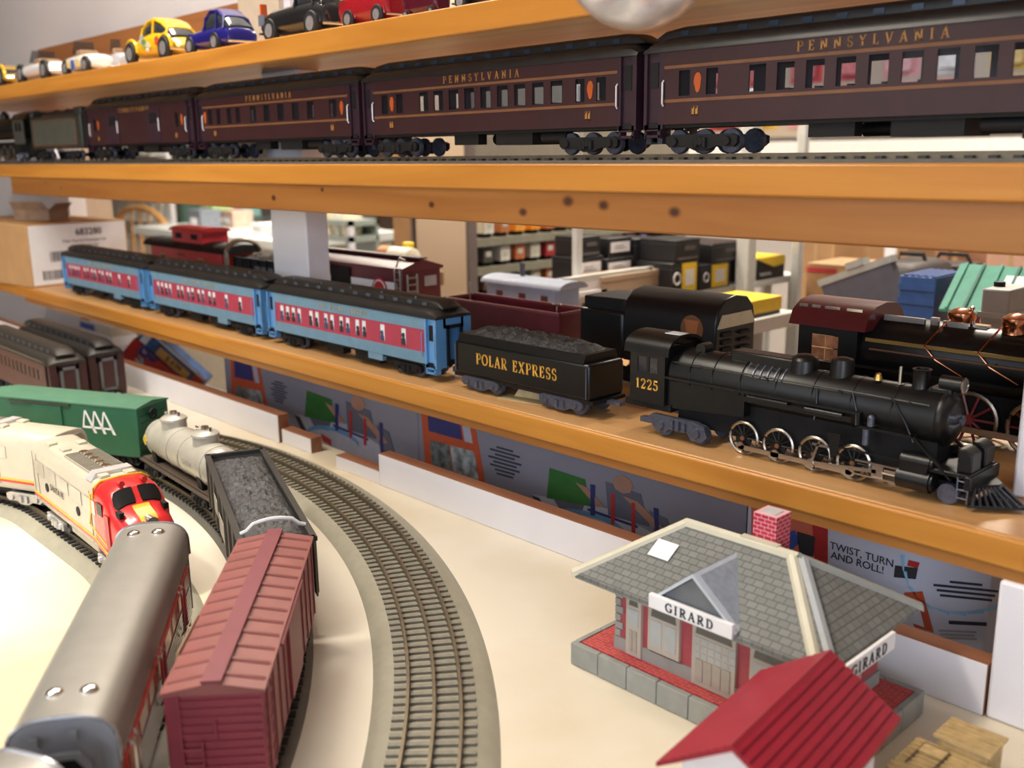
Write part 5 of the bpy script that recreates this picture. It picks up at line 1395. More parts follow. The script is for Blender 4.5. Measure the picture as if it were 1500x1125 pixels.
# ------------------------------------------------------------------ boxes on the ledge under the lower shelf
LZ = TZ - .09
BYP = .800
led = solo('storage_ledge', MB().box(-2.7, .6, .775, 1.0, LZ - .02, LZ), M('dark_ledge', (.10, .09, .09), .7), 'dark ledge carrying the toy cartons under the shelf', 'shelf')
for x in (-2.5, -1.2, .3): part('ledge_leg', MB().box(x - .03, x + .03, .80, .86, 0, LZ - .02), white_paint, led)
def bp_(px, py, y=BYP): p = ony(px, py, y); return (p.x, p.z)
def flat(name, pxs, mat, parent, lift, label=None, y=BYP):
    pts = [bp_(a, b, y) for a, b in pxs]
    return part(name, MB().prism(pts, y - lift - .0003, y - lift + .0002, 'xz'), mat, parent, smooth=False, label=label)
lav = M('carton_lavender', (.25, .24, .29), .55, var=.05, scale=15); lavw = M('carton_white', (.60, .62, .74), .5, var=.04, scale=15); orng = M('carton_orange', (.52, .085, .03), .5, var=.06); orng2 = M('carton_coral', (.70, .17, .10), .5, var=.06)
navy = M('print_navy', (.03, .035, .16), .5); pgreen = M('print_green', (.035, .15, .03), .5); pblue = M('print_blue', (.12, .28, .48), .5); pphoto = M('print_photo', (.14, .16, .16), .5, var=.7, scale=90); pred = M('print_red', (.45, .03, .03), .5); pskin = M('print_skin', (.38, .20, .14), .6); pgrey = M('print_grey', (.12, .12, .16), .55); lilac = M('print_lilac', (.42, .42, .50), .55)
def carton(label, px0, px1, mat, top=LS - .034, y=BYP):
    xa = bp_(px0, 640, y)[0]; xb = bp_(px1, 640, y)[0]
    t_ = thing('toy_carton', label, 'box', (0, 0, 0)); part('carton_body', MB().box(xa, xb, y, y + .14, LZ, top), mat, t_, bevel=.001); return t_
def kid_scene(t_, f):
    flat('play_table', [f(0, 0), f(.52, -.1), f(1, .45), f(.75, 1.1), f(.25, 1.1)], lilac, t_, .0004)
    flat('child_green', [f(.12, -.75), f(.36, -.68), f(.40, -.05), f(.10, .0)], pgreen, t_, .0008, 'green shirt printed on the carton')
    flat('child_arm', [f(.62, -.5), f(.72, -.45), f(.92, .12), f(.86, .18)], pskin, t_, .0010)
    flat('child_blue', [f(.50, -.75), f(.74, -.65), f(.80, .1), f(.52, .05)], pgrey, t_, .0007)
    flat('trestle', [f(.40, -.6), f(.43, -.6), f(.43, .15), f(.40, .15)], navy, t_, .0012); flat('trestle', [f(.54, -.5), f(.565, -.5), f(.565, .25), f(.54, .25)], pred, t_, .0012); flat('trestle', [f(.38, .0), f(.72, .14), f(.72, .20), f(.38, .06)], navy, t_, .0011); flat('trestle', [f(.68, -.4), f(.705, -.4), f(.705, .35), f(.68, .35)], pred, t_, .0012)
    flat('trestle', [f(.83, -.4), f(.86, -.4), f(.88, .7), f(.85, .7)], navy, t_, .0012); flat('trousers', [f(.80, -.3), f(.92, -.2), f(1.0, .5), f(.84, .35)], pgrey, t_, .0009)
    flat('child_head', [f(.62 + .07 * math.cos(k * .785), -.78 + .22 * math.sin(k * .785)) for k in range(8)], pskin, t_, .0009)
    flat('child_legs', [f(.14, -.05), f(.36, -.08), f(.33, .22), f(.20, .25)], pgrey, t_, .0006)
    flat('child_arm', [f(.30, -.55), f(.37, -.50), f(.50, -.12), f(.44, -.08)], pskin, t_, .0011)
    flat('table_leg', [f(.0, .02), f(.05, .05), f(.27, 1.15), f(.20, 1.15)], ink, t_, .0008)
    tr = []
    n = 16
    ring = [(0.38 + .26 * math.cos(PI * (.1 + 1.5 * k / n)), .48 + .34 * math.sin(PI * (.1 + 1.5 * k / n) + PI)) for k in range(n + 1)]
    for (u, v), (u2, v2) in zip(ring, ring[1:]):
        tr.append([f(u, v - .055), f(u2, v2 - .055), f(u2, v2 + .055), f(u, v + .055)])
    mb = MB()
    for q in tr: mb.prism([bp_(a, b) for a, b in q], BYP - .0012, BYP - .0007, 'xz')
    part('toy_track_print', mb, pblue, t_, smooth=False, label='pale blue toy track loop printed on the carton')
    flat('toy_engine_print', [f(.86, .35), f(1.02, .5), f(1.05, .75), f(.92, .66)], ink, t_, .0013); flat('toy_engine_print', [f(.26, .35), f(.36, .45), f(.36, .62), f(.28, .55)], pred, t_, .0013)
def photo_panel(t_, a, b, c_, d_):      # quad corners in pixels: TL TR BR BL
    flat('orange_panel', [a, b, c_, d_], orng, t_, .0004)
    L_ = lambda p, q, f: (p[0] + (q[0] - p[0]) * f, p[1] + (q[1] - p[1]) * f)
    def Q(u0, v0, u1, v1): return [L_(L_(a, b, u0), L_(d_, c_, u0), v0), L_(L_(a, b, u1), L_(d_, c_, u1), v0), L_(L_(a, b, u1), L_(d_, c_, u1), v1), L_(L_(a, b, u0), L_(d_, c_, u0), v1)]
    flat('navy_block', Q(.12, .04, .72, .32), navy, t_, .0008); flat('photo_print', Q(.12, .46, .46, .96), pphoto, t_, .0008); flat('photo_print', Q(.48, .46, .90, .96), M('print_photo_pale', (.30, .33, .34), .5, var=.7, scale=80), t_, .0008)
    flat('photo_print', Q(.76, .05, .9, .33), lilac, t_, .0008)
def lines(t_, px, py, rows, w, hgt, mat=ink, sl=.28):
    for k, f in enumerate(rows):
        xx = px + (w - w * f) / 2
        flat('print_line', [(xx, py + k * hgt + (xx - px) * sl), (xx + w * f, py + k * hgt + (xx + w * f - px) * sl), (xx + w * f, py + k * hgt + hgt * .45 + (xx + w * f - px) * sl), (xx, py + k * hgt + hgt * .45 + (xx - px) * sl)], mat, t_, .0006)
t_ = carton('lavender toy carton with orange photo panel left of the gap in the edge boards', 337, 612, lav)
photo_panel(t_, (338, 522), (380, 533), (397, 622), (341, 612)); lines(t_, 397, 556, (.5, .9, .6, 1, .7, .9, .6, .5), 24, 4)
kid_scene(t_, lambda u, v: (432 + u * 150, 606 + v * 52 + u * 40))
t_ = carton('lavender toy carton with orange photo panel behind the long edge board', 613, 1098, lav)
photo_panel(t_, (617, 600), (696, 622), (712, 712), (624, 690)); lines(t_, 716, 650, (.5, .9, .6, 1, .7, .9, .6, .5), 48, 5.5)
kid_scene(t_, lambda u, v: (780 + u * 215, 724 + v * 60 + u * 52))
t_ = carton('white and coral toy carton behind the station roof', 1100, 1475, lavw)
flat('coral_panel', [(1101, 730), (1212, 762), (1212, 870), (1101, 850)], orng2, t_, .0004); flat('red_panel', [(1190, 760), (1213, 765), (1213, 880), (1196, 860)], pred, t_, .0006)
flat('figure_print', [(1135, 795), (1150, 780), (1165, 776), (1172, 795), (1160, 806), (1138, 804)], M('print_bright_blue', (.05, .10, .42), .4), t_, .0008); flat('figure_print', [(1168, 778), (1195, 786), (1192, 815), (1172, 812)], ink, t_, .0008)
text('TWIST, TURN', .0100, ink, t_, (bp_(1262, 812)[0], BYP - .0008, bp_(1262, 812)[1]), FRONT); text('AND ROLL!', .0100, ink, t_, (bp_(1256, 824)[0], BYP - .0008, bp_(1256, 824)[1]), FRONT)
flat('toy_engine_print', [(1312, 828), (1345, 832), (1342, 848), (1310, 845)], ink, t_, .0007); flat('toy_engine_print', [(1332, 820), (1348, 824), (1345, 832), (1330, 828)], pred, t_, .0009)
mb = MB(); ringp = [(1318 + 0 * k, 815) for k in range(1)]
curve = [(1321, 812), (1324, 835), (1332, 858), (1345, 876), (1365, 889), (1390, 896), (1415, 897), (1440, 893), (1462, 886)]
for (a, b), (a2, b2) in zip(curve, curve[1:]): mb.prism([bp_(*q) for q in ((a - 1, b), (a2 - 1, b2 - 1), (a2 + 1, b2 + 5), (a + 5, b + 2))], BYP - .0011, BYP - .0006, 'xz')
part('toy_track_print', mb, M('print_sky_blue', (.30, .58, .80), .5), t_, smooth=False)
flat('orange_frame', [(1325, 868), (1352, 866), (1368, 926), (1340, 918)], orng, t_, .0008); flat('orange_frame_inner', [(1325, 880), (1345, 880), (1355, 918), (1338, 912)], lavw, t_, .0012)
lines(t_, 1368, 848, (.5, 1, .9, .8), 95, 7, sl=.10); lines(t_, 1372, 908, (.6,), 92, 11, sl=.05); lines(t_, 1372, 922, (.9, .8, .9), 62, 5, M('grey_letter'), sl=.05)
# leaning red box and its neighbour at the left, tilted against the ledge
def lean_box(label, px, py, y, tilt, x0, x1, z0, z1, dpt, mat):
    p = ony(px, py, y)
    t_ = thing('toy_carton', label, 'box', (0, 0, 0))
    t_.matrix_world = Matrix.Translation(p) @ Matrix.Rotation(math.radians(44), 4, 'Z') @ Matrix.Rotation(math.radians(-tilt), 4, 'Y') @ Matrix.Scale(1.36, 4)
    part('carton_body', MB().box(x0, x1, 0, dpt, z0, z1), mat, t_, bevel=.001); return t_
t_ = lean_box('red toy carton leaning behind the edge board', 160, 538, .815, 46, -.02, .066, -.122, 0, .03, M('carton_red', (.60, .03, .022), .45, var=.05))
text('THOMAS', .0195, lavw, t_, (.026, -.0012, -.030), FRONT, bold=.03); part('logo_disc', MB().ring((.059, -.0010, -.026), .0075, .0028, 'y', 16, 5), M('print_bright_blue', (.05, .10, .42), .4), t_); part('logo_disc', MB().ring((.062, -.0010, -.042), .0055, .0024, 'y', 16, 5), M('print_bright_blue'), t_)
text('WOODEN', .010, navy, t_, (.036, -.0012, -.066), FRONT); text('RAILWAY', .010, navy, t_, (.036, -.0012, -.080), FRONT)
part('print_patch', MB().box(.040, .064, -.0008, 0, -.110, -.096), pgreen, t_); part('print_patch', MB().box(.045, .060, -.0012, 0, -.112, -.098), pblue, t_)
t_ = lean_box('blue and white toy carton with yellow price sticker on the red one', 160, 538, .815, 46, .0675, .094, -.128, -.004, .03, M('carton_blue', (.05, .12, .30), .35, var=.5, scale=60))
part('white_band', MB().box(.069, .092, -.0008, 0, -.020, -.008), paper, t_); part('white_band', MB().box(.0895, .0925, -.0010, 0, -.126, -.02), paper, t_); part('orange_band', MB().box(.076, .0935, -.0009, 0, -.126, -.108), orng, t_)
part('price_sticker', MB().box(.070, .084, -.0016, -.0008, -.102, -.040), M('sticker_yellow', (.72, .42, .12), .5), t_); text('$ 4.99', .012, ink, t_, (.077, -.0019, -.072), (PI / 2, PI / 2, 0))
xa = ony(116, 495, .93).x; xb = ony(160, 495, .93).x
t_ = thing('paper_stack', 'stack of white cartons with blue and orange print left of the red carton', 'box', ((xa + xb) / 2, .97, LZ))
w_ = (xb - xa) / 2
for k in range(5): part('carton_layer', MB().box(-w_, w_, -.035, .03, k * .024, k * .024 + .0235), (paper, lavw, paper, M('cream_card', (.6, .55, .45), .6), paper)[k], t_, bevel=.0008)
part('print_band', MB().box(-w_ + .004, 0, -.0356, -.035, .075, .090), M('print_bright_blue'), t_); part('print_band', MB().box(-w_ * .9, -w_ * .3, -.0356, -.035, .098, .112), orng, t_)

# ------------------------------------------------------------------ carton with white label on the lower shelf
t_ = thing('shipping_carton', 'brown carton with large white barcode label at the left end of the lower shelf', 'box', (-2.242, .712, LS), math.radians(5))
part('carton_body', MB().box(-.42, 0, 0, .225, 0, .134), cardboard, t_, bevel=.0015)
part('label_sheet', MB().box(0, .0005, .004, .221, .004, .131), paper, t_, label='white label sheet')
text('683280', .020, ink, t_, (.0008, .135, .112), RIGHT, bold=.02); text('Polar Express Passenger Car', .0085, ink, t_, (.0008, .125, .094), RIGHT); text('Steam Freight Set', .0085, ink, t_, (.0008, .125, .083), RIGHT)
bc = MB(); rr = random.Random(4); y = .045
while y < .135:
    wdt = rr.choice((.0012, .002, .003)); bc.box(.0005, .0009, y, y + wdt, .052, .074); y += wdt + rr.choice((.0012, .002))
y = .025
while y < .16:
    wdt = rr.choice((.0014, .0024, .0036)); bc.box(.0005, .0009, y, y + wdt, .014, .034); y += wdt + rr.choice((.0014, .0024))
part('barcode', bc, ink, t_)
part('tape', MB().box(-.42, 0, .10, .125, .1338, .1344), M('tape_tan', (.40, .26, .13), .3), t_)
t_ = thing('small_carton', 'small open brown carton lying on the labelled carton', 'box', (-2.40, .80, LS + .1350), math.radians(28))
cm_ = M('crumpled_card', (.30, .20, .13), .8, var=.2)
part('carton_body', MB().box(-.05, .05, -.03, .03, 0, .022), cm_, t_); part('flap', MB().hexa([(-.05, -.03, .022), (.05, -.03, .022), (.05, -.028, .022), (-.05, -.028, .022)], [(-.045, -.045, .042), (.045, -.045, .042), (.045, -.043, .042), (-.045, -.043, .042)]), cm_, t_); part('flap', MB().hexa([(.05, -.03, .022), (.05, .03, .022), (.048, .03, .022), (.048, -.03, .022)], [(.068, -.025, .038), (.068, .025, .038), (.066, .025, .038), (.066, -.025, .038)]), cm_, t_)
# dust scrap on the shelf under the tender
solo('paper_scrap', MB().box(-.03, .03, -.012, .012, 0, .0006).prism([(-.02, 0), (.02, 0), (.012, .016), (-.010, .014)], .006, .0068, 'xz'), M('scrap', (.55, .42, .22), .8, var=.2), 'pale scrap of card lying under the black tender', 'scrap', (-.772, .752, LS), .2)
# ------------------------------------------------------------------ toy cars on the top shelf
CARY = .728
tyre_m = M('toy_tyre', (.012, .012, .012), .6); hub_m = M('toy_hub', (.62, .61, .64), .25, metal=.7); dglass = M('toy_car_glass', (.03, .035, .04), .1)
def carwheel(parent, x, y, r, wd, white=False):
    s = -1 if y < 0 else 1
    w_ = part('wheel', MB().lathe([(r * .55, -wd / 2), (r * .92, -wd / 2), (r, -wd * .3), (r, wd * .3), (r * .92, wd / 2), (r * .55, wd / 2)], (0, 0, 0), 'y', 18), tyre_m, parent, loc=(x, y, r))
    hub = MB().lathe([(r * (.78 if white else .60), -wd * .1), (r * (.74 if white else .56), wd * .56), (r * .45, wd * .50), (r * .2, wd * .62), (.0004, wd * .64)], (0, 0, 0), 'y', 16)
    hb = part('hubcap', hub, hub_m, w_)
    if s < 0: hb.rotation_euler = (0, 0, PI)
    return w_
def csec(x, w, zb, zt, p=3.2, n=18):
    zc, hh = (zb + zt) / 2, (zt - zb) / 2
    return [(x, w * math.copysign(abs(math.cos(a)) ** (2 / p), math.cos(a)), zc + hh * math.copysign(abs(math.sin(a)) ** (2 / p), math.sin(a))) for a in [2 * PI * (k + .5) / n for k in range(n)]]
def toy_car(px0, px1, label, col, prof, cabin, hgt, flip=False, y=CARY, wr=.19, wx=(-.30, .31), open_top=False, roofcol=None, rough=.2, fenders=True):
    xa = ony(px0, 90, y).x; xb = ony(px1, 70, y).x; L_ = xb - xa; f = -1 if flip else 1; W = min(L_ * .19, .034); y0_ = y; y = y + W; L_ *= .97
    name = 'toy_car'
    c = thing(name, label, 'toy car', ((xa + xb) / 2, y, TS))
    r = L_ * wr * .5; bm_ = M('toy_' + label.split(',')[0].replace(' ', '_')[:24], col, rough, var=.04, coat=.5)
    H = hgt
    part('body', MB().loft([csec(f * u * L_, W * wv, r * .55, H * zt, 3.0) for u, zt, wv in prof]), bm_, c)
    if not open_top:
        part('cabin_glass', MB().loft([csec(f * u * L_, W * wv * .86, H * .40, H * zt * .97, 3.0) for u, zt, wv in cabin]), dglass, c)
        rfs = [csec(f * u * L_, W * wv * .84, H * (zt - .13), H * zt, 2.6) for u, zt, wv in cabin]
        part('car_roof', MB().loft(rfs[1:-1] if len(rfs) > 4 else rfs), roofcol or bm_, c)
        pl = MB()
        for s in (-1, 1):
            for u, zt, wv in (cabin[1], cabin[len(cabin) // 2], cabin[-2]):
                pl.tube([(f * u * L_ * 1.12, s * W * .90, H * .48), (f * u * L_, s * W * wv * .80, H * (zt - .05))], L_ * .012, 6)
        part('roof_pillar', pl, bm_, c)
    else:
        part('seat', MB().box(-L_ * .05, L_ * .12, -W * .6, W * .6, H * .4, H * .72), M('seat_tan', (.30, .18, .10), .7), c, bevel=.002)
        part('windshield', MB().hexa([(f * L_ * -.10, -W * .75, H * .62), (f * L_ * -.09, -W * .75, H * .62), (f * L_ * -.09, W * .75, H * .62), (f * L_ * -.10, W * .75, H * .62)], [(f * L_ * -.04, -W * .65, H * .98), (f * L_ * -.035, -W * .65, H * .98), (f * L_ * -.035, W * .65, H * .98), (f * L_ * -.04, W * .65, H * .98)]), glass('toy_windshield', (.8, .85, .9), .6), c)
    for u in wx:
        for s in (-1, 1):
            carwheel(c, f * u * L_, s * W * .88, r, W * .28, False)
            if fenders and not open_top:
                pts = [(f * u * L_ + r * 1.18 * math.cos(a), s * W * .86, r * 1.0 + r * 1.15 * math.sin(a)) for a in [PI * k / 10 for k in range(11)]]
                part('fender', MB().tube(pts, r * .15, 8), bm_, c)
    bu = MB()
    for s in (-1, 1): bu.tube([(s * L_ * .49, -W * .9, r * .9), (s * L_ * .51, -W * .4, r * .9), (s * L_ * .51, W * .4, r * .9), (s * L_ * .49, W * .9, r * .9)], L_ * .012, 6)
    part('bumper', bu, chrome, c)
    hl_ = MB()
    for s in (-1, 1): hl_.ball((-f * L_ * .46, s * W * .62, H * .42), L_ * .028, n=12, m=7)
    part('headlight', hl_, hub_m, c)
    return c, L_, W, H, r, bm_
sedan = [(-.50, .42, .70), (-.46, .50, .90), (-.30, .56, .98), (-.10, .58, 1.0), (.20, .60, 1.0), (.40, .58, .96), (.48, .50, .86), (.50, .42, .7)]
sedan_c = [(-.20, .56, .95), (-.12, .80, .92), (-.02, .98, .88), (.14, 1.0, .88), (.28, .84, .88), (.36, .56, .9)]
beetle = [(-.50, .34, .55), (-.44, .46, .75), (-.30, .58, .88), (-.12, .66, .95), (.10, .70, 1.0), (.30, .66, .92), (.43, .50, .75), (.50, .34, .5)]
beetle_c = [(-.18, .60, .95), (-.12, .84, .92), (-.02, .98, .90), (.12, 1.0, .90), (.26, .90, .88), (.36, .74, .80), (.42, .58, .75)]
fast_c = [(-.12, .58, .95), (-.02, .86, .92), (.08, 1.0, .88), (.22, .98, .88), (.36, .80, .88), (.46, .58, .9)]
toy_car(-45, 4, 'yellow toy car cut off by the left edge of the photo', (.70, .42, .02), sedan, sedan_c, .050)
toy_car(14, 68, 'white open toy roadster next to the yellow car at the far left', (.72, .71, .74), sedan, sedan_c, .064, open_top=True, wx=(-.28, .36))
c, L_, W, H, r, _ = toy_car(84, 126, 'cream open toy racing car with yellow and blue markings', (.66, .64, .60), sedan, sedan_c, .062, open_top=True, wx=(-.28, .40), wr=.22)
part('yellow_patch', MB().box(-.03, -.008, -W * 1.02, -W * .99, .014, .026).box(.014, .034, -W * 1.02, -W * .99, .014, .026), M('patch_yellow', (.62, .50, .22), .5), c); part('blue_patch', MB().box(-.006, .008, -W * 1.03, -W * .99, .010, .027), M('print_bright_blue'), c)
toy_car(150, 172, 'black and white toy roadster behind the yellow beetle shaped car', (.40, .40, .43), sedan, sedan_c, .064, open_top=True, y=.775)
c, L_, W, H, r, bm_ = toy_car(181, 248, 'bright yellow rounded toy car with flower decals', (.78, .46, .01), beetle, beetle_c, .070, wx=(-.36, .38), wr=.22)
for (x, z, cl) in ((.0, .030, (.25, .35, .10)), (.012, .024, (.7, .65, .5)), (.045, .031, (.55, .05, .03)), (-.008, .036, (.3, .4, .45))):
    mb = MB()
    for k in range(5): mb.cyl((x + .005 * math.cos(k * 1.2566), -W * 1.0, z + .005 * math.sin(k * 1.2566)), (x + .005 * math.cos(k * 1.2566), -W * 1.03, z + .005 * math.sin(k * 1.2566)), .003, n=8)
    part('flower_decal', mb, M('decal_%d' % int(x * 1000), cl, .5), c)
c = toy_car(268, 334, 'dark blue toy car with long tail right of the yellow car', (.012, .010, .16), sedan, fast_c, .062, wx=(-.34, .22), wr=.20)[0]
# black vintage car
c, L_, W, H, r, bm_ = toy_car(378, 474, 'black vintage toy car with orange marker light', (.012, .012, .014), sedan, [(.02, .56, .95), (.08, .92, .92), (.18, 1.0, .88), (.32, .98, .88), (.42, .70, .88), (.46, .56, .9)], .078, wx=(-.30, .34), wr=.20, y=.733)
part('orange_marker', MB().box(-L_ * .50, -L_ * .475, -W * .8, -W * .5, H * .40, H * .68), M('marker_orange', (.62, .10, .02), .4), c); part('number_plate', MB().box(-L_ * .46, -L_ * .36, -W * 1.02, -W * .99, H * .30, H * .48), M('plate_blue', (.12, .14, .18), .4), c)
c, L_, W, H, r, bm_ = toy_car(494, 568, 'red toy car with chrome bumper, right of the black vintage car', (.34, .010, .018), sedan, sedan_c, .085, wx=(-.26, .32), wr=.22)
part('chrome_grille', MB().box(-L_ * .50, -L_ * .40, -W * 1.03, -W * .98, H * .36, H * .52), chrome, c); part('lamp', MB().ball((-L_ * .36, -W * 1.0, H * .45), L_ * .05, n=12, m=7), M('lamp_cream', (.65, .55, .35), .3), c)
c, L_, W, H, r, bm_ = toy_car(588, 640, 'dark wine red toy car next to the bright red one', (.09, .005, .018), sedan, sedan_c, .085, wx=(-.36, .36), wr=.17, y=.733)
part('purple_decal', MB().box(L_ * .1, L_ * .2, -W * 1.03, -W * .99, H * .42, H * .58), M('decal_purple', (.22, .10, .40), .4), c)
toy_car(660, 752, 'long black toy car at the right end of the row', (.010, .010, .012), sedan, sedan_c, .085, wx=(-.33, .28), wr=.19, y=.73)
# pale carton behind the black car
xa = ony(372, 20, .93).x; xb = ony(432, 20, .93).x
t_ = thing('pale_carton', 'pale beige carton standing behind the black vintage toy car', 'box', ((xa + xb) / 2, .94, TS))
part('carton_body', MB().box(-(xb - xa) / 2, (xb - xa) / 2, -.04, .04, 0, .17), M('pale_card', (.46, .40, .33), .7, var=.05), t_, bevel=.001)
part('white_corner', MB().box((xb - xa) / 2 - .0, (xb - xa) / 2 + .02, -.03, .04, 0, .17), lavw, t_)

# ------------------------------------------------------------------ hanging silver ball
sp_c = ony(935, -75, .45); rr_ = 115 / 1450 * sp_c.y * 1.0
dist = -(RC.transposed() @ (sp_c - Vector((0, 0, CAMZ)))).z; rr_ = 113 / 1450 * dist
t_ = thing('silver_ball', 'shiny silver ball hanging in front of the top shelf', 'ornament', (sp_c.x, sp_c.y, sp_c.z))
ball_me = MB().ball((0, 0, 0), rr_, n=48, m=33)
part('ball', ball_me, M('mirror_silver', (.80, .80, .86), .27, metal=.65, var=.02, scale=14), t_)
part('cap', MB().cyl((0, 0, rr_ * .96), (0, 0, rr_ * 1.12), rr_ * .16, n=16), nickel, t_); part('hanger_loop', MB().ring((0, 0, rr_ * 1.2), rr_ * .1, .0012, 'y', 16, 6), nickel, t_)
part('cord', MB().cyl((0, 0, rr_ * 1.28), (0, 0, RZ - sp_c.z), .001, n=6), paper, t_)

# ------------------------------------------------------------------ shop beyond the shelves
def onx(px, py, x):
    d = ray(px, py); k = x / d.x; return Vector((x, d.y * k, CAMZ + d.z * k))
def tablething(name, label, x0, x1, y0, y1, z, mat):
    t = thing(name, label, 'table', (0, 0, 0)); part('table_top', MB().box(x0, x1, y0, y1, z - .03, z), mat, t, bevel=.003)
    for x in (x0 + .05, x1 - .05):
        for y in (y0 + .05, y1 - .05): part('leg', MB().box(x - .025, x + .025, y - .025, y + .025, 0, z - .03), mat, t)
    return t
shopw = M('shop_table_wood', (.26, .15, .08), .6, var=.1)
TBZ = CAMZ - .36
tablething('shop_table', 'brown table right behind the shelf rack', -1.27, -.965, 1.06, 1.50, TBZ, shopw)
tablething('shop_table', 'brown table under the grey ribbed unit', -.955, .75, 1.06, 1.42, TBZ, shopw)
# pale blue caboose on that table
y_ = 1.15; xa = ony(713, 425, y_).x; xb = ony(812, 440, y_).x; pb_ = M('pale_blue_plastic', (.30, .38, .54), .45, var=.06)
L_ = xb - xa
c = thing('caboose', 'pale blue toy caboose without trucks on the table behind the gondola', 'train car', ((xa + xb) / 2, y_ + .03, TBZ))
zt = ony(760, 408, y_).z - TBZ
part('stand', MB().box(-L_ * .35, L_ * .35, -.02, .02, 0, zt - .058), cardboard, c); part('body', MB().box(-L_ / 2, L_ / 2, -.03, .03, zt - .06, zt - .012), pb_, c, bevel=.001)
part('roof', MB().loft([[(x, y, z) for y, z in arch(.034, zt - .012, zt, 10)] for x in (-L_ / 2 - .012, L_ / 2 + .016)]), M('pale_blue_roof', (.27, .30, .38), .5), c)
part('smoke_pipe', MB().cyl((-L_ * .14, 0, zt - .004), (-L_ * .14, 0, zt + .022), .004, .005, 10), gunmetal, c)
for x in (-L_ * .30, L_ * .04, L_ * .36): part('window', MB().box(x - .008, x + .008, -.0306, -.0298, zt - .042, zt - .024), M('window_dark_red', (.10, .03, .03), .4), c)

# tall bow-back chair
y_ = 2.4; p0 = ony(166, 322, y_); p1 = ony(250, 340, y_); ztop = ony(205, 304, y_).z; oak = wood('chair_oak', (.50, .25, .08), (.66, .38, .15), axis='Z')
cxm = (p0.x + p1.x) / 2; hw = (p1.x - p0.x) / 2
c = thing('bow_back_chair', 'tall wooden bow-back chair far behind the red caboose', 'chair', (cxm, y_, 0))
sz = .74
part('back_bow', MB().tube([(-hw, 0, sz)] + [(-hw * math.cos(PI * k / 14), 0, sz + (ztop - sz) * (math.sin(PI * k / 14) ** .55)) for k in range(1, 14)] + [(hw, 0, sz)], .018, 8), oak, c)
for k in range(5): part('spindle', MB().cyl((-hw * .6 + k * hw * .3, 0, sz), (-hw * .6 + k * hw * .3, 0, sz + (ztop - sz) * .93), .010, .007, 8), oak, c)
part('seat', MB().box(-hw * 1.05, hw * 1.05, -.36, .04, sz - .035, sz), oak, c, bevel=.01)
for sx in (-1, 1):
    for yy in (-.32, 0): part('leg', MB().cyl((sx * hw * .75, yy, sz - .03), (sx * hw * .98, yy + (.03 if yy == 0 else -.03), 0), .018, .014, 10), oak, c)
part('stretcher', MB().cyl((-hw * .88, -.16, .3), (hw * .88, -.16, .3), .010, n=8), oak, c)

# counter with a pale top, and things on it
CZ = ony(350, 342, 2.2).z
ct = thing('shop_counter', 'long counter with a pale top beyond the red caboose', 'counter', (0, 0, 0))
xa = ony(195, 340, 2.1).x; xb = ony(400, 340, 2.1).x
part('counter_top', MB().box(xa, xb, 2.1, 2.75, CZ - .04, CZ), M('counter_pale', (.62, .66, .66), .3, var=.04), ct, bevel=.004); part('counter_body', MB().box(xa + .03, xb - .03, 2.14, 2.72, 0, CZ - .04), M('counter_side', (.55, .50, .40), .6), ct)
part('orange_tag', MB().box(ony(378, 352, 2.1).x, ony(386, 352, 2.1).x, 2.132, 2.14, CZ - .20, CZ - .07), orng2, ct)
# white paper rack left of the counter
yq = 2.6; xa = ony(164, 320, yq).x; xb = ony(228, 320, yq).x
t_ = thing('leaflet_rack', 'white leaflet rack behind the bow-back chair', 'rack', ((xa + xb) / 2, yq, 0)); w_ = (xb - xa) / 2
part('back_panel', MB().box(-w_, w_, .10, .13, 0, 1.6), paper, t_); part('foot', MB().box(-w_, w_, -.15, .13, 0, .06), M('counter_side'), t_)
for r_ in range(4):
    z = .72 + r_ * .20
    part('tray', MB().box(-w_, w_, .0, .10, z - .012, z), M('tray_pale', (.6, .6, .58), .5), t_)
    for k in range(5):
        x = -w_ + w_ * .2 + k * w_ * .4
        part('leaflet', MB().hexa([(x - w_ * .16, .03, z), (x + w_ * .16, .03, z), (x + w_ * .16, .04, z), (x - w_ * .16, .04, z)], [(x - w_ * .16, .07, z + .17), (x + w_ * .16, .07, z + .17), (x + w_ * .16, .08, z + .17), (x - w_ * .16, .08, z + .17)]), (M('leaflet_a', (.75, .74, .70), .6, var=.25, scale=60), M('leaflet_b', (.55, .52, .45), .6, var=.4, scale=60))[(k + r_) % 2], t_)
# white and brown cartons left
y_ = 1.35; xa = ony(90, 300, y_).x; xb = ony(164, 300, y_ + .05).x
t_ = thing('tall_carton', 'tall tan carton standing behind the label carton', 'box', ((xa + xb) / 2, y_ + .025, 0)); w_ = (xb - xa) / 2
part('carton_body', MB().box(-w_, w_, -.025, .025, 0, 1.36), M('tan_card', (.46, .34, .24), .75, var=.05, scale=8), t_, bevel=.003); part('dark_print', MB().box(-w_ * .9, w_ * .3, -.0256, -.025, 1.235, 1.25), M('print_brown', (.15, .09, .05), .7), t_)
# green cabinet
yq = 3.0; xa = ony(233, 310, yq).x; xb = ony(270, 310, yq).x
t_ = thing('green_cabinet', 'tall dull green cabinet behind the counter', 'cabinet', ((xa + xb) / 2, yq + .2, 0)); w_ = (xb - xa) / 2
gcab = M('cabinet_green', (.12, .22, .17), .5, var=.05)
part('cabinet_body', MB().box(-w_, w_, -.2, .2, 0, 1.75), gcab, t_, bevel=.004); part('door', MB().box(-w_ * .95, w_ * .95, -.212, -.2, .08, 1.70), gcab, t_, bevel=.003); part('door_handle', MB().cyl((w_ * .8, -.222, .9), (w_ * .8, -.222, 1.05), .008, n=8), chrome, t_)
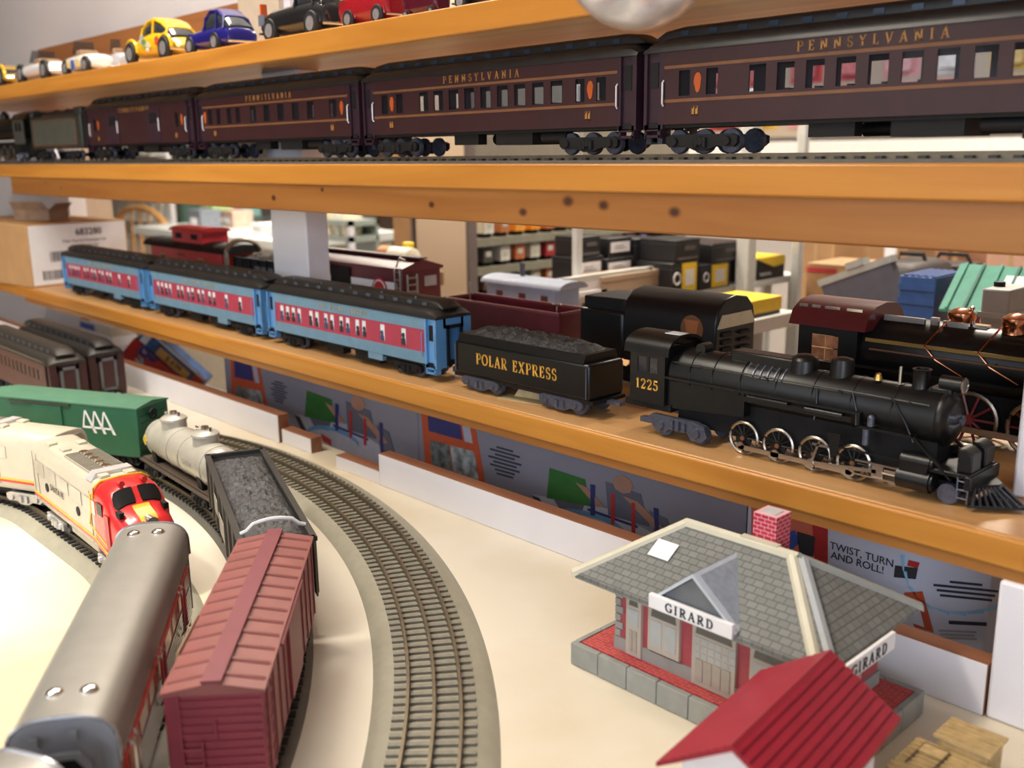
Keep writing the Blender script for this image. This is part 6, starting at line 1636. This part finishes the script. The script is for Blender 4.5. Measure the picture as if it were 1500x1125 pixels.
# clutter on the counter: small cartons, each its own
clut = [(273, 296, 308, (.16, .18, .22), 'dark grey carton on the counter beside the green cabinet', 2.2), (292, 318, 302, (.55, .58, .52), 'pale green carton leaning on the counter', 2.58), (300, 312, 298, (.35, .50, .20), 'small lime green carton on the counter', 2.42), (318, 326, 312, (.10, .06, .05), 'small black carton on the counter', 2.4), (322, 344, 309, (.55, .38, .30), 'pinkish carton on the counter', 2.36), (336, 342, 306, (.40, .03, .05), 'narrow red carton on the counter', 2.55), (352, 394, 318, (.04, .05, .05), 'black carton at the back of the counter', 2.62), (344, 356, 300, (.16, .32, .30), 'teal carton standing upright on the counter', 2.58)]
for (a, b, tp, cl, lab, y_) in clut:
    xa = ony(a, tp, y_).x; xb = ony(b, tp, y_).x; zt = ony((a + b) / 2, tp, y_).z
    t_ = thing('small_carton', lab, 'box', ((xa + xb) / 2, y_ + .05, CZ), random.uniform(-.15, .15)); w_ = (xb - xa) / 2
    mt = M('clutter_%s' % lab[:10].replace(' ', '_'), cl, .5, var=.15)
    part('carton_body', MB().box(-w_, w_, -.05, .05, 0, max(zt - CZ, .03)), mt, t_, bevel=.002); part('lid', MB().box(-w_ * 1.01, w_ * 1.01, -.051, .051, max(zt - CZ, .03) * .8, max(zt - CZ, .03) * 1.01), mt, t_)
    part('label_print', MB().box(-w_ * .6, w_ * .5, -.0514, -.0508, .02, max(zt - CZ, .03) * .6), paper, t_)
# stack of white papers on the counter
xa = ony(358, 330, 2.15).x; xb = ony(402, 330, 2.15).x
t_ = thing('paper_pile', 'loose pile of white papers at the front of the counter', 'papers', ((xa + xb) / 2, 2.28, CZ))
for k in range(6): part('sheet', MB().box(-(xb - xa) / 2, (xb - xa) / 2, -.10, .10, k * .009, k * .009 + .008), paper, t_, rot=(0, 0, random.uniform(-.15, .15)))
# grey metal cabinet right of the white post
y_ = 2.0; xa = ony(468, 340, y_).x; xb = ony(514, 340, y_).x; zt = ony(490, 322, y_).z
t_ = thing('metal_shelf_unit', 'grey metal shelf unit with white corner post, right of the white shelf post', 'shelf', ((xa + xb) / 2, y_ + .06, 0)); w_ = (xb - xa) / 2
gm_ = M('shelf_unit_grey', (.34, .40, .38), .4, metal=.3, var=.06)
for z in (.3, .75, 1.02, zt): part('shelf_plate', MB().box(-w_, w_, -.06, .06, z - .02, z), gm_, t_)
part('back_panel', MB().box(-w_, w_, .05, .06, 0, zt), gm_, t_)
for s in (-1, 1): part('corner_post', MB().box(*sorted((s * w_, s * (w_ - .02))), -.06, -.045, 0, zt), M('post_white', (.68, .70, .76), .4), t_)
for k, (x, cl) in enumerate(((-.6, (.66, .60, .42)), (-.15, (.60, .62, .55)), (.35, (.70, .66, .50)))):
    tt_ = thing('plastic_bag', ('cream plastic bag at the left on the metal shelf unit', 'grey plastic bag in the middle of the metal shelf unit', 'pale yellow plastic bag at the right on the metal shelf unit')[k], 'bag', ((xa + xb) / 2 + x * w_, y_ + .05, 1.02))
    part('bag', MB().loft([csec(0, .0, 0, 0)] if False else [[(w_ * .25 * q * math.cos(a), .045 * q * math.sin(a), z) for a in [2 * PI * i / 12 for i in range(12)]] for q, z in ((.8, 0), (1.0, .03), (.95, .07), (.5, .10), (.2, .115), (.45, .135))]), M('bag_%d' % k, cl, .35, var=.2, scale=40), tt_)
# colourful packages and bin
y_ = 2.86; BZ = ony(540, 352, y_).z
xa = ony(512, 360, y_).x; xb = ony(566, 360, y_).x
t_ = thing('black_bin', 'black bin full of bright packages right of the grey shelf unit', 'bin', ((xa + xb) / 2, y_ + .15, 0)); w_ = (xb - xa) / 2
part('bin_body', MB().hexa([(-w_ * .85, -.12, 0), (w_ * .85, -.12, 0), (w_ * .85, .12, 0), (-w_ * .85, .12, 0)], [(-w_, -.15, BZ), (w_, -.15, BZ), (w_, .15, BZ), (-w_, .15, BZ)]), M('bin_black', (.015, .025, .022), .5), t_, bevel=.006); part('bin_rim', MB().box(-w_ * 1.03, w_ * 1.03, -.16, .16, BZ - .02, BZ), M('bin_black'), t_, bevel=.004)
pk = [(516, 330, (.10, .16, .50), 'blue package sticking out of the black bin'), (526, 326, (.60, .08, .12), 'pink and red package sticking out of the black bin'), (537, 327, (.12, .35, .60), 'light blue package sticking out of the black bin'), (546, 333, (.62, .25, .20), 'salmon package sticking out of the black bin'), (524, 343, (.75, .35, .05), 'orange package lying in the black bin'), (556, 335, (.45, .50, .46), 'clear grey package lying in the black bin')]
for (px, tp, cl, lab) in pk:
    p = ony(px, tp, y_ + .1); pm_ = M('pack_' + lab[:8].replace(' ', '_'), cl, .35, var=.2)
    t_ = thing('toy_package', lab, 'package', (p.x, y_ + .1 + random.uniform(-.02, .02), BZ), random.uniform(-.4, .4)); hh = max(p.z - BZ, .05)
    part('blister', MB().box(-.026, .026, -.012, .012, 0, hh * .8), pm_, t_, bevel=.004); part('header_card', MB().box(-.028, .028, -.002, .002, hh * .6, hh), M('pack_pale', (.6, .6, .62), .5), t_)
# cardboard sheet, dark recess, paper roll
y_ = 1.62; xa = ony(576, 340, y_).x; xb = ony(603, 340, y_).x
solo('cardboard_sheet', MB().box(xa, xb, y_, y_ + .02, 0, 1.45), cardboard, 'tall brown cardboard sheet left of the cream panel', 'board', bevel=.002)
y_ = 3.4; xa = ony(552, 340, y_).x; xb = ony(596, 340, y_).x
solo('dark_cabinet', MB().box(xa, xb, y_, y_ + .3, 0, 1.45).box(xa - .01, xb + .01, y_ - .01, y_ + .31, 1.45, 1.48), M('cabinet_dark', (.06, .035, .025), .5), 'dark brown cabinet behind the black bin', 'cabinet', bevel=.004)
y_ = 1.24; a = ony(560, 374, y_); b = ony(604, 372, y_)
rt = .021
tablething('shop_table', 'narrow wooden stand under the paper roll', -1.80, -1.54, 1.205, 1.275, a.z - rt - .002, shopw)
t_ = thing('paper_roll', 'roll of white paper with brown end lying behind the maroon boxcar', 'roll', (b.x, y_, a.z)); ln = (b - a).length
part('paper_sheet', MB().lathe([(rt, -ln * .62), (rt, 0), (rt * .9, .001)], (0, 0, 0), 'x', 20), M('roll_cream', (.78, .74, .60), .6), t_); part('core', MB().lathe([(rt * .55, -ln * 1.0), (rt * .97, -ln * .98), (rt * .99, -ln * .62)], (0, 0, 0), 'x', 18), M('core_brown', (.42, .20, .08), .7), t_)
solo('yellow_box', MB().box(-.010, .010, -.008, .008, 0, .050).box(-.0105, .0105, -.0085, .0085, .044, .052), M('bright_yellow', (.75, .52, .03), .4), 'small yellow box beside the paper roll', 'box', (ony(598, 360, 1.265).x, 1.265, a.z - rt - .002), 0, bevel=.002)

# gondola rack running away from the camera: cream end panel, tiers with small trains
XR = -1.66
pe0 = onx(690, 400, XR); YE = pe0.y; xl = ony(605, 380, YE).x
rk = thing('display_rack', 'long shop display rack with cream end panel and tiers of small trains', 'rack', (0, 0, 0))
part('end_panel', MB().box(xl + .008, XR - .010, YE, YE + .015, .05, 1.62), M('cream_panel', (.84, .70, .50), .6, var=.02, scale=3), rk, bevel=.002)
for x in (xl, XR - .010): part('end_frame', MB().box(x, x + .010, YE - .004, YE + .02, 0, 1.64), M('frame_grey_brown', (.22, .18, .17), .4, metal=.3), rk)
part('back_panel', MB().box(xl, xl + .015, YE, 2.5, 0, 1.62), M('rack_back', (.16, .14, .11), .7), rk)
tiers = [onx(760, 345, XR).z, onx(760, 386, XR).z, onx(760, 425, XR).z]
rack_plate = M('rack_plate', (.26, .25, .19), .45, var=.1)
for z in tiers: part('tier_plate', MB().box(xl + .015, XR, YE + .02, 2.45, z - .018, z), rack_plate, rk)
part('foot', MB().box(xl, XR, YE + .02, 2.45, 0, .1), M('rack_back'), rk)
# small train cars on the tiers
sm_body = MB().box(-.045, .045, -.0145, .0145, .010, .044).mesh('body'); sm_roof = MB().prism([(-.0155, .043), (-.0155, .0455), (0, .0495), (.0155, .0455), (.0155, .043)], -.046, .046, 'yz').mesh('car_roof'); sm_tr = MB().box(-.037, -.017, -.012, .012, 0, .010).box(.017, .037, -.012, .012, 0, .010).mesh('truck')
cols = [((.72, .70, .64), 'white'), ((.52, .18, .06), 'rust orange'), ((.90, .36, .04), 'bright orange'), ((.80, .30, .03), 'orange'), ((.55, .16, .06), 'brick orange'), ((.08, .08, .07), 'black'), ((.45, .42, .32), 'grey'), ((.40, .03, .04), 'red'), ((.62, .60, .50), 'cream'), ((.10, .16, .11), 'dark green'), ((.75, .55, .03), 'yellow'), ((.12, .08, .35), 'violet'), ((.30, .05, .10), 'wine red'), ((.16, .10, .07), 'brown')]
orders = [[0, 1, 2, 3, 4, 5, 13, 5, 6, 5, 13, 5], [5, 0, 4, 8, 7, 0, 13, 9, 8, 10, 12, 11], [13, 6, 5, 6, 4, 13, 6, 9, 5, 4, 13, 6]]
ordn = ['first', 'second', 'third', 'fourth', 'fifth', 'sixth', 'seventh', 'eighth', 'ninth', 'tenth', 'eleventh', 'twelfth']
tn = ['top', 'middle', 'bottom']
for ti, z in enumerate(tiers):
    for k, ci in enumerate(orders[ti]):
        yy = YE + .060 + k * .0500
        col, cn = cols[ci]
        me = sm_body.copy(); me.materials.clear()
        t_ = thing('small_train_car', 'small %s train car, %s from the cream panel on the %s tier' % (cn, ordn[k], tn[ti]), 'train car', (XR - .050, yy, z), random.uniform(-.05, .05), 'small train cars on the display rack')
        link('body', me, M('small_' + cn.replace(' ', '_'), col, .4, var=.15), t_)
        for nm, mm, mt in (('car_roof', sm_roof, gunmetal), ('truck', sm_tr, blackm)): link(nm, mm, mt, t_)
        part('end_print', MB().box(.0451, .0455, -.008, .008, .022, .034), cols and M('small_print', (.55, .52, .45), .5), t_)

# black cartons on white wire-post racks, deeper along the same aisle
XB = -1.30
wp = M('white_post', (.60, .60, .57), .4, var=.04)
def at_x(px, py, x=XB): return onx(px, py, x)
# shelf levels
def plank(name, label, px0, px1, py_at0, x, wd, mat, th=.015):
    a = onx(px0, py_at0, x); b = onx(px1, py_at0, x)
    t = thing(name, label, 'rack', (0, 0, 0)); part('shelf_plate', MB().box(x - wd, x, a.y, b.y, a.z - th, a.z), mat, t, bevel=.002)
    for yy in (a.y + .01, b.y - .03):
        for xx in (x - wd, x - .02): part('rack_leg', MB().box(xx, xx + .02, yy, yy + .02, 0, a.z - th), mat, t)
    return a.z, a.y, b.y
Z1, ya, yb = plank('white_rack', 'white rack carrying the black cartons with white labels', 824, 962, 418, XB, .08, wp)
Z2, yc, yd = plank('white_rack', 'white rack carrying the yellow labelled black cartons', 990, 1175, 432, XB + .10, .095, wp)
for (px, p1, xx, wpx, lab) in ((840, 408, XB + .012, 5, 'thin white rack post left of the black cartons'), (1080, 430, XB + .100, 10, 'thick white rack post between the yellow labelled cartons'), (1157, 446, XB + .100, 6, 'white rack post right of the yellow topped carton')):
    q = onx(px, p1, xx); hw = wpx / 1450 * q.length
    t_ = thing('rack_post', lab, 'post', (xx + hw + .002, q.y, 0))
    part('tube', MB().box(-hw, hw, -hw, hw, .01, 1.42), wp, t_, bevel=hw * .3); part('foot_plate', MB().box(-hw * 2, hw * 2, -hw * 2, hw * 2, 0, .012), wp, t_)
bk_m = M('carton_black', (.014, .014, .016), .4, var=.1); lblw = M('label_white', (.72, .72, .76), .5); lbly = M('label_yellow', (.80, .55, .03), .45, var=.04)
def black_carton(label, px0, px1, py_top, x, z, dpt, kind, ysh=0.0):
    a = onx(px0, py_top, x); b = onx(px1, py_top, x); zt = max(a.z, z + .04); L_ = b.y - a.y
    t = thing('black_carton', label, 'box', (x - dpt / 2, (a.y + b.y) / 2 + ysh, z), 0, 'black cartons on the white racks'); h = zt - z; w = dpt / 2; l = L_ / 2
    part('carton_body', MB().box(-w, w, -l, l, 0, h), bk_m, t, bevel=.002); part('lid_seam', MB().box(-w - .0006, w + .0006, -l - .0006, l + .0006, h * .80, h * .815), gunmetal, t)
    if kind == 'white':
        part('label', MB().box(w, w + .0012, -l * .85, l * .75, h * .28, h * .78), lblw, t); part('label_print', MB().box(w + .0012, w + .0018, -l * .5, l * .4, h * .45, h * .50).box(w + .0012, w + .0018, -l * .5, l * .2, h * .58, h * .62), M('grey_letter'), t)
    if kind == 'yellow':
        part('label', MB().box(w, w + .0012, -l * .25, l * .80, h * .06, h * .95), lbly, t); part('label_print', MB().box(w + .0012, w + .0018, -l * .02, l * .6, h * .25, h * .75), lblw, t)
        part('white_logo', MB().ring((w + .001, -l * .62, h * .5), h * .17, h * .035, 'x', 16, 5), lblw, t)
    if kind == 'yellowtop':
        part('top_panel', MB().box(-w * .9, w * .95, -l * .95, l * .95, h, h + .0012), lbly, t); part('corner_panel', MB().prism([(-l * .5, h), (l * .98, h), (l * .98, h * .62), (l * .4, h * .55)], w, w + .0014, 'yz'), lbly, t)
        text('TRADITION', h * .20, lblw, t, (w + .0016, -l * .02, h * .25), RIGHT, sx=.9)
    if kind == 'plain':
        part('edge_print', MB().box(w, w + .001, -l * .8, l * .8, h * .1, h * .2).box(w, w + .001, -l * .3, l * .6, h * .5, h * .7), M('print_dim', (.10, .09, .10), .5), t)
    return t, zt
_, zt_ = black_carton('black carton with large white label beside the thin post', 846, 884, 378, XB, Z1, .07, 'white')
black_carton('black carton lying on top of the white labelled one', 848, 880, 356, XB, zt_, .065, 'plain')
_, zt_ = black_carton('black carton with a silver grey label in the middle of the rack', 888, 928, 382, XB, Z1, .07, 'white')
black_carton('black carton with small white and red label on the upper row', 892, 926, 358, XB, zt_, .065, 'white')
black_carton('plain black carton at the right end of the white rack', 930, 960, 350, XB, Z1, .07, 'plain')
_, zt_ = black_carton('black carton with yellow label and white emblem, left of the pair', 984, 1024, 386, XB + .10, Z2, .09, 'yellow')
black_carton('plain black carton on top of the left yellow labelled carton', 990, 1026, 352, XB + .10, zt_, .09, 'plain')
_, zt_ = black_carton('black carton with yellow label and white emblem, right of the pair', 1026, 1070, 389, XB + .10, Z2, .09, 'yellow')
black_carton('black carton with violet print above the thick post', 1044, 1096, 358, XB + .10, zt_, .09, 'plain')
black_carton('large black carton with yellow top corner and white lettering', 1092, 1150, 382, XB + .10, Z2, .09, 'yellowtop')
# yellow carton on a low white bracket shelf in front
xq = XB + .30; q0 = onx(1100, 470, xq); q1 = onx(1166, 470, xq)
t_ = thing('white_bracket_shelf', 'low white bracket shelf under the yellow carton', 'rack', (0, 0, 0)); part('shelf_plate', MB().box(xq - .11, xq, q0.y, q1.y, q0.z - .028, q0.z), wp, t_, bevel=.002)
for yy in (q0.y + .01, q1.y - .05): part('bracket', MB().box(xq - .1, xq - .06, yy, yy + .03, 0, q0.z - .028), wp, t_)
t_ = thing('yellow_carton', 'bright yellow carton with black side on the low bracket shelf', 'box', (xq - .06, (onx(1106, 455, xq).y + onx(1150, 455, xq).y) / 2, q0.z)); l = (onx(1150, 455, xq).y - onx(1106, 455, xq).y) / 2
part('carton_body', MB().box(-.05, .05, -l, l, 0, .032), bk_m, t_, bevel=.001); part('yellow_face', MB().box(-.051, .0515, -l * .98, l * 1.01, .008, .0335), lbly, t_)
# small white wire stand with paper tray, left of the tender
xq = XB + .06; q0 = onx(822, 440, xq); q1 = onx(950, 440, xq); zt = onx(822, 408, xq).z
t_ = thing('wire_stand', 'low white metal stand behind the dark tender', 'rack', (0, 0, 0))
fr = MB()
for yy in (q0.y, q1.y): fr.box(xq - .006, xq + .006, yy - .006, yy + .006, TBZ, zt)
fr.box(xq - .006, xq + .006, q0.y, q1.y, zt - .012, zt); fr.box(xq - .052, xq + .006, q0.y, q1.y, q0.z - .01, q0.z)
part('frame', fr, wp, t_)
solo('paper_tray', MB().box(-.03, .03, -.05, .05, 0, .012).box(-.028, .028, -.045, .045, .012, .030), paper, 'white paper tray on the low metal stand', 'tray', (xq - .022, q0.y + .07, q0.z), 0, bevel=.002)
solo('tan_carton', MB().box(-.03, .03, -.12, .12, 0, .030).box(-.031, .031, -.121, .121, .022, .034), M('tan_card'), 'flat tan carton with print on the low metal stand', 'box', (xq - .022, q0.y + .22, q0.z), 0, bevel=.002)

# right side: brown cartons far back
by = 2.9
for i, (a, b, tp, cl, lab) in enumerate(((1170, 1222, 352, (.36, .20, .09), 'brown carton with dark mark, far back at the right'), (1218, 1262, 345, (.42, .24, .11), 'taller brown carton with a small white label, far back'), (1262, 1302, 350, (.48, .29, .14), 'light brown carton far back, left of the white labelled one'), (1272, 1330, 345, (.33, .18, .08), 'dark brown carton with a white label, far back'), (1326, 1352, 350, (.55, .30, .20), 'pinkish carton with red stripe, far back'), (1352, 1450, 362, (.20, .09, .05), 'long dark brown carton far back behind the green model roof'), (1448, 1520, 350, (.50, .28, .20), 'pale brown carton at the right edge'))):
    y_ = by + (i % 3) * .22
    xa = ony(a, tp, y_).x; xb = ony(b, tp, y_).x; zt = ony((a + b) / 2, tp, y_).z
    t_ = thing('brown_carton', lab, 'box', ((xa + xb) / 2, y_ + .1, 0)); w_ = (xb - xa) / 2; mt = M('brown_carton_%d' % i, cl, .8, var=.1, scale=12)
    part('carton_body', MB().box(-w_, w_, -.1, .1, 0, zt), mt, t_, bevel=.003); part('tape', MB().box(-w_ * .08, w_ * .08, -.1008, .1008, 0, zt + .0008), M('tape_tan'), t_)
    if 'white label' in lab and 'left of' not in lab: part('label', MB().box(-w_ * .1, w_ * .5, -.1016, -.1, zt - .12, zt - .03), lblw, t_)
    if 'red stripe' in lab: part('red_stripe', MB().box(-w_ * .7, -w_ * .3, -.1016, -.1, zt - .2, zt), pred, t_)
# brown low pile in front of them
TB2 = CAMZ - .40
tablething('shop_table', 'brown table carrying the model building with the green roof', -.95, 1.2, 1.46, 2.35, TB2, shopw)
def on_tab2(name, label, cat, px0, px1, py, y, dpt, mat, extra=None, bev=.002):
    xa = ony(px0, py, y).x; xb = ony(px1, py, y).x; zt = ony((px0 + px1) / 2, py, y).z
    t = thing(name, label, cat, ((xa + xb) / 2, y + dpt / 2, TB2)); w = (xb - xa) / 2
    part('body', MB().box(-w, w, -dpt / 2, dpt / 2, 0, zt - TB2), mat, t, bevel=bev)
    return t, w, zt - TB2
t_, w_, h_ = on_tab2('brown_carton', 'tan carton in the middle of the brown table', 'box', 1182, 1246, 388, 2.1, .16, M('tan_carton', (.40, .22, .10), .8, var=.1)); part('tape', MB().box(-w_, w_, -.081, .081, h_ - .002, h_ + .001), M('tape_tan'), t_); part('red_edge', MB().box(-w_, w_ * .4, -.0812, -.08, h_ - .02, h_ - .008), pred, t_)
t_, w_, h_ = on_tab2('black_case', 'big black rounded case behind the grey panel', 'case', 1262, 1345, 386, 1.95, .20, M('case_black', (.022, .014, .012), .6), bev=.03); part('handle', MB().tube([(-.03, 0, h_ - .005), (-.025, 0, h_ + .012), (.025, 0, h_ + .012), (.03, 0, h_ - .005)], .005, 8), blackm, t_)
t_, w_, h_ = on_tab2('toolbox', 'black toolbox with a red patch behind the blue carton', 'box', 1352, 1412, 388, 2.22, .10, M('toolbox_black', (.03, .025, .025), .5)); part('red_patch', MB().box(-w_ * .5, w_ * .4, -.0612, -.06, h_ * .6, h_ * .98), M('bright_red', (.65, .02, .02), .4), t_); part('handle', MB().tube([(-.04, 0, h_), (-.03, 0, h_ + .02), (.03, 0, h_ + .02), (.04, 0, h_)], .005, 8), blackm, t_)
# tilted grey panel
a = ony(1190, 420, 1.62); b = ony(1292, 385, 1.62)
zlow = min(a.z, b.z)
t_ = thing('grey_panel', 'dark grey panel with pale edge leaning over the brown table', 'panel', (a.x, 1.66, a.z)); ang = math.atan2(b.z - a.z, b.x - a.x); ln = (b - a).length
t_.rotation_euler = (0, -ang, 0)
part('panel_board', MB().box(0, ln, -.01, .01, -.16, 0), M('panel_dark', (.09, .09, .12), .5), t_); part('pale_edge', MB().box(-.004, ln + .004, -.012, .012, -.002, .010), M('edge_pale', (.36, .36, .34), .4), t_); part('clip', MB().box(ln * .42, ln * .66, -.014, .014, .010, .022), M('edge_pale'), t_)
for k, xx in enumerate((.02, ln - .03)): 
    zz = TB2 - a.z
    part('support', MB().box(xx * math.cos(ang), xx * math.cos(ang) + .01, .012, .03, zz, xx * math.sin(ang) - .01), gunmetal, t_, rot=(0, ang, 0))
# blue ribbed carton and model building with green roof
t_, w_, h_ = on_tab2('blue_carton', 'blue ribbed carton left of the green model roof', 'box', 1318, 1372, 405, 1.52, .10, M('ribbed_blue', (.025, .08, .26), .45, var=.15))
for k in range(7): part('rib', MB().box(-w_, w_, -.052, -.05, .05 + k * .022, .060 + k * .022), M('ribbed_blue'), t_)
for k in range(5): part('top_rib', MB().box(-w_ + .006 + k * w_ * .38, -w_ + .012 + k * w_ * .38, -.05, .05, h_, h_ + .002), M('ribbed_blue'), t_)
y_ = 1.50; p0 = onx(1368, 430, ony(1368, 430, y_).x); xa = p0.x + .012; zt = ony(1400, 392, y_).z - TB2
gr_ = M('roof_teal', (.05, .26, .19), .45, var=.1); gd_ = M('roof_teal_dark', (.01, .10, .075), .5)
hb = thing('model_building', 'model building with teal ribbed roof and white tag, red and white walls', 'model building', (xa, y_, TB2))
ze = ony(1368, 450, y_).z - TB2
part('walls', MB().box(.01, .30, .015, .105, 0, ze), M('building_red', (.30, .06, .06), .5), hb); part('white_wall', MB().box(.12, .302, .012, .016, 0, ze * .98), lblw, hb)
part('roof_slope', MB().loft([[(x, -.006, ze - .004), (x, -.006, ze), (x, .060, zt), (x, .060, zt - .006)] for x in (0, .32)]), gr_, hb, smooth=False); part('roof_slope', MB().loft([[(x, .126, ze - .004), (x, .126, ze), (x, .060, zt), (x, .060, zt - .006)] for x in (0, .32)]), gd_, hb, smooth=False)
part('gable', MB().prism([(-.004, ze), (.124, ze), (.060, zt - .002)], .001, .006, 'yz'), gd_, hb)
for k in range(12):
    x = .008 + k * .026
    part('roof_rib', MB().loft([[(x, -.007, ze + .001), (x + .004, -.007, ze + .001), (x + .004, -.007, ze + .003), (x, -.007, ze + .003)], [(x, .060, zt + .001), (x + .004, .060, zt + .001), (x + .004, .060, zt + .003), (x, .060, zt + .003)]]), gd_ if k % 2 else gr_, hb)
part('white_tag', MB().hexa([(.075, .018, ze + (zt - ze) * .36), (.105, .018, ze + (zt - ze) * .36), (.105, .045, ze + (zt - ze) * .77), (.075, .045, ze + (zt - ze) * .77)], [(.075, .018, ze + (zt - ze) * .36 + .003), (.105, .018, ze + (zt - ze) * .36 + .003), (.105, .045, ze + (zt - ze) * .77 + .003), (.075, .045, ze + (zt - ze) * .77 + .003)]), paper, hb)
# grey ribbed model unit on the near shop table
y_ = 1.10; xa = ony(1436, 450, y_).x; xb = ony(1478, 450, y_).x; zt = ony(1456, 424, y_).z - TBZ; w_ = (xb - xa) / 2
t_ = thing('ribbed_unit', 'small grey ribbed model tank unit in front of the white model wall', 'model', ((xa + xb) / 2, y_ + .03, TBZ))
gk = M('ribbed_grey', (.36, .36, .35), .5, var=.06); part('body', MB().box(-w_, w_, -.03, .03, 0, zt), gk, t_, bevel=.002)
for k in range(10): part('rib', MB().box(-w_ - .0015, w_ + .0015, -.0315, .0315, .008 + k * (zt - .02) / 10, .008 + k * (zt - .02) / 10 + .006), gk, t_)
part('cap', MB().cyl((-w_ * .55, 0, zt), (-w_ * .55, 0, zt + .005), .006, n=10), blackm, t_)
# bright merchandise on the far wall, seen through the coach windows, above a white wall shelf
pegs = thing('peg_board', 'tan peg board on the far wall behind the maroon coaches', 'board', (0, 0, 0)); part('board', MB().box(-6.9, -.6, RY1 - .05, RY1 - .02, 1.36, 2.3), M('peg_tan', (.42, .34, .26), .7, var=.04), pegs)
solo('wall_shelf', MB().box(-6.9, -.6, RY1 - .34, RY1 - .001, 1.20, 1.335), M('far_white_shelf', (.72, .71, .68), .6, var=.04), 'white shelf along the far wall under the peg board', 'shelf', bevel=.005)
mc = [((.60, .03, .04), 'red'), ((.72, .30, .32), 'pink'), ((.75, .74, .72), 'white'), ((.70, .45, .04), 'yellow'), ((.08, .12, .35), 'blue'), ((.45, .03, .03), 'scarlet')]
more = ordn + ['thirteenth', 'fourteenth', 'fifteenth', 'sixteenth', 'seventeenth', 'eighteenth', 'nineteenth', 'twentieth', 'twenty-first', 'twenty-second', 'twenty-third', 'twenty-fourth', 'twenty-fifth', 'twenty-sixth']
rr = random.Random(12)
for r_ in range(4):
    for k in range(26):
        x = -6.75 + k * .24; z = 1.40 + r_ * .215
        ci = rr.choice([0, 0, 5, 1, 2, 3, 0, 0]) if x > -3.3 or -5.3 < x < -4.5 else rr.choice([4, 5, 2, 4])
        col, cn = mc[ci]
        t_ = thing('hanging_pack', '%s blister pack, %s from the left in the %s row on the peg board' % (cn, more[k], ('bottom', 'second lowest', 'second highest', 'top')[r_]), 'package', (x, RY1 - .05, z), 0, 'packs on the peg board')
        part('header_card', MB().box(-.085, .085, -.006, 0, 0, .19), M('pack_' + cn, col, .4, var=.15), t_); part('blister', MB().box(-.06, .06, -.045, -.006, .02, .13), M('blister_' + cn, tuple(min(1, q * .7 + .12) for q in col), .25, var=.3, scale=30), t_, bevel=.01)
